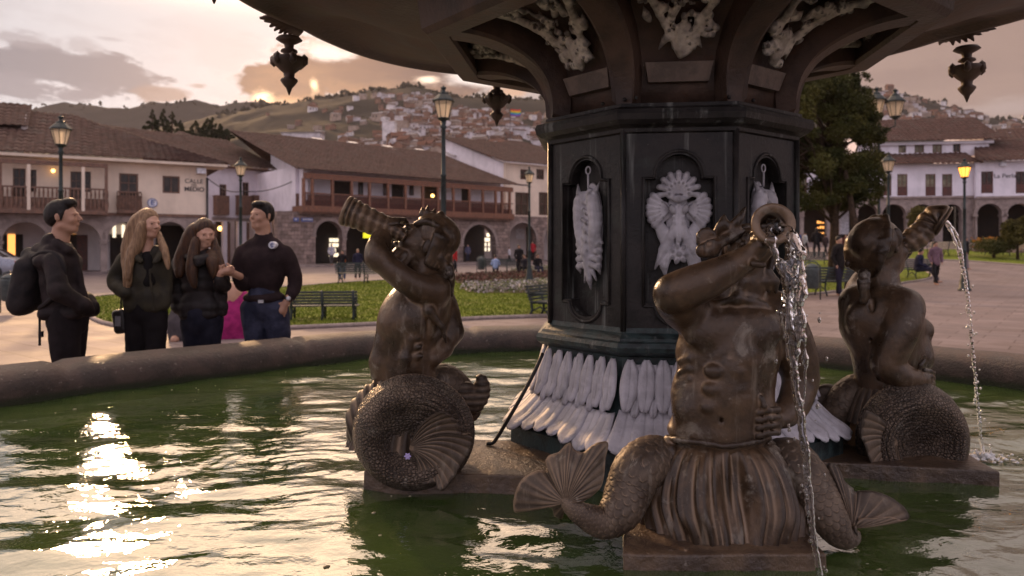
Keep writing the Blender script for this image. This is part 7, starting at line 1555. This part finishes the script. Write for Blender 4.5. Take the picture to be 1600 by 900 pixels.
    # left arm down, hand on the hip
    B.line([W_(1216, 492, .01), W_(1238, 540, .04), W_(1251, 588, .05)], [.055, .050, .043], .03, 10); B.ell(W_(1252, 594, .05), (.040, .042, .04), k=.025); B.line([W_(1252, 596, .05), W_(1240, 632, .01), W_(1220, 655, -.05)], [.042, .038, .025], .02, 10)
    B.ell(W_(1208, 660, -.075), (.026, .022, .032), k=.012); fingers(B, [[W_(1216, 640+j*12, -.085), W_(1200, 641+j*12, -.105), W_(1185, 645+j*12, -.10), W_(1179, 650+j*12, -.085)] for j in range(4)], .0088); fingers(B, [[W_(1206, 648, -.09), W_(1194, 634, -.105), W_(1190, 622, -.10)]], .0088)
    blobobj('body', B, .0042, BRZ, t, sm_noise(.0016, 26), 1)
    horn('horn', [(W_(1166, 421, -.11), .012), (W_(1176, 410, -.14), .018), (W_(1188, 394, -.165), .030), (W_(1198, 372, -.17), .038), (W_(1204, 357, -.195), .044), (W_(1208, 350, -.235), .053)], t, 6)
    # hair, ears and sea crown
    H = Blob(); L = Loc(H, hm); L.e((0, .02, .05), (.085, .098, .088)); L.e((0, -.095, .0), (.07, .06, .085), k=.01, sub=True)
    for j in range(22):
        a = R(-120+j*11); L.l([(.06*math.sin(a), .02, .11), (.092*math.sin(a), .05*abs(math.cos(a))+.01, .03), (.088*math.sin(a*1.05), .05, -.05)], [.011, .013, .006], .005)
    blobobj('hair', H, .0048, BRZ, t, sm_noise(.002, 45))
    C = Blob()
    for x, y, r, dy in ((1104, 372, .030, -.05), (1112, 388, .026, -.07), (1098, 392, .020, -.065)):
        for j in range(9): a = R(40*j); C.ell(W_(x, y, dy)+Vector((r*.7*math.cos(a), 0, r*.7*math.sin(a))), (r*.36, r*.30, r*.36), k=.006)
        C.ell(W_(x, y, dy-.004), (r*.75, r*.22, r*.75), k=.004)
    C.cap(W_(1108, 380, -.08), W_(1106, 390, -.085), .010, .006, .006, True)
    for a, b, r in (((1118, 366), (1132, 334), .011), ((1128, 364), (1134, 342), .010), ((1134, 366), (1166, 322), .012), ((1126, 374), (1158, 350), .012)): C.line([W_(*a, -.03), W_((a[0]+b[0])/2+3, (a[1]+b[1])/2, -.045), W_(*b, -.03)], [r, r, .0025], .006, 8)
    C.line([W_(1108, 400, -.05), W_(1118, 384, -.06), W_(1140, 372, -.05), W_(1160, 362, -.03)], [.010, .013, .013, .010], .008, 12)
    blobobj('sea_crown', C, .0045, BRZ, t, sm_noise(.0012, 50))
    # pleated skirt over the hips
    nu, nv = 70, 440; vs = []; cx, cy = W_(1124, 690).x, D
    for i in range(nu):
        u = i/(nu-1); z = .826-.238*u+(.008*math.sin(9*u))
        for j in range(nv):
            th = 2*math.pi*j/nv; ff = max(0, -math.sin(th)); s = math.cos(th)
            rx = .142+.104*u**.75+.022*math.sin(math.pi*min(1, u*1.05)); ry = .100+.115*u**.7
            knee = .050*math.exp(-((abs(s)-.52)/.26)**2)*ff*math.sin(math.pi*min(1, u*.95))**1.2; cleft = -.045*math.exp(-(s/.16)**2)*ff*math.sin(math.pi*min(1, u*.9))
            sw = th*1.0+.35*s*u*u; pl = math.sin(sw*27+1.2*math.sin(u*4+th*3)+.8*math.sin(th*7)); am = .0015+.0075*min(1, u*3.2)*(1-.25*u)
            r = 1+0; hem = -.010*abs(math.sin(sw*13.5))*(u > .93)
            d = am*(abs(pl)**.7*(1 if pl > 0 else -1)*.8+.3*math.sin(sw*54+2)); vs.append((cx+(rx+knee*.3+d)*math.cos(th), cy+(ry+knee+cleft+d)*math.sin(th), z+hem*.4))
        if i == nu-1:
            pass
    f = [(i*nv+j, i*nv+(j+1) % nv, (i+1)*nv+(j+1) % nv, (i+1)*nv+j) for i in range(nu-1) for j in range(nv)]
    for j in range(nv): a = vs[(nu-1)*nv+j]; vs.append((cx+(a[0]-cx)*.86, cy+(a[1]-cy)*.86, .590))
    f += [((nu-1)*nv+j, (nu-1)*nv+(j+1) % nv, nu*nv+(j+1) % nv, nu*nv+j) for j in range(nv)]
    nobj('skirt', vs, f, BRZ, t)
    bl = Blob(); bl.line([tuple(r) for r in spline([W_(1043, 684, -.02), W_(1062, 688, -.075), W_(1100, 692, -.108), W_(1135, 697, -.116), W_(1180, 690, -.10), W_(1202, 684, -.04)], 24)], .0085, .004); bl.line([W_(1046, 692, -.03), W_(1048, 705, -.05), W_(1056, 716, -.07)], [.018, .020, .010], .01); blobobj('waistband', bl, .004, BRZ, t, sm_noise(.002, 60))
    # tails
    tl = scaly_tube('tail', [(W_(1046, 730, .02), .075), (W_(1020, 722, -.02), .074), (W_(996, 735, -.08), .067), (W_(983, 765, -.10), .064), (W_(968, 798, -.13), .056), (W_(942, 815, -.14), .044), (W_(912, 805, -.15), .032), (W_(893, 791, -.15), .024), (W_(882, 778, -.14), .017)], t)
    fo = [(879, 811), (866, 806), (860, 793), (828, 792), (806, 801), (802, 786), (808, 762), (820, 745), (841, 735), (855, 737), (852, 722), (858, 712), (872, 707), (882, 697), (892, 692), (897, 702), (911, 707), (920, 700), (934, 692), (950, 692), (946, 716), (944, 742), (938, 762), (920, 778), (905, 786)]
    fin('tail_fin', fo, (884, 784), D-.15, tl, (-.05, .04), 30, .009, curl=-.10)
    tr = scaly_tube('tail', [(W_(1205, 735, .02), .070), (W_(1232, 722, -.01), .068), (W_(1256, 742, -.06), .062), (W_(1276, 775, -.09), .058), (W_(1294, 808, -.12), .050), (W_(1312, 833, -.13), .040), (W_(1328, 838, -.13), .028), (W_(1333, 826, -.13), .018)], t)
    fo = [(1340, 838), (1338, 818), (1345, 810), (1367, 809), (1389, 807), (1402, 810), (1412, 813), (1420, 808), (1413, 793), (1392, 777), (1367, 768), (1345, 767), (1336, 768), (1332, 762), (1320, 752), (1314, 738), (1306, 726), (1296, 724), (1291, 734), (1290, 752), (1296, 775), (1306, 800), (1318, 822)]
    fin('tail_fin', fo, (1329, 824), D-.13, tr, (.05, .03), 26, .009, curl=.10)
front_statue()
def coil(name, c, R0, root, D, depth, dirn=1, inner=.0, rt=.055):
    """flat spiral of a scaly tail lying in a plane facing the viewer"""
    pts = []
    for a, rr, q in ((100, .62, 1.0), (130, .78, 1.05), (170, .86, 1.08), (215, .86, 1.02), (255, .82, .95), (290, .72, .86), (325, .60, .72), (350, .50, .6)):
        A = R(a) if dirn > 0 else R(180-a); pts.append((Vector((c.x+R0*rr*.82*math.cos(A), c.y-.02+.0*a, c.z+R0*rr*.86*math.sin(A))), rt*q))
    return scaly_tube(name, pts, root, None, 16, .0155, .0032)
def dish(name, c, rx, rz, ry, root, mat, dirn=1, rings=True, hollow=.55):
    """round coil seen from the side: bulging scaly rim, hollow middle, concentric fin grooves on one side"""
    n, m = 150, 240; vs = []; r_ = np.linspace(0, 1, n)[:, None]; th = np.linspace(0, 2*np.pi, m, endpoint=False)[None, :]
    prof = np.sqrt(np.maximum(0, 1-r_**2))*.50+.45*np.exp(-((r_-.70)/.24)**2)*(1+.10*np.cos(th-2.6)); prof = prof*np.minimum(1, ((1-r_)/.10)**.6+.0); prof = np.where(r_ > .93, prof, prof)
    prof = prof-hollow*.40*np.exp(-(((r_*np.cos(th)+.12*dirn)/.34)**2+((r_*np.sin(th)+.12)/.30)**2))
    # fin grooves: concentric about a point on the fin side
    px, pz = r_*np.cos(th)*dirn, r_*np.sin(th); dd = np.hypot(px-.10, pz+.02); g = np.clip((px-.0)/.25, 0, 1)*np.clip((.95-r_)/.1, 0, 1)*np.clip((pz+.62)/.2, 0, 1); groove = (np.abs(np.sin(dd*32))**.7-.5)*g*.055
    rows = r_*20; sc = np.zeros_like(prof)
    for k in (0, 1): rw = np.floor(rows)-k; ly = rows-rw; cnt = 58.; lx = (th/(2*np.pi)*cnt+.5*(rw % 2)) % 1-.5; sc = np.maximum(sc, np.where(ly <= 1+.85*np.sqrt(np.maximum(0, 1-(2*lx)**2)), .25+.75*ly/1.85, 0))
    prof = prof+groove+sc*.05*(1-g)*np.clip((r_-.35)/.15, 0, 1)*np.clip((1.0-r_)/.06, 0, 1)
    X = c.x+rx*r_*np.cos(th); Z = c.z+rz*r_*np.sin(th); Yf = c.y-ry*prof+0*th; Yb = c.y+.55*ry*np.sqrt(np.maximum(0, 1-r_**2))+0*th
    v = np.vstack([np.stack([X, Yf, Z], -1).reshape(-1, 3), np.stack([X, Yb, Z], -1).reshape(-1, 3)]); v[:, 1] += 0
    i, j = np.meshgrid(np.arange(n-1), np.arange(m), indexing='ij'); a = (i*m+j).ravel(); b = (i*m+(j+1) % m).ravel(); f = np.stack([a, a+m, b+m, b], 1); f2 = f[:, ::-1]+n*m; e = (n-1)*m; j = np.arange(m); ed = np.stack([e+j, e+n*m+j, e+n*m+(j+1) % m, e+(j+1) % m], 1)
    return nobj(name, v, np.vstack([f, f2, ed]), mat, root)
def left_statue():
    D = 2.62; W_ = lambda x, y, dy=0: P(x, y, D+dy); t = thing('triton_statue', 'bronze triton on the left, head thrown back, holding a dry horn up to the sky', 'statue', P(650, 760, D)); B = Blob()
    # torso seen from its left side, chest towards the left
    B.line([W_(640, 612), W_(632, 575), W_(634, 535), W_(648, 492), W_(664, 462)], [.090, .080, .082, .092, .080], .05, 12); B.ell(W_(630, 500, -.02), (.075, .105, .085), (0, R(15), 0), .05); B.ell(W_(664, 500, .0), (.065, .105, .095), k=.04); B.ell(W_(648, 560), (.070, .098, .09), k=.04)
    B.ell(W_(617, 508, -.055), (.045, .055, .050), k=.02); B.line([W_(606, 540, -.04), W_(600, 565, -.03), W_(602, 590, -.02)], [.045, .045, .045], .03); 
    for j in range(4): B.line([W_(622+3*j, 520+14*j, -.085), W_(650+3*j, 514+14*j, -.105)], [.010, .008], .012)
    B.line([W_(640, 530, -.11), W_(634, 560, -.11), W_(628, 596, -.10)], [.012, .012, .012], .016); B.cap(W_(668, 470, -.10), W_(676, 600, -.095), .008, .010, .018, True)
    B.ell(W_(680, 540, .05), (.04, .05, .06), k=.03)
    # near arm raised: shoulder -> elbow at the left -> hand at the mouth of the horn
    B.ell(W_(676, 452, -.06), (.062, .060, .058), k=.035); B.line([W_(680, 456, -.07), W_(650, 448, -.12), W_(620, 428, -.15), W_(594, 405, -.15)], [.050, .042, .038, .035], .014, 12); B.ell(W_(592, 400, -.15), (.038, .040, .042), k=.015); B.line([W_(590, 404, -.15), W_(592, 385, -.13), W_(600, 364, -.10)], [.042, .036, .026], .014, 8)
    B.ell(W_(603, 358, -.09), (.028, .030, .030), k=.012); fingers(B, [[W_(600+j*7, 352-j*1, -.115), W_(603+j*7, 343, -.10), W_(612+j*7, 343, -.07), W_(616+j*7, 348, -.04)] for j in range(4)], .0085)
    B.line([W_(664, 470, -.10), W_(670, 485, -.11), W_(690, 510, -.10), W_(697, 535, -.07)], [.014, .016, .010, .006], .012)
    # far arm bent behind, elbow showing at the right
    B.line([W_(682, 462, .09), W_(694, 495, .08), W_(702, 520, .05)], [.055, .048, .038], .03, 8); B.line([W_(708, 520, .05), W_(692, 545, -.0), W_(678, 560, -.04)], [.038, .032, .028], .02)
    # neck, head looking up to the left, beard
    B.line([W_(672, 455), W_(668, 425), W_(662, 400)], [.060, .056, .06], .035); hm = frame(W_(663, 383, -.01), R(-80), R(-28), 0, .93); L = Loc(B, hm)
    L.e((0, .012, .035), (.073, .090, .085)); L.e((0, -.030, -.018), (.060, .062, .078), k=.03); L.c((0, -.09, .022), (0, -.116, -.014), .010, .015, k=.010); L.c((-.04, -.086, .03), (.04, -.086, .03), .010, k=.012)
    for s in (-1, 1): L.e((s*.036, -.068, -.022), (.024, .02, .022), k=.02); L.e((s*.034, -.092, .012), (.015, .012, .010), k=.006, sub=True); L.e((s*.033, -.080, .012), (.010, .009, .008), k=.004); L.e((s*.076, .01, .0), (.010, .02, .032), k=.006)
    L.e((0, -.092, -.046), (.020, .018, .012), k=.01)
    rg = random.Random(5)
    for j in range(30):
        a = rg.uniform(-1, 1); y0 = rg.uniform(-.085, -.02); L.l([(a*.052, y0, -.065), (a*.060+rg.uniform(-.01, .01), y0-.01, -.10), (a*.05, y0+.015, -.125-.02*rg.random())], [.014, .013, .005], .006)
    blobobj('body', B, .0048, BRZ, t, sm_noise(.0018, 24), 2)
    H = Blob(); L = Loc(H, hm); L.e((0, .022, .05), (.084, .098, .088)); L.e((0, -.11, .0), (.08, .07, .095), k=.01, sub=True)
    for j in range(26): a = R(-150+j*12); L.l([(.02*math.sin(a), .0, .135), (.090*math.sin(a), .06*abs(math.cos(a))+.02, .05), (.085*math.sin(a+.1), .07*abs(math.cos(a))+.03, -.06)], [.010, .014, .008], .005)
    for j in range(16): H.line([W_(690+rg.uniform(-8, 10), 400+rg.uniform(-20, 5), rg.uniform(-.07, .06)), W_(700+rg.uniform(-6, 6), 425, rg.uniform(-.07, .05)), W_(702+rg.uniform(-6, 5), 450+rg.uniform(-8, 12), rg.uniform(-.06, .04))], [.016, .015, .006], .006, 6)
    blobobj('hair', H, .0052, BRZ, t, sm_noise(.003, 42))
    C = Blob()
    for a, b in (((664, 345), (660, 324)), ((670, 343), (669, 321)), ((678, 345), (680, 326)), ((686, 350), (694, 333))): C.line([W_(*a), W_((a[0]+b[0])/2-2, (a[1]+b[1])/2), W_(*b)], [.014, .012, .004], .006)
    C.line([W_(650, 350, -.06), W_(668, 346, -.07), W_(688, 358, -.06), W_(700, 372, -.02)], [.010, .012, .012, .010], .006, 10); blobobj('sea_crown', C, .005, BRZ, t, sm_noise(.001, 50))
    horn('horn', [(W_(632, 372, -.09), .016), (W_(616, 362, -.09), .030), (W_(598, 354, -.09), .040), (W_(575, 344, -.09), .044), (W_(555, 335, -.09), .048), (W_(543, 330, -.09), .052)], t, 9, .66)
    # hip pleats, coil, fin, second tail
    nu, nv = 40, 260; vs = []; c = W_(640, 600)
    for i in range(nu):
        u = i/(nu-1)
        for j in range(nv): th = 2*math.pi*j/nv; d = .006*math.sin(th*26)*min(1, u*3); r = .105+.085*u**.8; vs.append((c.x+(r+d)*math.cos(th)-.03*u, c.y+(r*.9+d)*math.sin(th), c.z+.01-.22*u))
    nobj('skirt', vs, [(i*nv+j, i*nv+(j+1) % nv, (i+1)*nv+(j+1) % nv, (i+1)*nv+j) for i in range(nu-1) for j in range(nv)], BRZF, t)
    S = Blob(); S.line([W_(618, 605, -.05), W_(585, 625, -.06), W_(567, 655, -.05), W_(566, 690, -.03)], [.035, .045, .045, .035], .03, 14); S.line([W_(640, 640, .06), W_(650, 700, .09), W_(650, 735, .09)], [.11, .10, .08], .05); blobobj('hip', S, .006, BRZF, t, lambda v, n: .004*np.sin(v[:, 0]*190+v[:, 2]*60))
    dc = dish('tail', W_(646, 676, -.13), .208, .200, .11, t, BRZS, 1, hollow=.95)
    fo = [(648, 752), (664, 757), (680, 754), (684, 764), (694, 765), (708, 748), (722, 726), (734, 706), (739, 688), (735, 677), (722, 680), (716, 662), (704, 648), (688, 642)]
    fin('tail_fin', fo, (640, 700), D-.20, dc, (-.02, -.03), 20, .012, curl=-.55, amp=.0045)
    tr = scaly_tube('tail', [(W_(664, 610, .10), .075), (W_(690, 600, .12), .075), (W_(712, 612, .14), .068), (W_(722, 632, .15), .058), (W_(734, 642, .13), .042), (W_(746, 630, .12), .024)], t)
    C = Blob(); C.ell(W_(724, 618, .10), (.055, .035, .055), (0, .3, 0), .02); C.line([W_(738, 636, .10), W_(752, 618, .10), W_(754, 600, .10), W_(750, 588, .10)], [.030, .024, .018, .008], .02, 10); blobobj('tail_fin', C, .0055, BRZF, tr, lambda v, n: .002*np.sin(v[:, 2]*260))
    f = Blob()
    for j in range(6): a = j*1.05; f.ell(W_(637, 713, -.235)+Vector((.007*math.cos(a), 0, .007*math.sin(a))), (.006, .003, .0035), (0, -a, 0), .002)
    o = blobobj('flower', f, .002, pmat('violet_petal', (.42, .34, .62), None, 30, .7, 0, 0)); tag(o, 'small pale violet flower lying on the coiled tail of the left statue', 'flower')
left_statue()
def right_statue():
    D = 2.85; W_ = lambda x, y, dy=0: P(x, y, D+dy); t = thing('triton_statue', 'bronze triton on the right seen from behind, hand at its belly, horn pouring water', 'statue', P(1400, 765, D)); B = Blob()
    B.line([W_(1382, 612), W_(1380, 585), W_(1380, 550), W_(1378, 510), W_(1376, 482)], [.085, .078, .090, .115, .100], .05, 12); B.ell(W_(1350, 500, .02), (.085, .08, .10), k=.05); B.ell(W_(1398, 505, .04), (.10, .10, .11), k=.05); B.ell(W_(1408, 560, .02), (.085, .09, .10), k=.05); B.ell(W_(1436, 515, .05), (.050, .06, .050), k=.03); B.ell(W_(1436, 555, .03), (.045, .07, .07), k=.04)
    B.ell(W_(1336, 470, .03), (.060, .055, .055), k=.035); B.ell(W_(1412, 476, -.08), (.066, .058, .058), k=.035); B.ell(W_(1346, 498, -.045), (.055, .03, .06), k=.03); B.ell(W_(1394, 500, -.075), (.055, .03, .06), k=.03)
    B.line([W_(1362, 470, -.08), W_(1366, 530, -.085), W_(1376, 590, -.075)], [.007, .008, .009], .02); B.pr[-1] = B.pr[-1][:6]+(True,); B.pr[-2] = B.pr[-2][:6]+(True,)
    # left arm reaching up to the horn on the far side, right arm bent to the belly
    B.line([W_(1340, 468, .05), W_(1350, 440, .14), W_(1390, 405, .16), W_(1420, 380, .14)], [.05, .042, .038, .028], .03, 10)
    B.line([W_(1414, 480, -.09), W_(1404, 520, -.12), W_(1386, 566, -.12)], [.062, .054, .046], .03, 10); B.ell(W_(1383, 570, -.12), (.044, .042, .042), k=.025); B.line([W_(1385, 574, -.12), W_(1410, 588, -.13), W_(1432, 595, -.12)], [.045, .040, .028], .02, 8)
    B.ell(W_(1441, 592, -.11), (.030, .028, .032), k=.012); fingers(B, [[W_(1444, 578+8*j, -.125), W_(1454, 580+8*j, -.12), W_(1459, 583+8*j, -.10), W_(1455, 587+8*j, -.08)] for j in range(4)], .0088); fingers(B, [[W_(1436, 584, -.13), W_(1438, 570, -.14), W_(1444, 563, -.13)]], .0088)
    B.line([W_(1372, 468), W_(1376, 440), W_(1380, 415)], [.062, .055, .058], .035); hm = frame(W_(1377, 392, .0), R(112), R(-16), 0, .98); L = Loc(B, hm)
    L.e((0, .012, .035), (.073, .090, .085)); L.e((0, -.030, -.018), (.060, .062, .078), k=.03); L.c((0, -.09, .022), (0, -.116, -.014), .010, .015, k=.010); L.c((-.04, -.086, .03), (.04, -.086, .03), .010, k=.012); L.e((0, -.055, -.080), (.03, .03, .028), k=.03)
    for s in (-1, 1): L.e((s*.036, -.068, -.022), (.024, .02, .022), k=.02); L.e((s*.032, -.090, .012), (.014, .011, .009), k=.006, sub=True)
    L.c((0, -.088, -.048), (0, -.115, -.045), .018, .014, k=.02)
    blobobj('body', B, .005, BRZ, t, sm_noise(.0018, 24), 2)
    H = Blob(); L = Loc(H, hm); rg = random.Random(9); L.e((0, .025, .048), (.088, .102, .092)); L.e((0, -.115, .0), (.08, .07, .1), k=.01, sub=True)
    for j in range(30): a = R(-170+j*11.5); L.l([(.03*math.sin(a), -.03, .130), (.090*math.sin(a), .03*abs(math.cos(a))+.045, .07), (.075*math.sin(a+.1), .10, -.02), (.02*math.sin(a), .085, -.075)], [.009, .014, .011, .007], .005, 9)
    for j in range(7): H.line([W_(1352+rg.uniform(-5, 5), 425, -.08), W_(1350+rg.uniform(-7, 7), 445, -.10), W_(1352+rg.uniform(-9, 9), 470+rg.uniform(-6, 6), -.09)], [.012, .013, .005], .005, 6)
    H.ell(W_(1351, 428, -.085), (.022, .018, .018), k=.01); H.ell(W_(1324, 412, -.02), (.012, .012, .016), k=.006)
    blobobj('hair', H, .0052, BRZ, t, sm_noise(.002, 42))
    C = Blob(); C.ell(W_(1399, 372, -.07), (.028, .012, .040), (0, R(8), 0), .01); C.ell(W_(1399, 374, -.085), (.018, .008, .028), (0, R(8), 0), .006, True); C.line([W_(1378, 366, -.02), W_(1380, 356, -.02), W_(1381, 344, -.02)], [.010, .009, .004], .004)
    C.line([W_(1362, 362, -.06), W_(1384, 368, -.08), W_(1400, 392, -.07)], [.010, .012, .010], .006, 10); blobobj('sea_crown', C, .005, BRZ, t, sm_noise(.001, 50))
    horn('horn', [(W_(1404, 390, .02), .022), (W_(1416, 381, .02), .040), (W_(1432, 370, .02), .046), (W_(1445, 357, .02), .044), (W_(1452, 347, .02), .045), (W_(1463, 341, .01), .054), (W_(1473, 345, -.0), .060)], t, 8, .62)
    nu, nv = 44, 300; vs = []; c = W_(1386, 600)
    for i in range(nu):
        u = i/(nu-1)
        for j in range(nv): th = 2*math.pi*j/nv; d = (.007*abs(math.sin(th*15))-.003)*min(1, u*3); r = .088+.075*u**.7; vs.append((c.x+(r+d)*math.cos(th), c.y+(r+d)*math.sin(th), c.z+.02-.16*u))
    nobj('skirt', vs, [(i*nv+j, i*nv+(j+1) % nv, (i+1)*nv+(j+1) % nv, (i+1)*nv+j) for i in range(nu-1) for j in range(nv)], BRZF, t)
    S = Blob(); S.line([W_(1386, 640, .06), W_(1410, 700, .09), W_(1420, 735, .09)], [.12, .10, .09], .05); blobobj('hip', S, .008, BRZF, t)
    dc = dish('tail', W_(1424, 684, -.13), .206, .212, .115, t, BRZS, -1, hollow=.95)
    fo = [(1352, 640), (1346, 660), (1344, 680), (1350, 695), (1358, 720), (1366, 745), (1378, 762), (1390, 771), (1392, 764), (1388, 752), (1392, 748), (1410, 752), (1424, 750), (1430, 738)]
    fin('tail_fin', fo, (1400, 690), D-.20, dc, (.02, -.03), 18, .012, curl=.5, amp=.0045)
    tl = scaly_tube('tail', [(W_(1372, 620, .06), .07), (W_(1345, 612, .06), .072), (W_(1322, 626, .06), .068), (W_(1308, 655, .06), .060), (W_(1318, 690, .08), .05)], t)
    C = Blob(); C.ell(W_(1290, 632, .12), (.075, .05, .085), (0, R(25), 0), .02); C.ell(W_(1283, 622, .07), (.055, .03, .06), (0, R(25), 0), .02, True); blobobj('tail_fin', C, .006, BRZF, tl, sm_noise(.003, 30))
    p = bmesh.new(); lathe(p, [(.052, -.20), (.048, -.12), (.056, -.06), (.050, .06), (.05, .1)], W_(1348, 690).x, D+.02, 12, W_(1348, 690).z+.02); o = bobj('support_post', p, pmat('tan_wet_stone', (.34, .19, .085), (.16, .09, .045), 22, .45, 0, .8, 50, extra=wetstone), None, True); tag(o, 'short tan stone post under the tail of the right statue', 'post')
right_statue()
# ------------------------------------------------------------------ falling water
def jet_mat():
    m = bpy.data.materials.new('falling_water'); m.use_nodes = True; b = m.node_tree.nodes['Principled BSDF']; b.inputs['Base Color'].default_value = (.95, .95, .97, 1); b.inputs['Roughness'].default_value = .03; b.inputs['IOR'].default_value = 1.33; b.inputs['Transmission Weight'].default_value = 1.0; return m
JET = jet_mat(); FOAM = pmat('water_foam', (.80, .78, .76), None, 30, .4, 0, .5, 90)
def jet(label, path, widths, h, seed, group_drops, strands=5):
    rg = random.Random(seed); B = Blob(); n = len(path)
    q = spline([list(p)+[w] for p, w in zip(path, widths)], 60)
    for s in range(strands):
        ph = rg.random()*6.28; ln = []
        for i, r in enumerate(q):
            u = i/59; w = r[3]; a = ph+u*9*(1 if s % 2 else -1)+s; off = w*.75*math.cos(a+s*1.3); offy = w*.45*math.sin(a*1.1); rad = max(.0026, w*(.26+.12*math.sin(i*.9+s*2.2)+.10*math.sin(i*2.3+s)))
            if u > .45: rad *= .55+.75*max(0, math.sin(i*1.15+s*.8))
            ln.append((r[0]+off, r[1]+offy, r[2], rad))
        for a_, b_ in zip(ln, ln[1:]): B.cap(a_[:3], b_[:3], a_[3], b_[3], .005)
    o = blobobj('water_jet', B, h, JET, None, lambda v, n_: .0030*fbm(v*np.array([85, 85, 55]), 3), 1); tag(o, label, 'water jet')
    D_ = Blob()
    for i in range(group_drops):
        r = q[rg.randint(18, 59)]; w = r[3]+.008; c = Vector((r[0]+rg.gauss(0, w*1.1), r[1]+rg.gauss(0, w), r[2]+rg.uniform(-.01, .01))); s = rg.uniform(.0018, .0045); D_.ell(c, (s, s, s*rg.uniform(1, 1.8)), k=.001)
    v, qd = D_.mesh(.0016); o = nobj('water_drops', v, qd[:, ::-1], JET); tag(o, 'loose drops flying beside the '+label.split(' ')[0]+' water stream', 'water drops', kind='stuff')
jet('thick clear stream pouring from the front statue horn', [P(1209, 345, 1.905), P(1222, 372, 1.86), P(1230, 410, 1.845), P(1236, 460, 1.84), P(1242, 520, 1.835), P(1248, 580, 1.83), P(1253, 640, 1.825), P(1258, 700, 1.82), P(1262, 760, 1.815), P(1267, 820, 1.81), P(1276, 880, 1.805), P(1281, 905, 1.80)], [.018, .034, .040, .034, .026, .019, .014, .011, .009, .008, .007, .006], .0030, 3, 45, 9)
jet('thin glittering stream falling from the right statue horn', [P(1478, 345, 2.84), P(1490, 362, 2.84), P(1500, 395, 2.84), P(1508, 440, 2.84), P(1514, 490, 2.84), P(1520, 550, 2.84), P(1526, 610, 2.84), P(1531, 665, 2.84), P(1535, 712, 2.84)], [.014, .012, .010, .008, .007, .006, .0055, .005, .005], .0034, 8, 50, 3)
def splash():
    rg = random.Random(2); B = Blob(); c = P(1537, 718, 2.84)
    for i in range(150):
        a = rg.uniform(0, 6.28); r = abs(rg.gauss(0, .055)); s = rg.uniform(.003, .009)*(1-min(.6, r*4)); B.ell((c.x+r*1.5*math.cos(a), c.y+r*math.sin(a), WZ+.004+rg.random()*.02*math.exp(-r*14)), (s*1.5, s*1.3, s*.8), k=.004)
    for i in range(16): a = rg.uniform(0, 6.28); B.line([(c.x+.01*math.cos(a), c.y, WZ), (c.x+.03*math.cos(a), c.y+.02*math.sin(a), WZ+rg.uniform(.02, .05))], [.005, .002], .003)
    o = blobobj('splash', B, .003, FOAM); tag(o, 'white foamy splash where the thin stream hits the pool', 'splash', kind='stuff')
splash()
